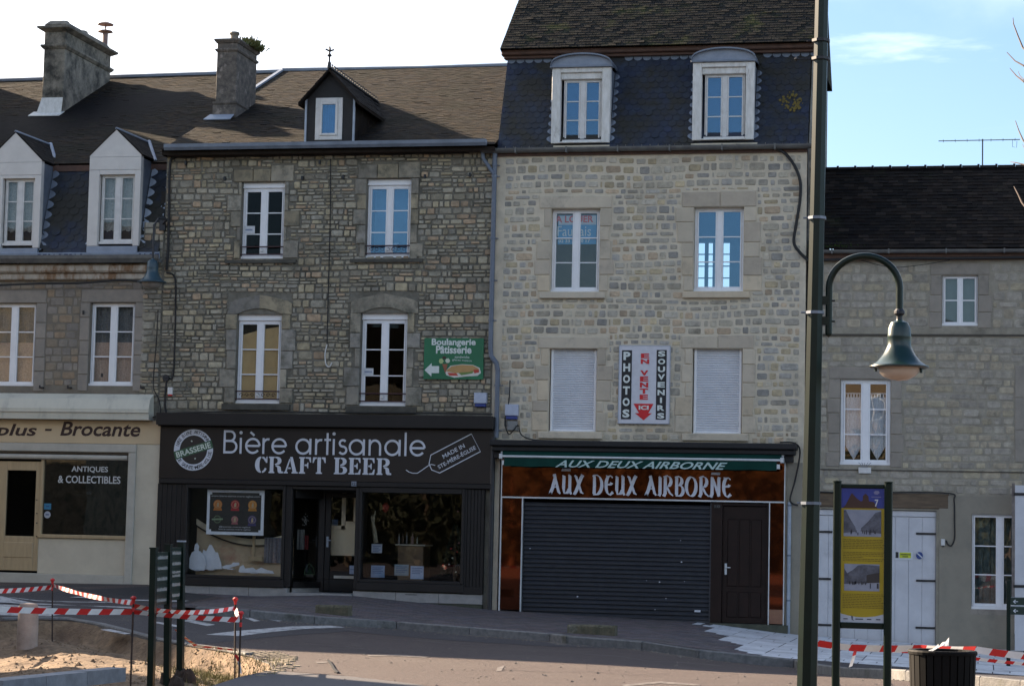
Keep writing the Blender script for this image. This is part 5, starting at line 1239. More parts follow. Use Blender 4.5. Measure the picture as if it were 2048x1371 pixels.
zroofA = lambda x, y: zu + ((zrl+(zrr-zrl)*(x-XA0)/(XB0-XA0))-zu)*(y-yu)/(YR-yu)
for k, d in enumerate(dA):
    x0, x1, z0, z1 = d; xm = (x0+x1)/2; ze = zat((178+281)/2, 314 if k else 322, -.1); zp = zat(240, 487 if k else 490, -.1)
    o = R4(rect(197, 349, 268, 487, -.1)) if k else R4(rect(4, 357, 68, 490, -.1))
    m = MB(); ys, ye = -.12, .02
    m.cbox(x0, o[0], ys, ye, zp-.05, ze-.28, .006); m.cbox(o[1], x1, ys, ye, zp-.05, ze-.28, .006); m.cbox(o[0], o[1], ys+.0, ye, o[3], ze-.28, .004)
    m.cbox(x0, x1, ys-.002, ye, ze-.276, ze-.004, .004)
    da = m.build('dormer', M_boardwhite, A)
    m = MB(); m.xz([(x0, ze), (x1, ze), (x1-.0, ze+.04), (xm, z1), (x0, ze+.04)], ys-.003, ye); m.build('gable_board', M_boardwhite, da)
    m = MB(); m.box(x0, x1-.03, ys, .05, z0-.0, zp-.055); m.build('lead_apron', M_lead, da)
    for s in (x0+.02, x1-.02):
        m = MB(); m._add([(s, ye, z0), (s, 1.6, z0), (s, 1.6, ze), (s, ye, ze)], [(0, 1, 2, 3)]); m.build('dormer_cheek', M_zinc, da)
    yb2 = yu+(z1-zu)/(zrr-zu)*(YR-yu); ye2 = yu+max(.0, (ze-.05-zu)/(zrr-zu)*(YR-yu))
    for s in (-1, 1):
        xe = x0-.005 if s < 0 else x1+.02; m = MB()
        Q = [(xe, ys-.012, ze+.045), (xe, ye2+.05, ze+.045), (xm, yb2, z1+.03), (xm, ys-.012, z1+.03)]
        m.prism(Q, (0, 0, -.022)); m.build('dormer_roof', M_slate_d, da)
        if s > 0:
            tiles(da, Q, M_slate_d, course=.14, tw=.17, seed=50+k, lift=.008, name='dormer_slate')
            m = MB(); m.tube([(xm, ys-.01, z1+.03), (xm, yb2, z1+.06)], .028, 6); m.tube([(xm, yb2, z1+.08), (xe+.02, ye2+.1, ze+.02)], .04, 6); m.build('lead_ridge', M_lead, da)
    m = MB(); z = z0+.08
    while z < ze-.15:
        y = -.08+(z-za0_)/(za1_-za0_)*(yA+.08)-.06
        for s, q in ((x1, 1), (x0, -1)):
            w_ = .15 if q > 0 else .06
            m.poly([(s, y, z)] + [(s+q*w_*math.sin(t), y+.06*t/3.14, z+.22*(t/3.14)) for t in (.5, 1.0, 1.57, 2.1, 2.6)] + [(s, y+.07, z+.22)])
        z += .23
    m.build('scalloped_flashing', M_zinc_l if k else M_zinc, da)
    fr, _ = casement(A, (o[0]+.02, o[1], o[2], o[3]), M_wpaint, G_pane, y=.0, fw=.035, low=.09)
    curtain_mb(o[0]+.02, o[1]-.02, o[2], o[3], .12, .006).build('lace_curtain', M_lace, fr)
    m = MB(); m.box(o[0]-.1, o[1]+.1, .5, .55, o[2]-.1, o[3]+.1); m.build('dormer_interior', M_room, da)
# pale scallops beside the stone house
m = MB(); z = za0_+.1
while z < za1_:
    y = -.08+(z-za0_)/(za1_-za0_)*(yA+.08)-.05; s = XB0-.10
    m.poly([(s, y, z)] + [(s-.10*math.sin(t), y+.02*t, z+.18*(t/3.14)) for t in (.5, 1.0, 1.57, 2.1, 2.6)] + [(s, y+.05, z+.18)]); z += .24
m.build('edge_scallops', M_zinc_l, manA)
# chimneys
def chimney(parent, name, cx0, cx1, y0, y1, zb_, zt_, mt, cap, pots, zr):
    m = MB(); m.cbox(cx0, cx1, y0, y1, zb_, zt_, .01); c = m.build(name, mt, parent)
    for z, e, h in cap:
        m = MB(); m._add([(cx0-.02, y0-.02, z), (cx1+.02, y0-.02, z), (cx1+.02, y1+.02, z), (cx0-.02, y1+.02, z), (cx0-e, y0-e, z+h*.6), (cx1+e, y0-e, z+h*.6), (cx1+e, y1+e, z+h*.6), (cx0-e, y1+e, z+h*.6), (cx0-e, y0-e, z+h), (cx1+e, y0-e, z+h), (cx1+e, y1+e, z+h), (cx0-e, y1+e, z+h)],
            [(0,3,2,1), (0,1,5,4), (1,2,6,5), (2,3,7,6), (3,0,4,7), (4,5,9,8), (5,6,10,9), (6,7,11,10), (7,4,8,11), (8,9,10,11)]); m.build('chimney_moulding', mt, c)
    return c
y0c = 4.4; p0 = at(84, 200, y0c); p1 = at(126, 200, y0c); zt1 = zat(104, 62, y0c)
zbase = zroofA(p0.x, y0c)
ydep = 2.75
cA = chimney(A, 'chimney', p0.x, p1.x, y0c, y0c+ydep, zbase-.4, zt1, M_render, [(zat(104, 98, y0c), .07, .10), (zt1-.02, .14, .12)], None, None)
m = MB(); zt2 = zat(104, 40, y0c); e = .04
m._add([(p0.x+.0, y0c, zt1+.10), (p1.x, y0c, zt1+.10), (p1.x, y0c+ydep, zt1+.10), (p0.x, y0c+ydep, zt1+.10), (p0.x, y0c, zt2-.1), (p1.x, y0c, zt2-.1), (p1.x, y0c+ydep, zt2-.1), (p0.x, y0c+ydep, zt2-.1), (p0.x+.08, y0c+.1, zt2), (p1.x-.08, y0c+.1, zt2), (p1.x-.08, y0c+ydep-.1, zt2), (p0.x+.08, y0c+ydep-.1, zt2)],
    [(0,1,5,4), (1,2,6,5), (2,3,7,6), (3,0,4,7), (4,5,9,8), (5,6,10,9), (6,7,11,10), (7,4,8,11), (8,9,10,11)]); m.build('chimney_crown', M_render, cA)
m = MB(); xm = (p0.x+p1.x)/2
for yy, h in ((y0c+.5, .08), (y0c+1.6, .10)): m.lathe([(.13, -.05), (.13, h*.6), (.09, h)], (xm, yy, zt2), 10)
m.build('chimney_pot', M_render, cA)
m = MB(); yy = y0c+2.75; m.tube([(xm+.1, yy, zt2-.1), (xm+.1, yy, zt2+.32)], .07, 10); m.lathe([(.0, .40), (.17, .36), (.19, .33), (.08, .31)], (xm+.1, yy, zt2), 14); m.lathe([(.05, .62), (.2, .56), (.2, .54), (.05, .53)], (xm+.1, yy, zt2-.03), 14); m.tube([(xm+.1, yy, zt2+.3), (xm+.1, yy, zt2+.56)], .02, 5)
m.build('flue_cowl', mat('reddish_metal', (.25, .17, .15), (.16, .10, .09), 8, .6), cA)
m = MB(); m._add([(p0.x-.10, y0c-.14, zbase-.12), (p1.x+.02, y0c-.14, zbase-.12), (p1.x, y0c-.01, zbase+.38), (p0.x, y0c-.01, zbase+.38)], [(0,1,2,3)]); m.prism([(p0.x-.2, y0c-.3, zroofA(p0.x, y0c-.3)+.03), (p1.x+.05, y0c-.3, zroofA(p0.x, y0c-.3)+.03), (p1.x+.05, y0c, zbase+.03), (p0.x-.2, y0c, zbase+.03)], (0, 0, .02)); m.build('flashing', M_wpaint_old, cA)
y0d = 2.55; q0 = at(430, 230, y0d); q1 = at(470, 230, y0d); zbd = zE+(zR-zE)*(y0d-yE)/(YR-yE); ztd = zat(450, 86, y0d); yq = 1.35
cB = chimney(B, 'chimney', q0.x, q1.x, y0d, y0d+yq, zbd-.4, ztd, M_render2, [(zat(450, 103, y0d), .04, .06), (ztd-.0, .06, .09), (zat(450, 211, y0d), .05, .08)], None, None)
m = MB(); m.cbox(q0.x-.04, q1.x+.04, y0d-.06, y0d+yq, zbd-.3, zat(450, 211, y0d)-.0); m.build('chimney_base', M_render2, cB)
m = MB(); m.lathe([(.10, -.04), (.09, .16), (.12, .20), (.10, .24)], ((q0.x+q1.x)/2+.04, y0d+.35, ztd+.08), 10); m.build('chimney_pot', M_render, cB)
m = MB(); m.prism([(q0.x-.16, y0d-.3, zbd-.10), (q1.x+.0, y0d-.3, zbd-.10), (q1.x, y0d-.05, zbd+.05), (q0.x-.1, y0d-.05, zbd+.05)], (0, 0, .02)); m.build('flashing', M_lead, cB)
pl = MB(); r = random.Random(6)
for i in range(420):
    c = (q1.x-.02+r.gauss(0, .09), y0d+.95+r.gauss(0, .2), ztd+.06); a = r.uniform(0, 6.28); L_ = r.uniform(.08, .30); tx, ty = c[0]+math.cos(a)*L_*.5, c[1]+math.sin(a)*L_*.5
    w = r.uniform(.008, .02); tz = c[2]+L_*r.uniform(.2, .9)
    pl._add([(c[0]-w, c[1], c[2]), (c[0]+w, c[1], c[2]), (tx+w, ty, tz), (tx-w, ty, tz+.02)], [(0,1,2,3)])
P_ = pl.build('fern_tuft', mat('fern_green', (.06, .085, .018), (.10, .09, .025), 14, .7)); P_['label'] = 'green weed tuft growing on top of the lichened chimney by the verge'; P_['category'] = 'plant'
# --- shop front of A
m = MB(); zh1, zh0 = zat(150, 786, -.2), zat(150, 812, -.2); zh2 = zat(150, 838, -.25); xh = at(300, 810, -.25).x
m.prism([(XA0, -.05, zh1), (XA0, -.26, zh1-.12), (XA0, -.32, zh0-.05), (XA0, -.30, zh2+.0), (XA0, -.0, zh2)], (xh-XA0, 0, 0)); m.build('awning_hood', mat('cream_hood', (.58, .555, .46), (.52, .50, .415), 3, .6, c3=(.40, .385, .33), s3=3, stretch=(1, 1, .4)), A)
m = MB(); m.box(XA0, xh+.01, -.34, -.30, zh0-.13, zh0-.118); m.build('hood_seam', M_creamtrim, A)
za_f = zat(150, 886, -.04); xr2 = at(317, 1000, -.05).x; xr1 = at(270, 1000, -.05).x
m = MB(); m.cbox(XA0, xr2, -.06, .0, za_f, zh2-.004, .006); fa = m.build('painted_fascia', mat('apricot_paint', (.58, .44, .27), (.52, .40, .25), 2, .6), A)
m = MB(); q = rect(-80, 845, 76, 875, -.06)
put_text(m, 'Surplus', ((at(-73, 860, -.06).x+at(74, 860, -.06).x)/2, zat(0, 862, -.06)), at(74, 860, -.06).x-at(-73, 860, -.06).x, .33, -.066, shear=.22, bold=.02)
q = rect(90, 857, 103, 861, -.06); m.xz([(q[0], q[2]), (q[1], q[2]), (q[1]+.01, q[3]), (q[0]+.01, q[3])], -.07, -.064)
text_px(m, 'Brocante', 121, 843, 281, 872, -.06, shear=.22, bold=.02); m.build('lettering', plain('dark_brown_letter', (.035, .014, .012)), fa)
m = MB(); zbA = zb(-8)-.14-.3
m.cbox(xr1, xr2, -.055, .0, zbA, za_f-.004, .006); pr = m.build('pier', M_cream, A)
m = MB(); ze_ = at(253, 1000, -.1).x
m.cbox(XA0, xr1, -.10, .0, zat(150, 903, -.1), za_f-.006, .015); m.cbox(ze_, xr1, -.10, .02, zbA, zat(150, 903, -.1)-.004, .015); m.build('moulding', M_creamtrim, A)
zs1 = zat(170, 1072); zs0 = zat(170, 1148)
m = MB(); xw0, xw1 = at(86, 1000, .02).x, ze_; m.cbox(xw0-.06, xw1, -.0, .08, zs0, zs1-.05, .004); m.build('stall_riser', M_cream, A)
m = MB(); m.cbox(xw0-.06, xw1, -.05, .08, zs1-.048, zs1+.03, .01); m.cbox(xw0-.06, xw0, -.02, .08, zs1+.03, sA[3]-.10); m.build('window_sill', M_doorwood, A)
m = MB(); m.cbox(XA0, ze_+.0, -.085, .08, zbA, zs0-.002, .01); m.build('plinth', M_creamtrim, A)
m = MB(); m.tube([(XA0, -.04, zat(150, 914, 0)), (ze_-.03, -.04, zat(150, 914, 0))], .055, 10); m.build('rolled_awning', M_creamtrim, A)
m = MB(); m.box(XA0, ze_, .02, .12, zat(150, 908, 0), sA[3]-.0); m.build('transom', mat('brown_transom', (.10, .055, .035), (.07, .04, .025), 5, .6), A)
m = MB(); m.box(xw0, xw1, .04, .05, zs1+.03, zat(150, 919, 0)); wp = m.build('shop_pane', glass('antique_glass', .085, (.55, .55, .55)), A)
m = MB(); text_px(m, 'ANTIQUES', 143, 932, 216, 945, .035, dy=0, bold=.02); text_px(m, '& COLLECTIBLES', 116, 951, 241, 966, .035, dy=0, bold=.02); m.build('lettering', plain('window_letter', (.50, .50, .49)), wp)
# door of A
m = MB(); xdl, xdr = at(-14, 1030, .02).x, at(77, 1030, .02).x; zd1 = zat(40, 922, .02); zd0 = zat(40, 1140, .02)
px0, px1 = at(11, 1030).x, at(69, 1030).x; pz0, pz1 = zat(40, 1071), zat(40, 940)
m.cbox(xdl, px0, .0, .06, zd0, zd1); m.cbox(px1, xdr, .0, .06, zd0, zd1); m.cbox(px0, px1, .001, .06, pz1, zd1); m.cbox(px0, px1, .001, .06, zd0, pz0); dA_ = m.build('door', M_doorwood, A)
m = MB(); m.box(px0, px1, .025, .035, pz0, pz1); m.build('pane', G_dark, dA_)
m = MB(); m.cbox(px0-.02, px1-.0, -.012, .01, pz0-.46, pz0-.12, .02); m.build('door_panel', M_doorwood, dA_)
m = MB(); m.cbox(xdr, xw0-.062, -.01, .07, zd0, zd1); m.cbox(XA0, xdl, .0, .07, zd0, zd1, .01); m.build('door_frame', M_doorwood, A)
m = MB()
for py in (999, 1026, 1045, 1072): p = at(74, py, .0); m.tube([(p.x, .0, p.z), (p.x, -.03, p.z)], .012, 6)
m.build('lock', M_cast, dA_)
# ------------------------------------------------------------------- D : house with the boarded gate
D = thing('gate_house', 'low ochre rubble house with very dark slate roof and white boarded gate', 'house', (9, 0, 0))
XD1 = 16.5; zDt = zat(1850, 520); wD = [rect(1884, 550, 1956, 651), rect(1680, 758, 1781, 929), rect(1943, 1028, 2030, 1218)]
dg = rect(1630, 1018, 1872, 1284)
m = MB(); wall_mb(m, XC1+.10, XD1, -1.4, zDt+.1, wD + [(XC1+.12, dg[1], -1.2, dg[3])]); wallD = m.build('wall', M_mort_d, D)
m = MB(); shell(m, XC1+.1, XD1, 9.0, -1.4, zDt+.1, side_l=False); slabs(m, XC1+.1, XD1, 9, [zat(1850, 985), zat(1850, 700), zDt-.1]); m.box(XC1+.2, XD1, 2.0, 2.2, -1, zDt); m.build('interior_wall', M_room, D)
keep = []
for i, r_ in enumerate(wD[:2]):
    r_ = R4(r_); keep += surround(wallD, (r_[0], r_[1], r_[2]-.05, r_[3]), M_dress_d, wj=.24, seed=90+i, lintel=.24, nrow=3 if i == 0 else 5, rough_edge=.05, lint_parts=1, proud=.016); keep.append((r_[0], r_[1], r_[2]-.06, r_[3]))
zpl = zat(1950, 992)
keep.append((XC1, at(1905, 1000).x, -2, zat(1850, 985)))
keep += [(XC1, 12.2, zat(1850, 668), zat(1850, 662))]
x_r = at(2030, 850).x
for k in range(3):
    q = MB(); q.cbox(x_r, x_r+.7, -.016, .03, zat(2030, 730)-(k+1)*.62, zat(2030, 730)-k*.62-.01, .006); q.build('dressed_stone', M_dress_d, wallD)
keep.append((x_r, x_r+.7, zat(2030, 730)-1.86, zat(2030, 730)))
st = lay_stones(XC1+.1, 12.2, zpl+.02, zDt-.08, keep, band=(.12, .2), wid=(.16, .42), gap=.03, seed=61, single=1.0, wave=.015)
put_stones(wallD, st, M_stone_d, seed=14, depth=(.005, .013), limit=300)
m = MB(); m.box(XC1+.12, 12.4, -.028, .0, zat(1850, 672), zat(1850, 668)); m.box(XC1+.12, 12.4, -.028, 0, zat(1850, 940)-.02, zat(1850, 940)); m.build('string_course', mat('dark_joint', (.08, .07, .055), None, 6, .9), D)
m = MB(); xpl = at(1878, 1100).x; wall_mb(m, xpl, XD1, -1.4, zpl, [R4(wD[2])], y=-.025, depth=.03); m.build('plaster', M_dplaster, D)
q = R4(wD[0]); fr, _ = casement(D, q, M_white, G_pane, y=.10, rows=2, fw=.03, mull=.05, low=.06)
m = MB(); m.box(q[0], q[1], .2, .22, q[2], q[3]); m.build('grey_blind', mat('grey_blind', (.13, .17, .18), (.10, .13, .14), 3, .9), fr)
q = R4(wD[1]); fr, _ = casement(D, q, M_white, G_pane, y=.10, fw=.06, low=.09, mull=.12)
xm = (q[0]+q[1])/2
hem = lambda u: .22 - .42*abs(((u) % 1) - .5)*2*.6 if False else (.30 - .30*(1-abs(u*2-1)))
for a, b in ((q[0]+.06, xm-.03), (xm+.03, q[1]-.06)):
    curtain_mb(a, b, q[2]+.10, q[3]-.34, .2, .008, hem=lambda u: .34*abs(u*2-1)).build('curtain', M_curtain, fr)
    m = MB(); n = 7; w = (b-a)/n
    for i in range(n): m.box(a+i*w+w*.2, a+i*w+w*.65, .198, .203, q[3]-.34, q[3]-.27)
    m.tube([(a, .2, q[3]-.265), (b, .2, q[3]-.265)], .012, 5); m.build('curtain_tabs', M_curtain, fr)
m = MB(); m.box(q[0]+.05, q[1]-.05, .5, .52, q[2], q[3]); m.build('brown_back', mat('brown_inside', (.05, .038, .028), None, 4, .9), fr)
q = R4(wD[2]); fr, _ = casement(D, (q[0], q[1]+.25, q[2], q[3]), M_white, G_pane, y=.06, fw=.03, low=.10, mull=.09)
curtain_mb(q[0]+.02, q[1]+.2, q[2]+.1, q[3]-.03, .2, .02, n=34).build('curtain', mat('green_grey_curtain', (.10, .13, .125), (.055, .075, .075), 12, .9), fr)
m = MB(); m.box(q[0]-.02, q[1]+.27, -.03, .02, q[2]-.10, q[2]-.003); m.build('window_sill', M_dress_d, D)
# gate leaves
m = MB(); zg1 = dg[3]; zl_ = zat(1850, 1288); yg = .06
gate = thing('boarded_gate', 'white painted boarded double gate with black strap hinges, next to the brown door', 'gate', (7.2, 0, zl_)) if False else None
gm = MB(); gm.box(XC1+.13, dg[1], .10, .14, -1.2, zg1); gate = gm.build('gate', M_dwhite, D)
nb = 9; w = (dg[1]-.01-at(1630, 1100).x)/nb; gx0 = at(1630, 1100).x; zlin = zat(1750, 1031)
for i in range(-1, nb):
    m = MB(); m.cbox(gx0+i*w+.002, gx0+(i+1)*w-.002, .06+.004*(i % 2), .10, -.85, zlin-.01, .003); m.build('board', M_dwhite, gate)
m = MB(); m.cbox(XC1+.13, dg[1]-.004, .05, .10, zlin, zg1-.02, .006); m.build('head_board', M_dwhite, gate)
for (a, b, y_) in ((1630, 1665, 1063), (1832, 1872, 1067), (1630, 1662, 1157), (1832, 1871, 1161), (1630, 1663, 1249), (1831, 1870, 1255)):
    q = rect(a, y_-2.5, b, y_+1.5, .05); m = MB(); m.cbox(q[0], q[1], .035, .058, q[2], q[3], .004); m.build('strap_hinge', M_black, gate)
m = MB(); q = rect(1789, 1102, 1826, 1119, .05); m.box(q[0], q[1], .050, .056, q[2], q[3]); ns = m.build('notice', M_paper, gate)
m = MB(); q = rect(1799, 1104, 1822, 1115, .05); m.box(q[0], q[1], .046, .049, q[2], q[3]); m.build('yellow_label', plain('fluo_yellow', (.55, .60, .03)), ns)
m = MB(); q = rect(1791, 1103, 1797, 1118, .05); m.box(q[0], q[1], .046, .049, q[2]+.03, q[3]); 
for k in range(9): m.box(q[1]+.04+k*.022, q[1]+.055+k*.022, .043, .0455, (q[2]+q[3])/2+.015, (q[2]+q[3])/2+.04)
for k in range(5): m.box(q[1]+.08+k*.022, q[1]+.095+k*.022, .043, .0455, (q[2]+q[3])/2-.025, (q[2]+q[3])/2-.002)
m.build('pictogram', M_inkk, ns)
c = at(1839, 1110, .05); m = MB(); m.xz([(c.x+.065*math.cos(t*.314), c.z+.07*math.sin(t*.314)) for t in range(20)], .045, .056); rs_ = m.build('round_sticker', plain('navy_sticker', (.03, .06, .22)), gate)
m = MB(); m.xz([(c.x-.05, c.z+.035), (c.x-.035, c.z+.05), (c.x+.055, c.z-.03), (c.x+.04, c.z-.045)], .042, .0455); m.build('slash', M_paper, rs_)
m = MB(); q = rect(1600, 985, 1898, 1015, -.02); m._add([], []); m.cbox(XC1+.14, q[1], -.03, .08, q[2], q[3], .02); m.build('lintel_beam', M_wood, D)
# eaves, gutter, roof
m = MB(); zgD = zat(1850, 499, -.14); run(m, o_ := [(p[0], p[1]) for p in ([(-.14+.07*math.cos(math.pi+math.pi*t/8), .07*math.sin(math.pi+math.pi*t/8)) for t in range(9)] + [(-.14+.058*math.cos(math.pi+math.pi*t/8), .058*math.sin(math.pi+math.pi*t/8)) for t in range(8, -1, -1)])], XC1+.12, XD1, zgD)
for k in range(9): m.box(XC1+.5+k*1.1, XC1+.53+k*1.1, -.215, -.02, zgD-.075, zgD+.015)
m.build('gutter', M_gutter, D)
m = MB(); m.box(XC1+.10, XD1, -.07, .02, zDt+.0, zDt+.14); m.build('eave_board', M_eavewood, D)
yDr = 2.6; zDr = zat(1850, 336, yDr); zDe_ = zgD+.03
m = MB(); m._add([(XC1+.1, -.1, zDe_), (XD1, -.1, zDe_), (XD1, yDr, zDr), (XC1+.1, yDr, zDr), (XC1+.1, 9.2, zDe_), (XD1, 9.2, zDe_)], [(0,1,2,3), (3,2,5,4), (1,5,2)]); rD = m.build('roof', M_slate_d, D)
tiles(rD, [(XC1+.1, -.12, zDe_), (XD1-3.5, -.12, zDe_), (XD1-3.5, yDr, zDr), (XC1+.1, yDr, zDr)], M_slate_d, course=.135, tw=.2, lift=.016, seed=71, limit=290, name='slate', droop=.012)
for k in range(26):
    x = XC1+.1+k*.36; m = MB(); m.prism([(x, yDr-.10, zDr-.03), (x, yDr, zDr+.045), (x, yDr+.10, zDr-.03)], (.34, 0, 0)); m.prism([(x+.31, yDr-.11, zDr-.02), (x+.31, yDr, zDr+.07), (x+.31, yDr+.11, zDr-.02)], (.045, 0, 0)); m.build('ridge_tile', M_slate_d, rD)
mm = MB(); r = random.Random(3)
for i in range(500):
    x, y = at(1668, 495).x+r.gauss(0, .22), r.uniform(-.1, .12); z = zDe_+.01+(y+.1)*.6; a = r.uniform(0, 6.28); s = r.uniform(.02, .05)
    mm._add([(x, y, z), (x+s*math.cos(a), y+s*math.sin(a), z+s*.9), (x+s*.6*math.cos(a+1), y+s*.6*math.sin(a+1), z+s*.5)], [(0, 1, 2)])
mm.build('moss', mat('moss_green', (.05, .10, .02), (.03, .06, .015), 20, .9), rD, kind='stuff')
# ------------------------------------------------------------------- off to the left and behind: neighbours that throw the street's shade
def plain_house(name, label, x0, x1, y0, y1, ze, zr, mt, rt, face=-1, group=None, storeys=3):
    t = thing(name, label, 'house', ((x0+x1)/2, y0 if face < 0 else y1, 0), group)
    m = MB(); m.box(x0, x1, y0, y1, -1.5, ze); m.build('wall', mt, t)
    ym = (y0+y1)/2; m = MB(); m._add([(x0-.1, y0-.2, ze-.05), (x1+.1, y0-.2, ze-.05), (x1+.1, ym, zr), (x0-.1, ym, zr), (x0-.1, y1+.2, ze-.05), (x1+.1, y1+.2, ze-.05)], [(0,1,2,3), (3,2,5,4), (0,3,4), (1,5,2), (0,4,5,1)]); m.build('roof', rt, t)
    yf = y0 if face < 0 else y1; n = max(2, int((x1-x0)/2.6))
    for i in range(n):
        for s in range(storeys):
            xx = x0+(x1-x0)*(i+.5)/n; zz = .9+s*(ze-.6)/storeys; f = MB(); f.box(xx-.5, xx+.5, yf-.05 if face < 0 else yf, yf if face < 0 else yf+.05, zz, zz+1.5); w = f.build('window', M_white, t)
            g = MB()
            for sx in (-1, 1): g.box(xx+sx*.23-.18, xx+sx*.23+.18, yf-.06 if face < 0 else yf+.05, yf-.05 if face < 0 else yf+.06, zz+.08, zz+1.42)
            g.build('panes', M_black, w, kind='stuff')
    return t
plain_house('neighbour_house', 'grey stone house continuing the row left of the antique shop', -24.2, -16.3, 0, 7.6, 13.0, 15.2, M_stone_a, M_slate_d)
plain_house('neighbour_house', 'taller grey stone house further along the row to the left', -60.0, -24.02, 0, 9, 13.0, 15.2, M_stone_b, M_slate_d)
plain_house('square_house', 'house on the near left side of the square out of view', -34.0, -13.6, -26, -10.6, 8.6, 10.5, M_dress_b, M_slate_d)
tanw = mat('sunlit_plaster', (.34, .25, .16), (.29, .215, .14), 1.5, .8, c3=(.36, .29, .2), s3=.6); tanw2 = mat('pale_limestone', (.33, .28, .21), (.28, .24, .18), 1.5, .8)
plain_house('opposite_house', 'tan plastered house across the square behind the viewer', -46, -26.5, -74, -64, 11.0, 14.5, tanw, M_slate, face=1)
plain_house('opposite_house', 'pale limestone house across the square behind the viewer', -26.4, -8, -74, -64, 9.0, 12.5, tanw2, M_slate, face=1)
plain_house('opposite_house', 'tan gabled house across the square facing the mansard house', -7.9, 8, -74, -64, 10.0, 13.0, tanw, M_slate, face=1)
plain_house('opposite_house', 'long limestone house across the square opposite the gate', 8.1, 34, -74, -64, 8.0, 11.0, tanw2, M_slate, face=1)

# row of trees across the square: the dark mass mirrored in the shop glass
M_leafd = mat('dull_foliage', (.030, .042, .018), (.05, .045, .02), 6, .8); r = random.Random(77)
for k in range(19):
    x0 = -46+k*4.3+r.uniform(-.6, .6); y0 = -58+r.uniform(-.8, .8); H = r.uniform(5.2, 7.2); T = thing('square_tree', 'small round-headed tree in the row across the square behind the viewer', 'tree', (x0, y0, 0), 'row of trees across the square')
    m = MB(); m.tube([(x0, y0, -.3), (x0+.05, y0, 1.2), (x0, y0, H*.6)], [.14, .11, .07], 7); m.build('trunk', M_wood, T)
    m = MB()
    for i in range(1500):
        a, b = r.uniform(0, 6.28), r.uniform(-1, 1); q_ = r.uniform(.45, 1)**.5; h = (1-b*b)**.5; x, y, z = x0+2.4*q_*h*math.cos(a), y0+1.9*q_*h*math.sin(a), H*.52+H*.48*q_*b; s_ = r.uniform(.2, .42); c = r.uniform(0, 6.28)
        m._add([(x, y, z), (x+s_*math.cos(c), y+s_*.5*math.sin(c), z+s_*r.uniform(-1, 1)), (x+s_*.4*math.cos(c+1.5), y+s_*.4*math.sin(c+1.5), z+s_*.8)], [(0, 1, 2)])
    m.build('crown', M_leafd, T)
m = MB(); m.box(-46, 30, -61.4, -60.2, -.3, 5.4); tag(m.build('screen', M_leafd, kind='stuff'), 'tall dark hedge added behind the trees across the square to darken glass reflections', 'screen')  # unseen dark block added to calm the reflections in the shop glass
# =================================================================== things on the walls and in the street
def depth_y(s, x_px):
    """distance plane y for a pixel scale of s px per metre near column x_px"""
    return CAM.y + F/s*math.cos(YAW)*1.0
# --- bakery sign
q = rect(848, 676, 967, 758, -.06); ys = -.07
T = thing('bakery_sign', 'green bakery sign with white arrow, ice cream and sandwich on the stone wall', 'sign', (q[0], 0, q[2]))
m = MB(); m.box(q[0], q[1], ys, -.02, q[2], q[3]); m.build('sign_plate', mat('sign_green', (.010, .16, .065), (.006, .11, .045), .9, .4), T)
def U(a, b): return (q[0]+(q[1]-q[0])*(a-848)/119, q[3]-(q[3]-q[2])*(b-676)/82)
def tfit(mb, t, a, b, c, d, y, **k):
    p0, p1 = U(a, d), U(c, b); put_text(mb, t, ((p0[0]+p1[0])/2, (p0[1]+p1[1])/2), p1[0]-p0[0], p1[1]-p0[1], y, **k)
M_sw = plain('sign_white', (.66, .70, .66))
m = MB(); tfit(m, 'Boulangerie', 863, 677, 951, 694, ys-.003, bold=.03); m.build('lettering', M_sw, T)
m = MB(); tfit(m, 'Pâtisserie', 872, 691, 943, 707, ys-.003, bold=.03); m.build('lettering', M_sw, T)
m = MB(); tfit(m, 'sandwichs', 910, 711, 939, 716, ys-.003, ang=-.02); tfit(m, 'glaces maison', 905, 718, 944, 723, ys-.003, ang=-.06); m.build('small_lettering', M_sw, T)
m = MB(); m.xz([U(*p) for p in ((850, 740), (864, 726), (864, 732), (879, 732), (879, 746), (864, 746), (864, 753))], ys-.004, ys); m.build('arrow', M_sw, T)
def blob(pts, name, c, k):
    m = MB(); m.xz([U(*p) for p in pts], ys-.003-.001*k, ys); m.build(name, plain(name+'_colour', c), T)
blob([(880+42*0+p[0], p[1]) for p in ((11, 743), (22, 731), (45, 728), (66, 729), (80, 735), (83, 745), (76, 751), (55, 752), (30, 755), (14, 750))], 'paper_wrap', (.62, .60, .54), 1)
blob([(880+p[0], p[1]) for p in ((12, 742), (24, 732), (44, 729), (66, 730), (78, 736), (80, 743), (60, 744), (32, 746))], 'bread', (.46, .27, .10), 2)
blob([(880+p[0], p[1]) for p in ((16, 745), (34, 746), (38, 751), (20, 751))], 'ham', (.50, .06, .04), 3)
blob([(880+p[0], p[1]) for p in ((38, 745), (60, 743), (68, 741), (66, 746), (44, 750))], 'salad', (.14, .22, .05), 4)
blob([(880+p[0], p[1]) for p in ((68, 739), (78, 738), (79, 744), (70, 746))], 'tomato', (.48, .05, .03), 5)
blob([(885, 728), (896, 728), (892, 747)], 'cone', (.30, .10, .05), 2)
blob([(883+5*math.cos(t), 722+5.5*math.sin(t)) for t in (0, 1, 2, 3, 4, 5)], 'pistachio_scoop', (.40, .50, .22), 3); blob([(896+5*math.cos(t), 721+5*math.sin(t)) for t in (0, 1, 2, 3, 4, 5)], 'vanilla_scoop', (.56, .60, .46), 4); blob([(889+4.5*math.cos(t), 715+3*math.sin(t)) for t in (0, 1, 2, 3, 4, 5)], 'chocolate_scoop', (.05, .02, .015), 2)
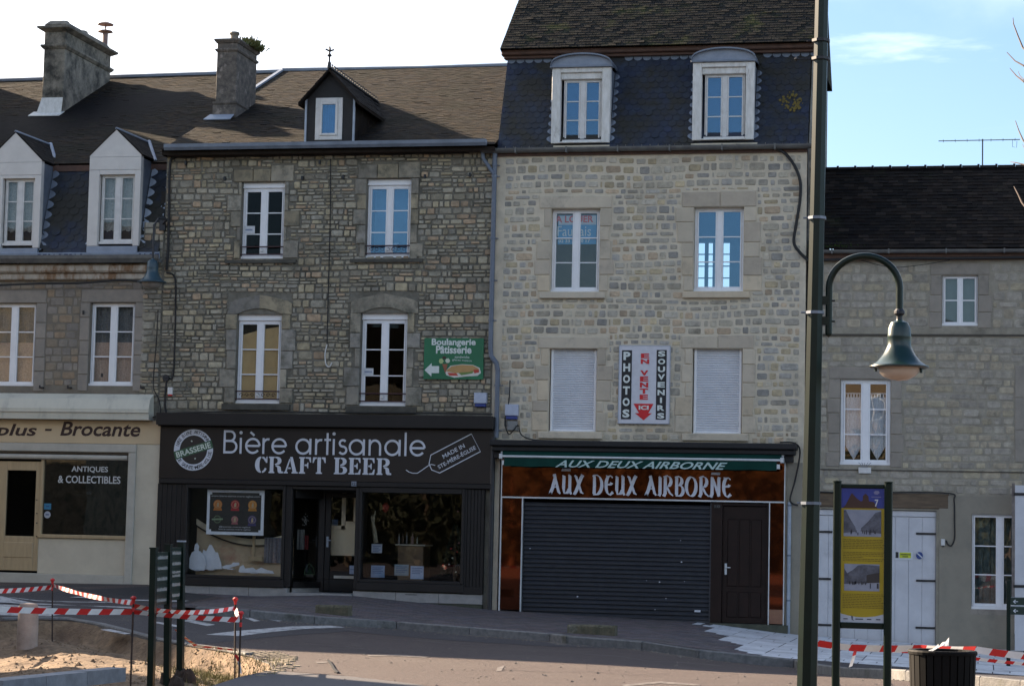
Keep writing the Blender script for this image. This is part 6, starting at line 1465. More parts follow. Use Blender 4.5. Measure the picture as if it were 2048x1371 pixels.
# --- photos / souvenirs sign
q = rect(1237, 690, 1340, 847, -.06); ys = -.07
T = thing('souvenir_sign', 'tall white sign reading photos en vente ici souvenirs between the two rolled shutters', 'sign', (q[0], 0, q[2]))
m = MB(); m.box(q[0], q[1], ys, -.02, q[2], q[3]); m.build('sign_plate', plain('sign_white_plate', (.60, .60, .64)), T)
m = MB(); g = .012
m.box(q[0], q[1], ys-.006, ys+.001, q[2], q[2]+g); m.box(q[0], q[1], ys-.006, ys+.001, q[3]-g, q[3]); m.box(q[0], q[0]+g, ys-.006, ys+.001, q[2]+g, q[3]-g); m.box(q[1]-g, q[1], ys-.006, ys+.001, q[2]+g, q[3]-g); m.build('sign_edge', M_zinc_l, T)
def V(u, v): return (q[0]+(q[1]-q[0])*u, q[3]-(q[3]-q[2])*v)
def column(word, u0, u1, v0, v1, mt_l, back=None, fill=.72, wf=.78):
    if back: m = MB(); a, b = V(u0, v1), V(u1, v0); m.box(a[0], b[0], ys-.004, ys, a[1], b[1]); m.build('letter_band', back, T)
    m = MB(); n = len(word); h = (v1-v0)*(q[3]-q[2])/n
    for i, ch in enumerate(word):
        if ch == ' ': continue
        c = V((u0+u1)/2, v0+(v1-v0)*(i+.5)/n); w = (u1-u0)*(q[1]-q[0])*wf
        put_text(m, ch, c, w*(.25 if ch == 'I' else .9), h*fill, ys-.006, bold=.045)
    m.build('lettering', mt_l, T)
Mb, Mr = plain('sign_black', (.012, .012, .014)), plain('sign_red', (.60, .015, .02))
column('PHOTOS', .06, .255, .065, .945, M_sw, Mb); column('SOUVENIRS', .735, .93, .06, .945, M_sw, Mb, wf=.8)
column('EN', .41, .61, .10, .245, Mr, fill=.84, wf=.9); column('VENTE', .40, .60, .315, .70, Mr, fill=.84, wf=.9)
m = MB(); m.xz([V(*p) for p in ((.30, .745), (.69, .745), (.59, .865), (.66, .865), (.50, .955), (.33, .865), (.41, .865))], ys-.005, ys); m.build('red_arrow', Mr, T)
m = MB(); c = V(.50, .795); put_text(m, 'ICI', c, .20, .085, ys-.008, bold=.045); m.build('lettering', M_sw, T)
# --- meter boxes
for (a, lab) in (((948, 785, 973, 813), 'small white and blue meter box above the beer shop beside the downpipe'), ((1010, 808, 1036, 838), 'small white and blue meter box on the pale wall above the copper shopfront')):
    q = rect(*a, -.1); T = thing('meter_box', lab, 'meter box', (q[0], 0, q[2]), 'electric meter boxes'); zm = q[2]+(q[3]-q[2])*.24
    m = MB(); m.cbox(q[0], q[1], -.12, -.01, zm, q[3], .01); m.build('lid', plain('meter_pale', (.42, .46, .56)), T); m = MB(); m.cbox(q[0]+.02, q[1]-.02, -.10, -.01, q[2], zm-.002, .008); m.build('base', plain('meter_blue', (.03, .05, .22)), T)
q = rect(1014, 841, 1034, 860, -.08); T = thing('junction_box', 'flat grey junction box just below the meter box on the pale wall', 'junction box', (q[0], 0, q[2]))
m = MB(); m.cbox(q[0], q[1], -.08, -.01, q[2], q[3], .01); m.build('cover', mat('box_grey', (.24, .24, .23), None, 5, .6), T); m = MB(); 
for s in (-1, 1): m.tube([((q[0]+q[1])/2+s*.07, -.081, (q[2]+q[3])/2), ((q[0]+q[1])/2+s*.07, -.086, (q[2]+q[3])/2)], .008, 6)
m.build('screws', M_cast, T, kind='stuff')
# --- downpipes
def pxpath(pts, Y): return [tuple(at(a, b, Y)) for a, b in pts]
T = thing('downpipe', 'blue grey downpipe with a branch and a kink where the two stone houses meet', 'downpipe', tuple(at(998, 1200, -.1)))
up = pxpath([(990, 300), (990, 350), (989, 450), (988, 560), (987, 696)], -.09); kink = pxpath([(987, 696), (990, 712), (1002, 726), (1005, 740)], -.09); lo = pxpath([(1005, 740), (1005, 800), (1003, 875)], -.09)
xk = up[-1][0]
m = MB(); m.tube([(up[0][0]+.01*0, -.09, p[2]) for p in up], .05, 10); m.build('upper_pipe', M_pipe, T)
m = MB(); m.tube([(up[0][0], -.09, kink[0][2]), (up[0][0]+.02, -.09, kink[1][2]), (up[0][0]+.13, -.09, kink[2][2]), (up[0][0]+.16, -.09, kink[3][2])], .052, 10); m.build('kink', M_pipe, T)
xl_ = up[0][0]+.16
m = MB(); m.tube([(xl_, -.09, lo[0][2]), (xl_, -.09, lo[-1][2])], .05, 10); m.build('lower_pipe', M_pipe, T)
m = MB(); zz = zb(-.3)-.05; m.tube([(xl_-.05, -.12, lo[-1][2]+.02), (xl_-.05, -.13, zz)], .05, 10); m.build('cast_iron_foot', M_cast, T)
m = MB(); b = pxpath([(964, 300), (967, 318), (989, 350)], -.12); m.tube(b, .04, 8); m.build('branch', M_pipe, T)
for py in (330, 352, 476, 560, 640, 770, 860):
    m = MB(); x = up[0][0] if py < 700 else xl_; z = at(990, py, -.09).z; m.tube([(x, -.09, z-.02), (x, -.09, z+.02)], .06, 10); m.tube([(x+.05, -.05, z), (x+.10, -.03, z)], .012, 5); m.build('pipe_clip', M_pipe if py != 352 else M_zinc, T)
T = thing('downpipe', 'narrow pale blue downpipe between the copper side panel and the boarded gate', 'downpipe', tuple(at(1580, 1250, -.08)))
x = at(1578, 1100, -.07).x; m = MB(); m.tube([(x, -.07, zat(1578, 1003, -.07)), (x, -.07, zb(5.8)-.3)], .038, 8); m.build('pipe', M_zinc_l, T)
for py in (1010, 1110, 1200): m = MB(); z = zat(1578, py, -.07); m.tube([(x, -.07, z-.015), (x, -.07, z+.015)], .045, 8); m.build('pipe_clip', M_pipe, T)
# --- cables
def cable(lab, pts, r=.014, Y=-.05, name='cable', mt=None, cat='cable'):
    P = [at(a, b, Y) for a, b in pts]; Q = []
    for i in range(len(P)-1):       # soften
        p0, p1, p2, p3 = P[max(i-1, 0)], P[i], P[i+1], P[min(i+2, len(P)-1)]
        for k in range(5):
            t = k/5; Q.append(.5*((2*p1)+(p2-p0)*t+(2*p0-5*p1+4*p2-p3)*t*t+(3*p1-p0-3*p2+p3)*t**3))
    Q.append(P[-1]); m = MB(); m.tube(Q, r, 6)
    if not lab: return m
    o = m.build(name, mt or M_cable); return tag(o, lab, cat)
cable('thick black cable curving down the right end of the pale rubble wall', [(1472, 291), (1520, 294), (1560, 300), (1585, 325), (1600, 360), (1600, 400), (1592, 450), (1588, 485), (1600, 505), (1616, 520)], .03, -.07)
cable('thin black cable hanging down the middle of the grey stone wall', [(661, 318), (661, 400), (659, 500), (656, 600), (654, 690)], .012)
cable('white cable end bent into a hook below the hanging black cable', [(654, 688), (650, 708), (652, 728), (659, 733), (664, 724)], .012, -.06, 'cable_end', M_wpaint)
cable('black cable running down the left edge of the grey stone house past the lamp', [(372, 311), (350, 314), (340, 330), (338, 420), (336, 500), (333, 540)], .03, -.06)
cable('black cable dropping left of the grey stone wall from the lamp to the junction', [(333, 545), (350, 556), (351, 620), (349, 700), (346, 752), (334, 760), (330, 800), (332, 825)], .02, -.06)
cable('thin dark cable wandering down the joint between antique shop and stone house', [(316, 620), (313, 680), (308, 740), (307, 775), (318, 800), (320, 826), (300, 836)], .012, -.08)
cable('black cable sagging under the cornice of the antique shop house', [(-60, 572), (0, 570), (80, 567), (160, 566), (240, 560), (300, 563), (322, 556)], .022, -.24)
cable('black cable lying on top of the beer shop cornice', [(330, 826), (450, 823), (600, 824), (760, 825), (900, 826), (985, 828)], .014, -.15)
cable('cable loop from the meter box to the top of the copper shopfront', [(1020, 760), (1018, 800), (1010, 840), (1018, 868), (1036, 850), (1044, 870), (1080, 880), (1200, 882)], .012, -.09)
cable('black cable along the eaves of the gate house', [(1640, 520), (1700, 518), (1800, 516), (1920, 516), (2080, 514)], .025, -.12)
cable('thin wire sagging under the eaves of the gate house', [(1722, 520), (1780, 534), (1840, 530), (1900, 520)], .007, -.12)
cable('black cable over the oak beam ending at a small white box', [(1620, 982), (1700, 985), (1800, 984), (1900, 986), (1908, 1000), (1909, 1040), (1909, 1075), (1903, 1090), (1896, 1088), (1892, 1080)], .014, -.06)
cable('tangled black cables beside the right end of the green awning', [(1560, 884), (1590, 886), (1600, 905), (1590, 960), (1580, 1000), (1596, 1010)], .016, -.10)
q = rect(1882, 1077, 1890, 1090, -.06); T = thing('socket_box', 'tiny white socket box on the beige plaster at the end of the cable', 'socket', (q[0], 0, q[2])); m = MB(); m.cbox(q[0], q[1], -.07, -.02, q[2], q[3], .006); m.build('cover', M_wpaint, T); m = MB(); m.tube([((q[0]+q[1])/2, -.05, q[2]), ((q[0]+q[1])/2, -.05, q[2]-.03)], .012, 6); m.build('gland', M_cast, T)
q = rect(323, 744, 340, 766, -.08); T = thing('junction_box', 'round black junction box left of the grey stone wall above the cornice', 'junction box', (q[0], 0, q[2])); m = MB(); m.tube([((q[0]+q[1])/2, -.02, (q[2]+q[3])/2), ((q[0]+q[1])/2, -.09, (q[2]+q[3])/2)], .07, 10); m.build('cover', M_cast, T); m = MB(); m.tube([((q[0]+q[1])/2, -.09, (q[2]+q[3])/2), ((q[0]+q[1])/2, -.11, (q[2]+q[3])/2)], .02, 6); m.build('cable_gland', M_cast, T)
q = rect(335, 774, 344, 791, -.08); T = thing('fuse_box', 'little white and red fuse box under the round junction box', 'fuse box', (q[0], 0, q[2])); m = MB(); m.cbox(q[0], q[1], -.08, -.02, q[2]+.03, q[3], .006); m.build('cover', M_wpaint, T); m = MB(); m.cbox(q[0]+.01, q[1]-.01, -.075, -.02, q[2], q[2]+.028, .004); m.build('red_base', M_red, T)
q = rect(1717, 931, 1742, 946, -.05); T = thing('light_holder', 'small white bracket with a wrought frill under the curtained window', 'bracket', (q[0], 0, q[2])); m = MB(); m.cbox(q[0], q[1], -.06, -.0, q[2], q[3]-.03, .008); m.build('plate', M_wpaint, T); m = MB()
for k in range(-2, 3): m.tube([((q[0]+q[1])/2+k*.02, -.07, q[3]-.03), ((q[0]+q[1])/2+k*.05, -.08, q[3]+.05), ((q[0]+q[1])/2+k*.06, -.06, q[3]+.06)], .006, 4)
m.build('frill', M_zinc, T)
m = MB()
for px, py in ((450, 357), (605, 356), (687, 354), (850, 353), (940, 350), (640, 325), (372, 326)): p = at(px, py, -.03); m.box(p.x-.02, p.x+.02, -.07, -.01, p.z-.04, p.z+.04)
m.build('shutter_stay', M_cast, B, kind='stuff')
# --- bell lamp hung at the house corner
def bell(parent, c, R_, mtc, mtg, glow=None, s=1.0, globe=True):
    m = MB(); m.lathe([(.0, .92*s), (.05*s, .92*s), (.06*s, .88*s), (.16*s, .84*s), (.205*s, .74*s), (.215*s, .60*s), (.22*s, .58*s), (.215*s, .56*s), (.215*s, .42*s), (.24*s, .36*s), (.30*s, .24*s), (.40*s, .12*s), (.50*s, .055*s), (.54*s, .04*s), (.545*s, .02*s), (.50*s, .0), (.40*s, .03*s)], c, 28); sh_ = m.build('lamp_shade', mtc, parent, smooth=True)
    if globe: m = MB(); m.lathe([(.38*s, .03*s), (.385*s, -.0*s), (.35*s, -.09*s), (.28*s, -.16*s), (.16*s, -.215*s), (.0, -.235*s)], c, 24); m.build('globe', mtg, parent, smooth=True)
    return sh_
M_bluelamp = mat('blue_green_paint', (.03, .065, .085), (.022, .05, .068), 6, .4)
Yl = -.75; c = at(304, 566, Yl)
T = thing('corner_lamp', 'blue green bell lamp hung on a bracket at the corner of the grey stone house', 'wall lamp', (c.x, Yl, c.z))
bell(T, (c.x, Yl, c.z), .3, M_bluelamp, plain('lamp_diffuser', (.25, .22, .19), .3), s=.56)
pth = pxpath([(306, 516), (307, 480), (309, 440), (318, 432)], Yl); pe = at(330, 450, -.02); m = MB(); m.tube([(c.x, Yl, c.z+.50), (c.x, Yl, pth[2][2]-.1), (c.x+.03, Yl*.8, pth[2][2]+.05), (c.x+.10, Yl*.4, pth[2][2]+.08), (pe.x-.05, -.02, pth[2][2]+.02)], .022, 8); m.build('bracket_arm', M_cast, T)
m = MB(); m.cbox(pe.x-.12, pe.x+.02, -.05, -.01, pth[2][2]-.12, pth[2][2]+.16); m.build('wall_plate', M_cast, T)
# --- aerial
p = at(1965, 334, 2.6); T = thing('aerial', 'thin television aerial on the ridge of the very dark slate roof', 'aerial', (p.x, 2.6, p.z)); zt_a = at(1965, 281, 2.6).z
m = MB(); m.tube([(p.x, 2.6, p.z-.2), (p.x, 2.6, zt_a+.03)], .014, 6); m.build('mast', M_gutter, T)
m = MB(); a, b = at(1877, 282, 2.6), at(2040, 279, 2.6); m.tube([(a.x, 2.6, a.z), (b.x, 2.6, b.z)], .010, 5); m.build('boom', M_gutter, T)
for k in range(7): x = a.x+.1+(b.x-a.x-.2)*k/6; m = MB(); m.tube([(x, 2.45, a.z+(b.z-a.z)*k/6), (x, 2.75, a.z+(b.z-a.z)*k/6)], .006, 4); m.build('element', M_gutter, T)
m = MB(); x = at(2029, 280, 2.6).x; m.tube([(x-.04, 2.6, zt_a), (x-.04, 2.6, zt_a-.14), (x+.04, 2.6, zt_a-.16), (x+.05, 2.6, zt_a-.02)], .006, 4); m.build('dipole', M_gutter, T)
# --- shutter leaf standing open at the right edge
xs_ = at(2030, 1080, -.55).x
T = thing('shutter_leaf', 'open pale blue shutter leaf with strap hinges at the right edge of the picture', 'shutter', (xs_, -.5, zat(2040, 1240, -.5)))
z1_, z0_s = zat(2040, 970, -.55), zat(2040, 1300, -.55)
m = MB(); m.box(xs_+.0, xs_+.03, -.03-.55, -.03, z0_s+.3, z1_); m.box(xs_-.0, xs_+.9, -.60, -.56, z0_s, z1_-.0); m.build('leaf', M_dwhite, T)
m = MB(); m.box(xs_-.06, xs_-.005, -.58, -.50, z0_s+1.0, z1_+.04); m.build('edge_post', mat('worn_brown_post', (.20, .17, .15), (.12, .10, .09), 8, .7), T)
for py in (988, 1172): z = zat(2040, py, -.6); m = MB(); m.cbox(xs_-.03, xs_+.5, -.625, -.601, z-.02, z+.03); m.build('strap_hinge', M_black, T)
# --- low stone kerbs standing on the pavement
for a, lab in (((608, 1206, 723, 1228), 'mossy low stone block on the pavement before the beer shop step'), ((1126, 1245, 1243, 1268), 'mossy low stone block on the pavement before the grey roller shutter')):
    p0, p1 = gr(a[0], a[3]-1, 0), gr(a[2]-6, a[3]+1, 0); yy = (p0.y+p1.y)/2; L_ = p1.x-p0.x; h = .155
    T = thing('stone_block', lab, 'stone block', (p0.x, yy, gz(p0.x, yy)), 'low stone blocks on the pavement'); z = gz((p0.x+p1.x)/2, yy)
    n = 24; m = MB(); vs = []; r = random.Random(a[0])
    for i in range(n+1):
        x = p0.x+L_*i/n; j = lambda s: r.uniform(-s, s)
        vs += [(x, yy, z-.06), (x, yy+j(.008), z+h*.8+j(.006)), (x, yy+.02+j(.006), z+h+j(.008)), (x, yy+.24+j(.008), z+h+j(.008)), (x, yy+.27, z-.06)]
    m._add(vs, [(5*i+k, 5*i+5+k, 5*i+6+k, 5*i+1+k) for i in range(n) for k in range(4)] + [(0, 1, 2, 3, 4), tuple(5*n+k for k in (4, 3, 2, 1, 0))]); m.build('stone', mat('mossy_stone', (.135, .115, .075), (.07, .07, .045), 9, .95, .6, 30, c3=(.26, .24, .20), s3=2.5, t3=(.55, .72)), T)
# --- bollard
p = gr(55, 1268); pz = pit_h(p.x, p.y) if inside(p, pit) else p.z; s = F/((p-CAM).length); h = (lambda d: (CAM+d*((p.y-CAM.y)/d.y)).z)(ray(55, 1206))-pz; rr_ = 20/s
T = thing('bollard', 'short thick pinkish concrete bollard standing in the earth trench', 'bollard', (p.x, p.y, pz))
m = MB(); m.lathe([(rr_*1.0, -.1), (rr_*1.02, 0), (rr_*1.0, h*.5), (rr_*.95, h*.9), (rr_*.90, h*.96), (rr_*.78, h), (0, h*1.01)], (p.x, p.y, pz), 28); m.build('shaft', M_conc, T, smooth=True)
m = MB(); m.lathe([(rr_*1.03, h*.83), (rr_*1.03, h*.86), (rr_*.97, h*.86), (rr_*.97, h*.83)], (p.x, p.y, pz), 28); m.build('top_groove', mat('dark_groove', (.2, .155, .13), None, 8, .9), T, smooth=True)
# --- stakes and tape
def stake(px, top, base, lab):
    p = gr(px[1], base); z0 = pit_h(p.x, p.y) if inside(p, pit) else p.z
    d = ray(px[0], top); t = (p.y-CAM.y)/d.y; q = CAM+d*t
    T = thing('marker_stake', lab, 'stake', (p.x, p.y, z0), 'rusty stakes carrying the barrier tape')
    m = MB(); m.tube([(p.x, p.y, z0-.1), (q.x, q.y, q.z)], .012, 6); m.build('bar', M_rust, T)
    m = MB(); m.lathe([(.014, -.05), (.018, -.02), (.022, .0), (.034, .008), (.034, .024), (.016, .04), (0, .042)], (q.x, q.y, q.z), 12); m.build('cap', M_red, T)
    m = MB(); m.tube([(q.x, q.y, q.z-.14), (q.x, q.y, q.z-.09)], .016, 7); m.build('tape_knot', M_red, T)
    return q, p
S1 = stake((105, 106), 1161, 1256, 'rusty stake with red cap behind the concrete bollard')
S2 = stake((267, 262), 1198, 1345, 'rusty stake with red cap just left of the dark green direction sign')
S3 = stake((471, 471), 1200, 1332, 'farther of the two close rusty stakes in front of the beer shop')
S4 = stake((482, 478), 1228, 1349, 'nearer of the two close rusty stakes at the end of the trench')
def tape(lab, pts, sag=.05, w=.075, n=None, twist=0, tilt=0.2, dens=.09):
    """striped ribbon through world points"""
    P = [Vector(p) for p in pts]; T = thing('barrier_tape', lab, 'tape', tuple(P[0]), 'red and white barrier tape'); R_ = MB(); k = 0; up = Vector((0, tilt, 1)).normalized()
    for a, b in zip(P, P[1:]):
        L = (b-a).length; m = max(2, int(L/(dens/2))); 
        for i in range(m):
            u0, u1 = i/m, (i+1)/m
            f = lambda u: a.lerp(b, u) + Vector((0, 0, -sag*L*.35*4*u*(1-u)))
            t = (b-a).normalized(); p0, p1 = f(u0), f(u1); tw = lambda u: twist*math.sin(u*math.pi*2*L*.35+1)
            wd = t.cross((CAM-a).normalized()).normalized(); wd = wd if wd.z > 0 else -wd
            def o(u):
                an = tw(u)+.25; return (wd*math.cos(an)+t.cross(wd)*math.sin(an))*w/2
            sk = t*w*.35
            mb = R_; mb.cm = (k//2) % 2; k += 1
            mb._add([p0-o(u0)-sk, p1-o(u1)-sk, p1+o(u1)+sk, p0+o(u0)+sk], [(0, 1, 2, 3)])
    R_.build('ribbon', [M_red, M_tapew], T)
def wp(px, py, Y):
    d = ray(px, py); return CAM+d*((Y-CAM.y)/d.y)
q1, q2, q3, q4 = S1[0], S2[0], S3[0], S4[0]; dz = Vector((0, 0, -.10))
tape('barrier tape from the left picture edge to the stake behind the bollard', [wp(-120, 1178, q1.y-2.2), q1+dz*.9], w=.068, twist=.1)
tape('barrier tape falling from the far stake to the stake beside the direction sign', [q1+dz*.6, q2+dz*.4], w=.055, twist=.3, dens=.24, sag=.012)
tape('broad near barrier tape passing in front of the concrete bollard', [wp(-80, 1213, q2.y-2.2), q2+Vector((0, 0, -.14))], w=.068, sag=.02, dens=.16)
tape('barrier tape running behind the direction sign to the farther close stake', [q2+dz*.7, q3+dz*.9], sag=.10, twist=.5, w=.055)
tape('barrier tape running behind the direction sign to the nearer close stake', [q2+dz*1.4, q4+dz*.6], sag=.03, twist=.4, w=.06)
tape('short barrier tape tied between the two close stakes', [q3+dz, q4+dz*.4], w=.05)
zp = lambda x, y, h: (x, y, (pit_h(x, y) if inside((x, y), pit) else road_h(x, y))+h)
a_, b_ = gr(360, 1310), gr(395, 1302)
tape('loose barrier tape drooping low towards the ground right of the direction sign', [wp(352, 1258, -18.0), wp(392, 1290, -17.2), wp(430, 1294, -17.0), wp(475, 1299, -17.2)], sag=.03, w=.045, twist=.8)
tape('loose end of tape hanging down the near stake', [wp(472, 1308, q4.y), wp(478, 1322, q4.y), wp(481, 1345, q4.y)], sag=0, w=.035, twist=.3, dens=.12)
Yt = -20.6
tape('barrier tape stretched from the lamp post past the bin to the right edge', [wp(1634, 1285, Yt), wp(1700, 1294, Yt), wp(1840, 1295, Yt-.3), wp(1950, 1298, Yt-.8), wp(2110, 1316, Yt-1.2)], sag=.03, w=.068, dens=.16)
tape('lower thin strand of tape behind the information panel', [wp(1660, 1290, -19.5), wp(1760, 1299, -19.5), wp(1850, 1302, -19.5), wp(2080, 1329, -19.8)], sag=.03, w=.035)
tape('knotted tail of tape hanging left of the bin', [wp(1712, 1296, Yt-.02), wp(1708, 1310, Yt-.02), wp(1701, 1332, Yt-.02)], sag=0, w=.035, twist=.3, dens=.12)
# --- three-post direction sign
PA, PB, PC = gr(303, 1348), gr(336, 1340), gr(362, 1332)
tops = [(308, 1097), (337, 1090), (363, 1083)]; T = thing('direction_sign', 'dark green three-post direction sign with slanting rows of small boards', 'sign post', tuple(PB))
tp = []
for i, (p, (tx, ty)) in enumerate(zip((PA, PB, PC), tops)):
    z0 = pit_h(p.x, p.y) if inside(p, pit) else p.z; q = wp(tx, ty, p.y); q = Vector((p.x+(q.x-p.x)*1.0, p.y, q.z)); s = 4400/(q.y-CAM.y); w = 6.6/s*.98
    m = MB(); m._add([(p.x+a*w, p.y+b*w, z0-.15) for a, b in ((-1, -1), (1, -1), (1, 1), (-1, 1))] + [(q.x+a*w, q.y+b*w, q.z) for a, b in ((-1, -1), (1, -1), (1, 1), (-1, 1))], [(0,1,5,4), (1,2,6,5), (2,3,7,6), (3,0,4,7), (4,5,6,7)]); m.build('post', M_postgreen, T)
    m = MB(); m.box(q.x-w*1.2, q.x+w*1.2, q.y-w*1.2, q.y+w*1.2, q.z, q.z+.018); m.build('post_cap', M_postgreen if i < 2 else M_zinc_l, T); tp.append((q, w))
M_boardg = mat('board_green', (.014, .034, .026), (.010, .026, .02), 5, .35); M_grtext = plain('board_lettering', (.40, .44, .44))
for (a, b, n, z_a, z_b) in ((0, 1, 5, 1104, 1212), (1, 2, 5, 1094, 1201)):
    A0, B0 = tp[a][0].copy(), tp[b][0].copy(); ztop = wp(320, z_a, A0.y).z; zbot = wp(320, z_b, A0.y).z
    t = (B0-A0); t.z = 0; Lh = t.length; t.normalize(); nn = Vector((t.y, -t.x, 0)); h = (ztop-zbot)/n
    for i in range(n):
        zz1 = ztop-i*h; zz0 = zz1-h*.975; rise = .10
        a0 = A0+t*tp[a][1]; b0 = B0-t*tp[b][1]; th = nn*.012
        V3 = lambda p, z: (p.x, p.y, z)
        m = MB(); m._add([V3(a0+th, zz0), V3(b0+th, zz0+rise*0), V3(b0+th, zz1), V3(a0+th, zz1), V3(a0-th, zz0), V3(b0-th, zz0), V3(b0-th, zz1), V3(a0-th, zz1)], [(0,1,2,3), (7,6,5,4), (3,2,6,7), (0,4,5,1)]); bd = m.build('board', M_boardg, T)
        m = MB(); r = random.Random(i+10*a); x = .03; dd = (b0-a0)
        L = dd.length; row2 = (i == 2 and a == 1)
        for rw in ((.30, .66),) if not row2 else ((.52, .80), (.18, .44)):
            x = .05
            if a == 0 and i < 3:
                p = a0+t*.04+th*1.25; m._add([V3(p, zz0+h*.12), V3(p+t*.018, zz0+h*.12), V3(p+t*.018, zz0+h*.82), V3(p, zz0+h*.82)], [(0, 1, 2, 3)]); x = .09
            while x < L-.05:
                w = r.uniform(.008, .014); hh = (rw[1]-rw[0])*h*r.uniform(.6, 1); p = a0+t*x+th*1.25; z = zz0+h*rw[0]
                m._add([V3(p, z), V3(p+t*w, z), V3(p+t*w, z+hh), V3(p, z+hh)], [(0, 1, 2, 3)]); x += w+.007
        if m.f: m.build('worn_lettering', M_grtext, bd, kind='stuff')
m = MB(); r = random.Random(2)
for p, s_ in ((PC, .10), (PB+Vector((.10, .0, 0)), .12), (PC+Vector((.14, -.1, 0)), .09), (PB+Vector((-.05, .05, 0)), .08)):
    z = pit_h(p.x, p.y) if inside(p, pit) else p.z; vs = []; K = 9
    for lv, (rad, hh) in enumerate(((1, -.05), (.85, .06), (.6, .13), (.25, .15))):
        for j in range(K): a = 6.283*j/K; vs.append((p.x+rad*s_*math.cos(a)*r.uniform(.8, 1.2), p.y+rad*s_*math.sin(a)*r.uniform(.8, 1.2), z+hh*r.uniform(.8, 1.2)))
    m._add(vs, [(l*K+j, l*K+(j+1) % K, (l+1)*K+(j+1) % K, (l+1)*K+j) for l in range(3) for j in range(K)] + [tuple(3*K+j for j in range(K))])
tag(m.build('earth_lumps', mat('dark_clod', (.07, .045, .03), (.035, .022, .016), 8, .95, .8), kind='stuff'), 'dark lumps of earth round the feet of the direction sign', 'soil')
# --- information panel
Yp = -21.4; q = rect(1682, 976, 1768, 1244, Yp); zt_p = wp(1725, 964, Yp).z; zb_p = -.5
T = thing('information_panel', 'tall yellow and blue information panel between two dark green posts', 'information panel', ((q[0]+q[1])/2, Yp, road_h(q[0], Yp)))
pw = .078; z0 = road_h(q[0], Yp)-.1
for x in (q[0]-pw, q[1]+.002):
    m = MB(); m.cbox(x, x+pw-.002, Yp-.04, Yp+.04, z0, zt_p, .012); m.build('post', M_postgreen, T)
    m = MB(); m.tube([(x+pw/2-.001, Yp, zt_p), (x+pw/2-.001, Yp, zt_p+.012)], .045, 10); m.build('post_cap', M_postgreen, T)
m = MB(); m.cbox(q[0], q[1], Yp-.025, Yp+.025, q[3]+.0, zt_p-.02); m.build('top_rail', M_postgreen, T)
m = MB(); m.cbox(q[0], q[1], Yp-.03, Yp+.03, q[2]-.06, q[2]-.0); m.build('bottom_rail', M_postgreen, T)
yl = Yp-.012
def PV(u, v): return (q[0]+(q[1]-q[0])*u, q[3]-(q[3]-q[2])*v)
m = MB(); m.box(q[0], q[1], Yp-.010, Yp+.010, q[2], q[3]); pan_ = m.build('panel', mat('panel_ochre', (.36, .27, .015), (.32, .24, .014), 2, .35), T)
def flat(name, pts, c, k, parent=pan_): 
    m = MB(); m.xz([PV(*p) for p in pts], Yp-.011-.0015*k, Yp-.009); return m.build(name, c if not isinstance(c, tuple) else plain(name+'_print', c), parent)
flat('sky_photograph', [(0, 0), (1, 0), (1, .148), (0, .148)], mat('panel_blue', (.03, .05, .26), (.02, .03, .17), 3, .35), 1)
flat('church_silhouette', [(.04, .148), (.10, .125), (.24, .035), (.36, .075), (.46, .098), (.50, .09), (.50, .058), (.56, .038), (.63, .058), (.64, .095), (.76, .10), (.84, .148)], (.055, .022, .014), 2)
m = MB(); c = PV(.82, .108); put_text(m, '7', c, .035, .07, Yp-.016, bold=.02); m.build('number', M_paper, pan_)
m = MB(); 
for k in range(9): a = PV(.70+k*.025, .066); m.box(a[0], a[0]+.009, Yp-.0155, Yp-.0145, a[1], a[1]+.008)
a = PV(.82, .03); m.xz([(a[0]+.03*math.cos(t), a[1]+.02*math.sin(t)) for t in range(6)], Yp-.0155, Yp-.0145); m.build('small_print', mat('faded_print', (.20, .20, .34), None, 4, .5), pan_, kind='stuff')
gsky, gdark, gmid = (.24, .27, .34), (.045, .05, .065), (.11, .12, .155)
flat('street_photograph', [(.06, .16), (.93, .16), (.93, .36), (.06, .36)], mat('photo_sky', (.26, .29, .36), (.20, .225, .29), 6, .4), 1)
flat('street_houses', [(.06, .165), (.11, .165), (.2, .225), (.33, .29), (.35, .325), (.06, .335)], mat('photo_grey', gmid, gdark, 14, .5), 2); flat('street_houses', [(.93, .17), (.80, .18), (.62, .25), (.47, .295), (.45, .32), (.93, .335)], mat('photo_grey', gmid, gdark, 14, .5), 3)
r = random.Random(5); m = MB()
for k in range(16): u = r.uniform(.22, .80); v = .345-abs(u-.42)*.03+r.uniform(-.012, .008); a = PV(u, v); m.box(a[0], a[0]+.008, Yp-.0165, Yp-.0160, a[1], a[1]+.028)
m.build('figures', plain('photo_dark', (.03, .032, .045)), pan_, kind='stuff')
flat('market_photograph', [(.08, .565), (.90, .565), (.90, .765), (.08, .765)], mat('photo_sky', gsky), 1)
flat('market_houses', [(.08, .60), (.15, .635), (.28, .61), (.40, .575), (.55, .57), (.90, .575), (.90, .70), (.08, .715)], mat('photo_grey', gmid, gdark, 14, .5), 2); flat('dark_facade', [(.60, .645), (.90, .625), (.90, .70), (.60, .705)], (.035, .03, .03), 3)
m = MB()
for k in range(22): u = r.uniform(.20, .60); v = .715+r.uniform(-.006, .006); a = PV(u, v); m.box(a[0], a[0]+.007, Yp-.0165, Yp-.0160, a[1], a[1]+.025)
for u in (.68, .84, .86): a = PV(u, .745); m.box(a[0], a[0]+.009, Yp-.0165, Yp-.0160, a[1], a[1]+.05)
m.build('figures', plain('photo_dark', (.03, .032, .045)), pan_, kind='stuff')
m = MB(); rows_ = [.385+.0125*k for k in range(6)] + [.478+.0125*k for k in range(6)] + [.79+.0125*k for k in range(9)]
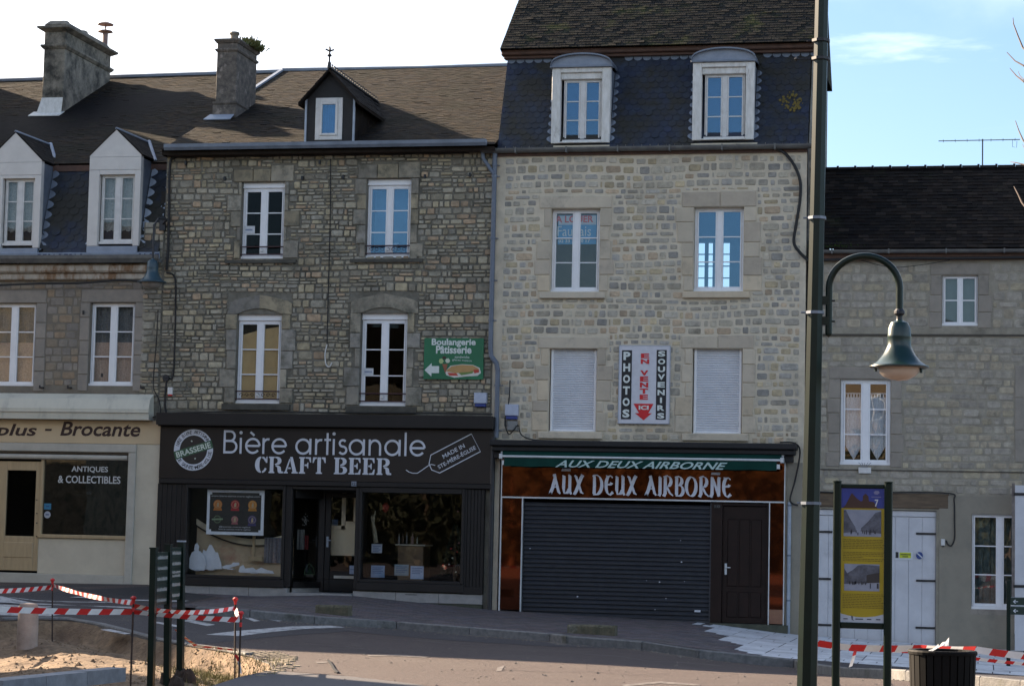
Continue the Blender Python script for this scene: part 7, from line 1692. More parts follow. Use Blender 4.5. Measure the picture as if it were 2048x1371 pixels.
for v in rows_:
    u = .05; ue = .95 if r.random() > .2 else r.uniform(.45, .8)
    while u < ue:
        w = r.uniform(.02, .085); a = PV(u, v); m.box(a[0], a[0]+w*(q[1]-q[0]), Yp-.0128, Yp-.0122, a[1]-.0025, a[1]+.0025); u += w+.014
m.build('text_lines', plain('brown_print', (.10, .07, .01)), pan_, kind='stuff')
flat('white_foot', [(0, 1), (0, .935), (.15, .948), (.35, .958), (.55, .960), (.8, .952), (1, .935), (1, 1)], (.42, .46, .52), 1)
m = MB()
for k, (u, w) in enumerate(((.07, .10), (.35, .18), (.62, .10), (.83, .10))):
    a = PV(u, .975); m.box(a[0], a[0]+w*(q[1]-q[0]), Yp-.0145, Yp-.0140, a[1]-.004, a[1]+.006)
a = PV(.28, .975); m.xz([(a[0]-.012, a[1]+.035), (a[0]+.004, a[1]+.025), (a[0]+.002, a[1]), (a[0]+.02, a[1]-.018), (a[0]-.006, a[1]-.006)], Yp-.0145, Yp-.0140); m.build('partner_marks', plain('mark_ink', (.04, .05, .07)), pan_, kind='stuff')
# --- lamp post
Yo = depth_y(235, 1640); pb = wp(1612, 1371, Yo); zg_ = road_h(pb.x, Yo); s = 4400/(Yo-CAM.y)*math.cos(YAW)
tb, tt = wp(1614, 1371, Yo), wp(1643, 30, Yo)
T = thing('street_lamp', 'tall dark green street lamp post with hooked arm and bell-shaped lantern', 'street lamp', (tb.x-.01, Yo, zg_))
ax = lambda z: tb.x+(tt.x-tb.x)*(z-tb.z)/(tt.z-tb.z)
m = MB(); zz_ = [zg_-.1, zg_+.9, 1.6, 3, 4.2, 5.6, 7.5]; m.tube([(ax(z), Yo, z) for z in zz_], [.088, .085, .078, .070, .064, .060, .052], 8); m.build('pole', M_postgreen, T)
m = MB(); m.lathe([(.15, -.05), (.15, .03), (.12, .05), (.10, .25), (.09, .28)], (ax(zg_), Yo, zg_), 14); m.build('base_collar', M_postgreen, T)
for py in (82, 118, 436, 625, 1006):
    z = wp(1640, py, Yo).z; m = MB(); m.tube([(ax(z), Yo, z-.012), (ax(z), Yo, z+.012)], .079 if py < 1000 else .088, 8); m.tube([(ax(z)-.07, Yo-.01, z), (ax(z)-.115, Yo-.015, z)], .008, 5)
    if py == 118: m.tube([(ax(z)-.07, Yo-.01, z), (ax(z)-.20, Yo-.015, z)], .006, 5); m.lathe([(0, -.02), (.022, 0), (0, .02)], (ax(z)-.20, Yo-.015, z), 8)
    m.build('band', M_zinc if py > 400 else M_cast, T)
xa_, za_ = wp(1658, 600, Yo).x, wp(1658, 667, Yo).z; xe_ = wp(1799, 600, Yo).x; zarc = wp(1728, 575, Yo).z; ztop_ = wp(1728, 512, Yo).z; ze_l = wp(1799, 632, Yo).z
R1 = (xe_-xa_)/2; pth = [(xa_, Yo, za_), (xa_, Yo, zarc)] + [((xa_+xe_)/2-R1*math.cos(math.pi*k/20), Yo, zarc+(ztop_-zarc)*math.sin(math.pi*k/20)) for k in range(1, 20)] + [(xe_, Yo, zarc), (xe_, Yo, ze_l)]
m = MB(); m.tube(pth, .029, 10); arm = m.build('arm', M_postgreen, T, smooth=True)
m = MB(); m.lathe([(.0, -.03), (.025, -.015), (.029, .0)], (xa_, Yo, za_), 10)
for py in (601, 642):
    z = wp(1650, py, Yo).z; m.box(ax(z)+.05, xa_, Yo-.03, Yo+.03, z-.035, z+.035); m.tube([(xa_+.02, Yo, z), (xa_+.05, Yo, z)], .01, 5)
m.build('arm_bracket', M_postgreen, arm)
m = MB(); m.lathe([(.03, .06), (.045, .04), (.045, .02), (.025, .0), (.025, -.05)], (xe_, Yo, ze_l), 12); m.build('coupling', M_cast, arm)
zc_ = wp(1798, 736, Yo).z; sc_ = (ze_l-zc_)/.96
lamp = bell(T, (xe_, Yo, zc_), 0, M_lampgreen, mat('peach_globe', (.55, .45, .36), (.50, .41, .33), 3, .15, spec=.6), s=sc_*1.0)
# widen check is done by eye: skirt radius .545*s
m = MB(); x = xe_+.40*sc_; m.tube([(x, Yo-.02, zc_), (x, Yo-.02, zc_-.04)], .012, 6); m.tube([(xe_-.42*sc_, Yo-.02, zc_), (xe_-.42*sc_, Yo-.02, zc_-.03)], .01, 6); m.build('hinge_catch', M_lampgreen, lamp)
# --- litter bin with paper on top
Yb = depth_y(250, 1885); pc = wp(1885, 1302, Yb); rb = (wp(1954, 1330, Yb).x-wp(1815, 1330, Yb).x)/2; zt_b = pc.z; zg_ = road_h(pc.x, Yb)
T = thing('litter_bin', 'dark slatted litter bin in front of the boarded gate at the bottom edge', 'litter bin', (pc.x, Yb, zg_))
n = 26; M_bin = mat('bin_black', (.0045, .004, .004), (.003, .0027, .0027), 6, .7, spec=.15)
for i in range(n):
    a = 2*math.pi*i/n; ca, sa = math.cos(a), math.sin(a); tx, ty = -sa, ca; m = MB(); w = rb*math.pi/n*.82
    def rp(r_, z, s_, o): return (pc.x+ca*(r_+o)+tx*w*s_*r_/rb, Yb+sa*(r_+o)+ty*w*s_*r_/rb, z)
    r1, r0 = rb*.97, rb*.86
    m._add([rp(r0, zg_+.06, -1, 0), rp(r0, zg_+.06, 1, 0), rp(r1, zt_b-.01, 1, 0), rp(r1, zt_b-.01, -1, 0), rp(r0, zg_+.06, -1, -.02), rp(r0, zg_+.06, 1, -.02), rp(r1, zt_b-.01, 1, -.02), rp(r1, zt_b-.01, -1, -.02)], [(0,1,2,3), (7,6,5,4), (0,3,7,4), (1,5,6,2), (3,2,6,7)])
    m.build('slat', M_bin, T)
m = MB(); m.lathe([(rb*.95, -.02), (rb*1.0, -.02), (rb*1.01, .0), (rb*.98, .012), (rb*.80, .012), (rb*.78, -.05)], (pc.x, Yb, zt_b), 32); m.build('rim', M_bin, T, smooth=False)
m = MB(); m.lathe([(rb*.80, 0), (rb*.86, zt_b-zg_-.04), (rb*.80, zt_b-zg_-.06)], (pc.x, Yb, zg_+.03), 24); m.build('liner', M_black, T)
T2 = thing('crumpled_paper', 'crumpled white paper lying on the rim of the dark bin', 'paper', (pc.x, Yb, zt_b+.02)); m = MB(); r = random.Random(9); K = 6
u0, u1 = wp(1866, 1300, Yb).x, wp(1898, 1283, Yb).x; vs = []
for i in range(K):
    for j in range(3): vs.append((u0+(u1-u0)*i/(K-1), Yb-.1+.06*j+r.uniform(-.01, .01), zt_b+.015+.07*i/(K-1)*(.6+.3*j)+r.uniform(-.008, .012)))
m._add(vs, [(3*i+j, 3*i+3+j, 3*i+4+j, 3*i+1+j) for i in range(K-1) for j in range(2)]); m.build('sheet', mat('grey_paper', (.34, .36, .38), (.28, .3, .32), 6, .8), T2); m = MB(); m._add([(v[0]-.03, v[1]-.06, v[2]-.012) for v in vs[:12]], [(3*i+j, 3*i+3+j, 3*i+4+j, 3*i+1+j) for i in range(3) for j in range(2)]); m.build('torn_flap', MATS['grey_paper'], T2)
# --- arrow sign at the right edge
Ya = -16.5; p = gr(2017, 1345); Ya = p.y; zt_a = wp(2018, 1160, Ya).z; x = wp(2017, 1250, Ya).x
T = thing('arrow_sign', 'dark green post with two small white arrow boards at the right edge', 'sign post', (x, Ya, road_h(x, Ya)))
m = MB(); m.cbox(x-.033, x+.033, Ya-.033, Ya+.033, road_h(x, Ya)-.05, zt_a); m.build('post', M_postgreen, T)
for (a, b) in ((1193, 1209), (1211, 1228)):
    z1, z0 = wp(2030, a, Ya).z, wp(2030, b, Ya).z; xr_ = wp(2120, 1210, Ya).x; m = MB(); m.box(x+.034, xr_, Ya-.02, Ya+.0, z0, z1); bd = m.build('board', M_boardg, T)
    m = MB(); c = wp(2031, (a+b)/2+1, Ya); w = .05; m.box(c.x-.025, c.x+.04, Ya-.024, Ya-.0205, c.z-.006, c.z+.006); m.xz([(c.x-.042, c.z), (c.x-.006, c.z+.034), (c.x+.006, c.z+.026), (c.x-.018, c.z), (c.x+.006, c.z-.026), (c.x-.006, c.z-.034)], Ya-.0245, Ya-.021); m.build('arrow', M_paper, bd)
    m = MB(); m.box(x+.034, xr_, Ya-.023, Ya-.0205, z1-.008, z1-.003); m.build('board_line', M_grtext, bd)
# --- bare tree whose twigs reach in at the right
Yt_ = -27.0; bx = wp(2230, 1000, Yt_).x; T = thing('bare_tree', 'leafless tree whose twig tips reach in at the right picture edge', 'tree', (bx, Yt_, 0))
M_bark = mat('twig_bark', (.10, .07, .055), (.06, .045, .035), 10, .8)
m = MB(); m.tube([(bx, Yt_, -.6), (bx+.02, Yt_, 1.5), (bx-.03, Yt_, 3), (bx+.05, Yt_, 5)], [.14, .11, .09, .05], 10); m.build('trunk', M_bark, T)
m = MB()
def twig(pts, r0=.012, r1=.003):
    P = [wp(a, b, Yt_+.1*i) for i, (a, b) in enumerate(pts)]; n = len(P); m.tube(P, [r0+(r1-r0)*i/(n-1) for i in range(n)], 5, cap=False)
twig([(2200, 230), (2110, 150), (2060, 108), (2046, 96), (2036, 72), (2027, 48), (2026, 36)]); twig([(2200, 220), (2100, 160), (2048, 132), (2030, 122), (2014, 105)], .011); twig([(2210, 270), (2110, 190), (2048, 164), (2033, 152), (2020, 137)], .011); twig([(2048, 160), (2040, 152), (2036, 143)], .004, .002)
twig([(2220, 500), (2110, 360), (2060, 300), (2046, 280), (2038, 262), (2031, 242)], .012); twig([(2060, 310), (2049, 297), (2045, 289)], .005, .002); twig([(2220, 420), (2100, 350), (2052, 330), (2030, 325), (2021, 324)], .008)
twig([(2220, 560), (2110, 480), (2060, 425), (2044, 405), (2036, 388), (2028, 373)], .012)
for a, b in ((2200, 230), (2210, 270), (2220, 500), (2220, 420), (2220, 560)): P = wp(a, b, Yt_); m.tube([(bx, Yt_, P.z-.5), P], [.04, .014], 6, cap=False)
m.build('limbs', M_bark, T)
# --- stacked paving slabs and loose kerb in the lower left corner
M_loose = mat('loose_slab', (.26, .27, .29), (.18, .185, .20), 6, .85, .3, rnd=.15)
r = random.Random(21); 
specs = [((0, 1331), (62, 1329), (134, 1344), (40, 1350), 'flat loose paving slab at the back of the heap in the lower left corner'), ((0, 1352), (30, 1350), (60, 1358), (0, 1366), 'small broken slab at the far left of the heap in the lower left corner'), ((64, 1352), (138, 1346), (100, 1362), (30, 1366), 'loose slab leaning on the long kerb in the lower left corner')]
for a, b, c, d, lab in specs:
    P = [gr(*k_, 0) for k_ in (a, b, c, d)]; z = max(pit_h(p.x, p.y) for p in P)
    T = thing('loose_slab', lab, 'slab', (P[0].x, P[0].y, z), 'loose paving slabs in the lower left corner')
    m = MB(); m.prism([(p.x, p.y, z+.03+.03*i) for i, p in enumerate(P)], (0, 0, .06)); m.build('slab', M_loose, T)
    m = MB()
    for j in range(5): pp = P[0].lerp(P[2], r.random()); m.box(pp.x, pp.x+.03, pp.y, pp.y+.03, z+.10, z+.13+.02*j*.3)
    m.build('grit', M_loose, T, kind='stuff')
T = thing('loose_kerb', 'long pale loose kerb stone lying across the lower left corner', 'kerb stone', tuple(gr(20, 1368, 0)))
a, b = gr(5, 1372, -.05), gr(252, 1345, -.05); t = (b-a).normalized(); nn = Vector((-t.y, t.x, 0))*.22
m = MB(); K = 3
for i in range(K):
    p0, p1 = a.lerp(b, i/K)+t*.004, a.lerp(b, (i+1)/K)-t*.004; q0 = MB(); q0.cr = r.random(); z = -.14; q0._add([(p.x, p.y, z) for p in (p0, p1, p1+nn, p0+nn)] + [(p.x, p.y, z+.15+r.uniform(-.003, .003)) for p in (p0, p1, p1+nn, p0+nn)], [(0,1,5,4), (1,2,6,5), (2,3,7,6), (3,0,4,7), (4,5,6,7)]); q0.build('kerb_stone', M_loose, T)
# =================================================================== what stands in the shop windows
sh = sB[0]; x0, x1, z0, z1 = sh
T = thing('window_poster', 'black poster with white frame and six round beer emblems in the left beer shop window', 'poster', (x0, .1, z0)); q = rect(414, 979, 528, 1069, .06)
m = MB(); m.box(q[0], q[1], .05, .07, q[2], q[3]); m.build('frame', plain('poster_frame', (.80, .83, .88)), T)
def PP(u, v): return (q[0]+(q[1]-q[0])*u, q[3]-(q[3]-q[2])*v)
m = MB(); c_ = .035; m.xz([PP(*p) for p in ((.05+c_, .06), (.95-c_, .06), (.95-c_, .06+c_*1.3), (.95, .06+c_*1.3), (.95, .93-c_*1.3), (.95-c_, .93-c_*1.3), (.95-c_, .93), (.05+c_, .93), (.05+c_, .93-c_*1.3), (.05, .93-c_*1.3), (.05, .06+c_*1.3), (.05+c_, .06+c_*1.3))], .046, .05); m.build('black_field', M_inkk, T)
m = MB(); c = PP(.5, .145); put_text(m, 'www.biere-sainte-mere-eglise.com', c, (q[1]-q[0])*.86, .045, .044, bold=.01)
c = PP(.5, .825); put_text(m, '@sainte-mere-eglise', c, (q[1]-q[0])*.55, .04, .044, bold=.01); c = PP(.5, .88); put_text(m, 'biere-sainte-mere-eglise', c, (q[1]-q[0])*.56, .04, .044, bold=.01); m.build('lettering', plain('poster_letter', (.5, .5, .52)), T)
cols = [(.62, .20, .03), (.45, .02, .03), (.62, .25, .03), (.03, .035, .02), (.40, .12, .14), (.06, .05, .18)]
for i in range(6):
    c = PP(.19+.305*(i % 3), .33+.33*(i//3)); rr_ = .095 if i != 4 else .075
    m = MB(); disc(m, c, 0, rr_, .0445, 24); m.xz([(c[0]-rr_, c[1]-rr_*1.3), (c[0]+rr_, c[1]-rr_*1.3), (c[0]+rr_*.8, c[1]-rr_*.7), (c[0]-rr_*.8, c[1]-rr_*.7)], .0445, .046) if i != 3 else None
    e = m.build('emblem', plain('emblem%d' % i, cols[i]), T); MATS['emblem%d' % i].name = 'emblem_colour'
    m = MB(); disc(m, c, rr_*.72, rr_*.80, .0438, 24)
    if i == 3: m.xz([(c[0]-.12, c[1]-.02), (c[0]+.12, c[1]-.01), (c[0]+.12, c[1]+.022), (c[0]-.12, c[1]+.012)], .0425, .0438)
    else: m.xz([(c[0]-.02, c[1]-.05), (c[0]+.025, c[1]-.045), (c[0]+.03, c[1]+.03), (c[0], c[1]+.05), (c[0]-.02, c[1]+.01)], .0425, .0438)
    m.build('emblem_ring', plain('emblem_pale', (.5, .38, .22)) if i != 3 else plain('emblem_green', (.25, .34, .2)), e)
# sand coloured board with curved upper edge
T = thing('sand_backdrop', 'sand coloured board with curved upper edge in the left beer shop window', 'display', (x0, .5, z0))
cr_ = lambda u: z0+(z1-z0)*(.60-.98*u*(1-u)*(1.0) + .02*u) if False else z0+(z1-z0)*(.635-.72*u+.58*u*u)
n = 24; m = MB(); m.xz([(x0+.0, z0-.05)] + [(x0+(x1-x0)*i/n, cr_(i/n)-.10) for i in range(n+1)] + [(x1, z0-.05)], .50, .54); m.build('board', mat('sand_board', (.56, .43, .28), (.44, .34, .23), 2.5, .8, c3=(.40, .19, .13), s3=1.4), T)
m = MB(); m.xz([(x0+(x1-x0)*i/n, cr_(i/n)-.10) for i in range(n+1)] + [(x0+(x1-x0)*i/n, cr_(i/n)+.02) for i in range(n, -1, -1)], .45, .49); m.build('cream_edging', mat('cream_edging', (.70, .60, .42), (.60, .50, .35), 4, .7), T)
m = MB(); m.tube([(x0+(x1-x0)*i/n, .44, cr_(i/n)-.12) for i in range(n+1)], .014, 6); m.build('black_cord', M_black, T)
m = MB(); m.box(x0, x1, .02, .6, z0-.04, z0-.01); m.build('window_bed', mat('orange_brown_bed', (.26, .15, .09), (.2, .12, .07), 4, .8), T)
M_papw = mat('cut_paper', (.80, .82, .88), (.68, .70, .76), 4, .8)
def paper_thing(name, lab, cat, pxs, Y=.25, th=.02):
    c = [at(a, b, Y) for a, b in pxs]; T = thing(name, lab, cat, (c[0].x, Y, z0)); m = MB(); m.xz([(p.x, p.z) for p in c], Y, Y+th); m.build('cutout', M_papw, T); m = MB(); cx = sum(p.x for p in c)/len(c); zz = min(p.z for p in c); m.box(cx-.06, cx+.06, Y, Y+.12, zz-.01, zz+.012); m.build('foot', M_papw, T)
paper_thing('paper_mound', 'round white paper mound at the left of the beer shop window display', 'decoration', [(378, 1135), (379, 1115), (384, 1103), (399, 1101), (409, 1110), (412, 1128), (408, 1140), (385, 1139)], .22)
paper_thing('paper_fir', 'pointed white paper fir trees behind the mound in the beer shop window', 'decoration', [(403, 1110), (407, 1098), (412, 1102), (419, 1088), (423, 1089), (430, 1103), (435, 1104), (442, 1125), (444, 1137), (405, 1138)], .30)
paper_thing('paper_star', 'small white paper flower on the tip left of the paper firs', 'decoration', [(388, 1098), (390, 1088), (394, 1085), (398, 1092), (397, 1101), (390, 1102)], .28)
paper_thing('paper_village', 'row of low white paper houses along the bottom of the beer shop window', 'decoration', [(477, 1142), (480, 1132), (486, 1129), (490, 1136), (505, 1134), (512, 1139), (522, 1134), (534, 1139), (545, 1141), (548, 1146), (480, 1144)], .2)
paper_thing('paper_cloud', 'small white paper cloud between the firs and the paper houses', 'decoration', [(444, 1132), (452, 1129), (462, 1128), (466, 1124), (478, 1124), (478, 1129), (464, 1133), (455, 1137), (446, 1136)], .24)
T = thing('draped_cloth', 'pale pleated cloth hanging at the right of the left beer shop window', 'cloth', (x1-.5, .4, z0)); q = rect(528, 1075, 562, 1125, .4); curtain_mb(q[0], q[1], q[2], q[3], .40, .02, 26).build('cloth', mat('grey_violet_cloth', (.26, .24, .25), (.16, .15, .17), 20, .9), T); m = MB(); m.tube([(q[0], .4, q[3]), (q[1], .4, q[3])], .01, 5); m.build('rod', M_zinc, T)
T = thing('wooden_cross_post', 'pale wooden post standing among the white paper decorations', 'decoration', (x1-.7, .3, z0)); q = rect(505, 1070, 510, 1120, .32); m = MB(); m.box(q[0], q[1], .3, .34, q[2], q[3]); m.build('post', M_doorwood, T); q = rect(498, 1112, 526, 1121, .32); m = MB(); m.box(q[0], q[1], .28, .36, q[2], q[3]); m.build('foot', M_doorwood, T)
# entrance side: hanging garments and posted notice behind the door
T = thing('hanging_garments', 'grey and red garments hanging in the dark porch window', 'clothes', (at(605, 1090, .9).x, .9, zb(-4)+1)); 
q = rect(594, 1058, 609, 1098, .9); curtain_mb(q[0], q[1], q[2], q[3], .9, .02, 8).build('grey_garment', mat('grey_garment', (.20, .20, .19), (.14, .14, .135), 6, .9), T); q = rect(609, 1070, 617, 1098, .95); curtain_mb(q[0], q[1], q[2], q[3], .95, .02, 6).build('red_garment', mat('red_garment', (.22, .03, .03), None, 6, .9), T)
m = MB(); p = at(611, 1040, .9); r = random.Random(1)
for i in range(26): a = r.uniform(0, 6.28); rr_ = r.uniform(0, .09); c = (p.x+rr_*math.cos(a), .85, p.z+rr_*1.6*math.sin(a)); m.box(c[0]-.008, c[0]+.008, .85, .86, c[2]-.008, c[2]+.008)
o = m.build('fairy_lights', mat('lit_speck', (.5, .5, .5), None, 5, .4), T, kind='stuff')
T = thing('green_triangle', 'small green triangular frame at the foot of the dark porch window', 'decoration', tuple(at(619, 1148, .8))); P = [at(a, b, .8) for a, b in ((609, 1148), (610, 1138), (619, 1126), (628, 1136), (629, 1148), (609, 1148))]; m = MB(); m.tube(P, .012, 5); m.build('wire_frame', plain('wire_green', (.06, .11, .05)), T); m = MB(); m.xz([(p.x, p.z) for p in [at(a, b, .81) for a, b in ((613, 1146), (619, 1134), (625, 1146))]], .81, .82); m.build('green_filling', plain('filling_green', (.02, .06, .025)), T)
T = thing('cream_partition', 'cream painted panelled partition seen through the shop door glass', 'partition', (at(680, 1100, 1.6).x, 1.6, zb(-3)))
Yx = 1.05; q = rect(652, 1056, 713, 1110, Yx); m = MB(); m.box(q[0]-.1, q[1]+.1, Yx, Yx+.05, q[2], q[3]); m.build('lower_panel', mat('cream_partition', (.78, .66, .46), (.72, .60, .42), 3, .6), T)
M_crl = mat('cream_lath', (.74, .62, .45), (.68, .56, .40), 3, .6)
for a in ((684, 984, 692, 1058), (708, 984, 713, 1044), (652, 1050, 690, 1058), (690, 1042, 713, 1046)): q = rect(*a, Yx); m = MB(); m.box(q[0], q[1], Yx-.02, Yx, q[2], q[3]); m.build('lath', M_crl, T)
q = rect(690, 1044, 713, 1058, Yx); m = MB(); m.box(q[0], q[1]+.05, Yx-.005, Yx+.04, q[2], q[3]-.0); m.build('upper_panel', MATS['cream_partition'], T)
T = thing('blue_notice', 'small blue notice behind the shop door glass', 'notice', tuple(at(666, 1045, 1.5))); q = rect(656, 1038, 676, 1051, 1.5); m = MB(); m.box(q[0], q[1], 1.5, 1.51, q[2], q[3]); m.build('sheet', plain('notice_blue', (.16, .27, .48)), T); m = MB(); m.box(q[0]+.02, q[1]-.02, 1.496, 1.499, q[2]+.05, q[2]+.06); m.build('print', M_ink, T)
q = rect(699, 1130, 709, 1147, .70); T = thing('door_notice', 'small pale notice low on the right of the shop door glass', 'notice', (q[0], .7, q[2])); m = MB(); m.box(q[0], q[1], .70, .712, q[2], q[3]); m.build('sheet', plain('notice_pale', (.30, .36, .48)), T); m = MB(); m.box(q[0]+.01, q[1]-.01, .697, .699, (q[2]+q[3])/2, (q[2]+q[3])/2+.01); m.build('print', M_ink, T)
# right window of the beer shop
x0, x1, z0, z1 = sB[2]
T = thing('counter', 'brown wooden counter with pale top inside the right beer shop window', 'counter', (at(830, 1140, 1.2).x, 1.2, zb(-2))); q = rect(795, 1088, 846, 1160, 1.2); m = MB(); m.cbox(q[0], q[1], 1.2, 1.8, q[2]-.5, q[3]-.03); m.build('counter_body', mat('counter_wood', (.17, .105, .055), (.12, .075, .04), 4, .6), T); m = MB(); m.cbox(q[0]-.05, q[1]+.04, 1.16, 1.84, q[3]-.028, q[3]); m.build('counter_top', M_creamtrim, T)
r = random.Random(14)
for i, (a, b, c, d, kc) in enumerate(((796, 1067, 800, 1084, 'white'), (803, 1066, 808, 1083, 'brown'), (812, 1064, 815, 1083, 'grey'), (822, 1066, 828, 1084, 'pink'), (833, 1074, 836, 1084, 'pale'))):
    q = rect(a, b, c, d, 1.4); T = thing('bottle', kc+' bottle standing on the shop counter', 'bottle', ((q[0]+q[1])/2, 1.4, q[2]), 'bottles on the shop counter'); w = (q[1]-q[0])/2; h = q[3]-q[2]; m = MB(); m.lathe([(w, -.03), (w, h*.6), (w*.4, h*.75), (w*.4, h)], ((q[0]+q[1])/2, 1.4, q[2]), 10); m.build('glass_body', plain('bottle_'+kc, {'white': (.2, .2, .2), 'brown': (.05, .03, .02), 'grey': (.14, .14, .15), 'pink': (.18, .12, .13), 'pale': (.2, .24, .22)}[kc]), T); m = MB(); m.lathe([(w*.45, h), (w*.45, h*1.08)], ((q[0]+q[1])/2, 1.4, q[2]), 8); m.build('stopper', M_black, T)
for i, (a, b, c, d, col, lab) in enumerate(((742, 1130, 769, 1154, (.20, .30, .46), 'pale blue card standing at the left of the right beer shop window'), (789, 1128, 817, 1150, (.22, .28, .32), 'grey printed card beside the blue cards in the right window'), (821, 1131, 847, 1157, (.38, .46, .62), 'bright blue-white card standing in the middle of the right window'), (743, 1087, 764, 1105, (.34, .36, .42), 'small patterned card pinned under the pale branch'))):
    q = rect(a, b, c, d, .2+.02*i); T = thing('display_card', lab, 'card', (q[0], .2, q[2]), 'cards in the beer shop window'); y = .2+.02*i; m = MB(); m.box(q[0], q[1], y, y+.015, q[2], q[3]); m.build('card', plain('card_colour', col) if False else mat('card_%d' % i, col, tuple(v*.8 for v in col), 6, .6), T); m = MB()
    for k in range(4): m.box(q[0]+.03, q[1]-.03-.04*(k % 2), y-.003, y-.001, q[3]-.05-.035*k, q[3]-.04-.035*k)
    m.build('print', M_ink, T)
T = thing('pale_branch', 'tall pale driftwood branch standing in the right beer shop window', 'branch', tuple(at(752, 1080, .35))); P = [at(a, b, .35) for a, b in ((752, 1085), (749, 1062), (746, 1045), (748, 1032), (751, 1021))]; m = MB(); m.tube(P, [.05, .045, .03, .025, .01], 8); m.build('stem', mat('driftwood', (.28, .24, .16), (.18, .15, .10), 12, .8), T); P = [at(a, b, .33) for a, b in ((746, 1045), (743, 1034), (744, 1030))]; m = MB(); m.tube(P, [.03, .02, .01], 6); m.build('side_stem', MATS['driftwood'], T)
T = thing('red_lantern', 'red lantern hanging high in the right beer shop window', 'lantern', tuple(at(771, 1012, .6))); c = at(771, 1014, .6); m = MB(); m.lathe([(.02, -.10), (.07, -.05), (.08, .0), (.07, .05), (.02, .10)], (c.x, .6, c.z), 10); m.build('shade', mat('lantern_red', (.30, .03, .02), None, 5, .7), T); m = MB(); m.tube([(c.x, .6, c.z+.1), (c.x, .6, z1)], .004, 4); m.build('string', M_black, T)
T = thing('christmas_tree', 'dark christmas tree with red and white baubles at the right of the right window', 'christmas tree', tuple(at(908, 1155, .8))); c = at(909, 1150, .8); ct = at(909, 1050, .8).z; m = MB(); r = random.Random(17)
for i in range(1400):
    u = r.random(); rad = .30*(1-u)*r.uniform(.3, 1); a = r.uniform(0, 6.28); z = c.z+(ct-c.z)*u; x, y = c.x+rad*math.cos(a), .8+rad*.8*math.sin(a); b = a+r.uniform(-.4, .4); L_ = .07; m._add([(x, y, z), (x+L_*math.cos(b), y+L_*math.sin(b), z-.02), (x+L_*.4*math.cos(b+.5), y+L_*.4*math.sin(b+.5), z+.03)], [(0, 1, 2)])
m.build('foliage', mat('fir_green', (.012, .022, .012), (.008, .014, .008), 10, .8), T)
m = MB(); m.tube([(c.x, .8, z0-.3), (c.x, .8, ct-.1)], .03, 6); m.build('trunk', M_wood, T)
for a, b, cc in ((914, 1103, 'red'), (905, 1115, 'white'), (918, 1085, 'pink'), (898, 1128, 'white'), (912, 1143, 'white'), (902, 1096, 'red'), (916, 1022, 'pink')):
    p = at(a, b, .55); m = MB(); m.lathe([(0, -.02), (.018, -.01), (.022, 0), (.018, .01), (0, .02)], tuple(p), 8); m.build('bauble', plain('bauble_'+cc, {'red': (.4, .03, .03), 'white': (.6, .62, .5), 'pink': (.4, .2, .2)}[cc]), T)
# antique shop: model aeroplane, stickers
T = thing('model_aeroplane', 'dark model aeroplane hung behind the antique shop window', 'model aeroplane', tuple(at(165, 987, .5))); M_pl = mat('plane_dark', (.03, .032, .028), (.018, .02, .018), 8, .6)
A1, A2, A3 = at(135, 985, .5), at(170, 988, .5), at(196, 992, .5); m = MB(); m.tube([at(133, 983, .5), at(145, 984, .5), at(165, 989, .5), at(185, 993, .5), at(200, 995, .5)], [.02, .045, .055, .035, .01], 10); m.build('fuselage', M_pl, T)
m = MB(); p = at(160, 989, .5); m.prism([(p.x-.08, .0+.1, p.z), (p.x+.10, .1, p.z), (p.x+.14, .9, p.z+.05), (p.x-.06, .9, p.z+.05)], (0, 0, .02)); m.build('wing', M_pl, T); m = MB(); p = at(198, 990, .5); m.xz([(p.x-.06, p.z-.03), (p.x+.02, p.z-.03), (p.x+.05, p.z+.13), (p.x, p.z+.13)], .49, .51); m.build('tail_fin', M_pl, T)
m = MB(); p = at(178, 985, .44); m.tube([(p.x-.04, .44, p.z), (p.x+.04, .44, p.z)], .03, 8); m.build('cockpit', plain('cockpit_blue', (.14, .20, .26)), T)
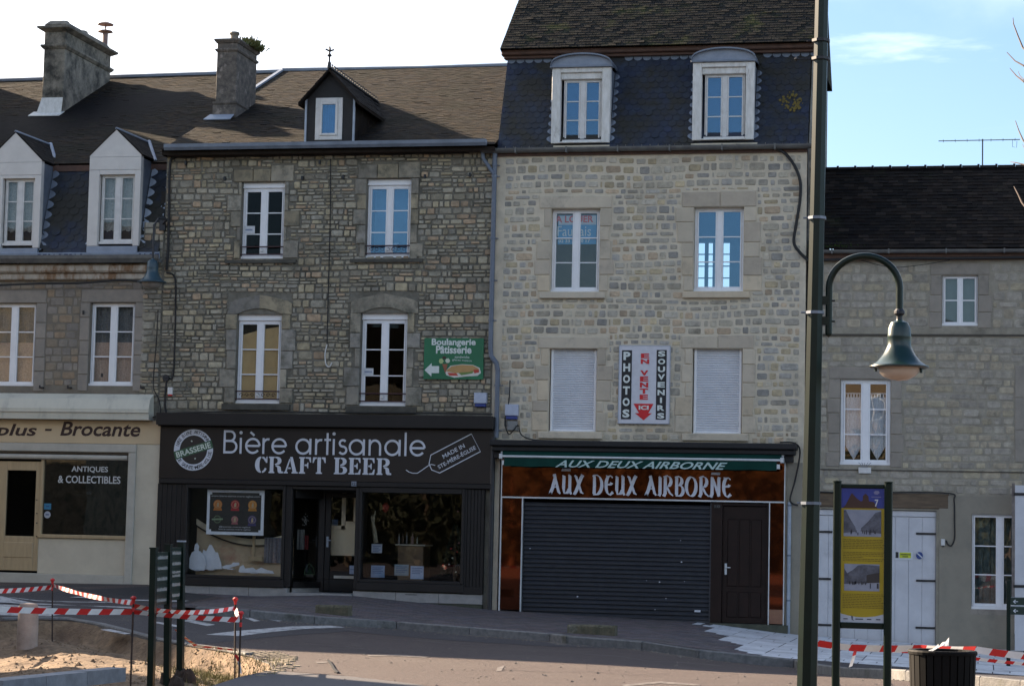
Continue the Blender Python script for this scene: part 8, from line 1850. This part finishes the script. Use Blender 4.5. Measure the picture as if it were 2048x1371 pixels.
for (a, b, c, d, lab, col) in ((88, 1006, 102, 1018, 'small blue sticker at the left edge of the antique shop window', (.04, .20, .33)), (88, 1021, 101, 1036, 'round white sticker below the blue sticker on the antique shop window', (.42, .44, .48))):
    q = rect(a, b, c, d, .03); T = thing('sticker', lab, 'sticker', (q[0], .03, q[2])); m = MB(); w = (q[1]-q[0])/2
    if col[0] > .3: disc(m, ((q[0]+q[1])/2, (q[2]+q[3])/2), 0, w, .034, 20)
    else: m.box(q[0], q[1], .030, .036, q[2], q[3])
    m.build('film', plain('sticker_'+('white' if col[0] > .3 else 'blue'), col), T); m = MB(); m.box(q[0]+w*.5, q[1]-w*.5, .026, .029, (q[2]+q[3])/2-.01, (q[2]+q[3])/2+.015); m.build('mark', M_ink, T)

# grit lying along the kerb and over the road, cracks in the asphalt
m = MB(); r = random.Random(33)
for i in range(2300):
    if r.random() < .6: j = r.randrange(2, len(ktop)-1); a, b = Vector(ktop[j]), Vector(ktop[j+1]); p = a.lerp(b, r.random())+Vector((0, -abs(r.gauss(0, .25))-.02)); x, y = p
    else: p = gr(r.uniform(-20, 2060), r.uniform(1225, 1371)); x, y = p.x, p.y
    if inside((x, y), pit) or (inside((x, y), pav)): continue
    s = r.choice((.006, .008, .012, .018))*r.uniform(.6, 1.2); z = road_h(x, y)+.002
    m._add([(x-s, y-s*.6, z), (x+s*.8, y-s, z), (x+s, y+s*.7, z), (x-s*.6, y+s, z), (x+r.uniform(-.3, .3)*s, y, z+s*r.uniform(.6, 1.1))], [(0, 1, 4), (1, 2, 4), (2, 3, 4), (3, 0, 4)])
tag(m.build('grit', mat('road_grit', (.20, .17, .14), (.10, .085, .075), 30, .9), kind='stuff'), 'loose grit scattered on the road and along the kerb', 'grit')
m = MB()
for k, pts in enumerate(([(700, 1268), (760, 1276), (850, 1281), (930, 1290), (1010, 1293)], [(930, 1340), (1000, 1337), (1090, 1344), (1180, 1342), (1260, 1349), (1350, 1347)], [(560, 1290), (620, 1287), (690, 1292), (750, 1300)], [(1150, 1306), (1240, 1312), (1300, 1322), (1400, 1326), (1520, 1338)], [(200, 1222), (300, 1229), (390, 1231), (480, 1236)])):
    P = [gr(a, b) for a, b in pts]; Q = []
    for a, b in zip(P, P[1:]):
        for i in range(8): q = a.lerp(b, i/8); Q.append((q.x+r.gauss(0, .015), q.y+r.gauss(0, .035), road_h(q.x, q.y)+.0045))
    for a, b in zip(Q, Q[1:]):
        w = r.uniform(.006, .014); m.poly([(a[0], a[1]-w, a[2]), (b[0], b[1]-w, b[2]), (b[0], b[1]+w, b[2]), (a[0], a[1]+w, a[2])])
m.build('road_cracks', M_black, kind='structure')
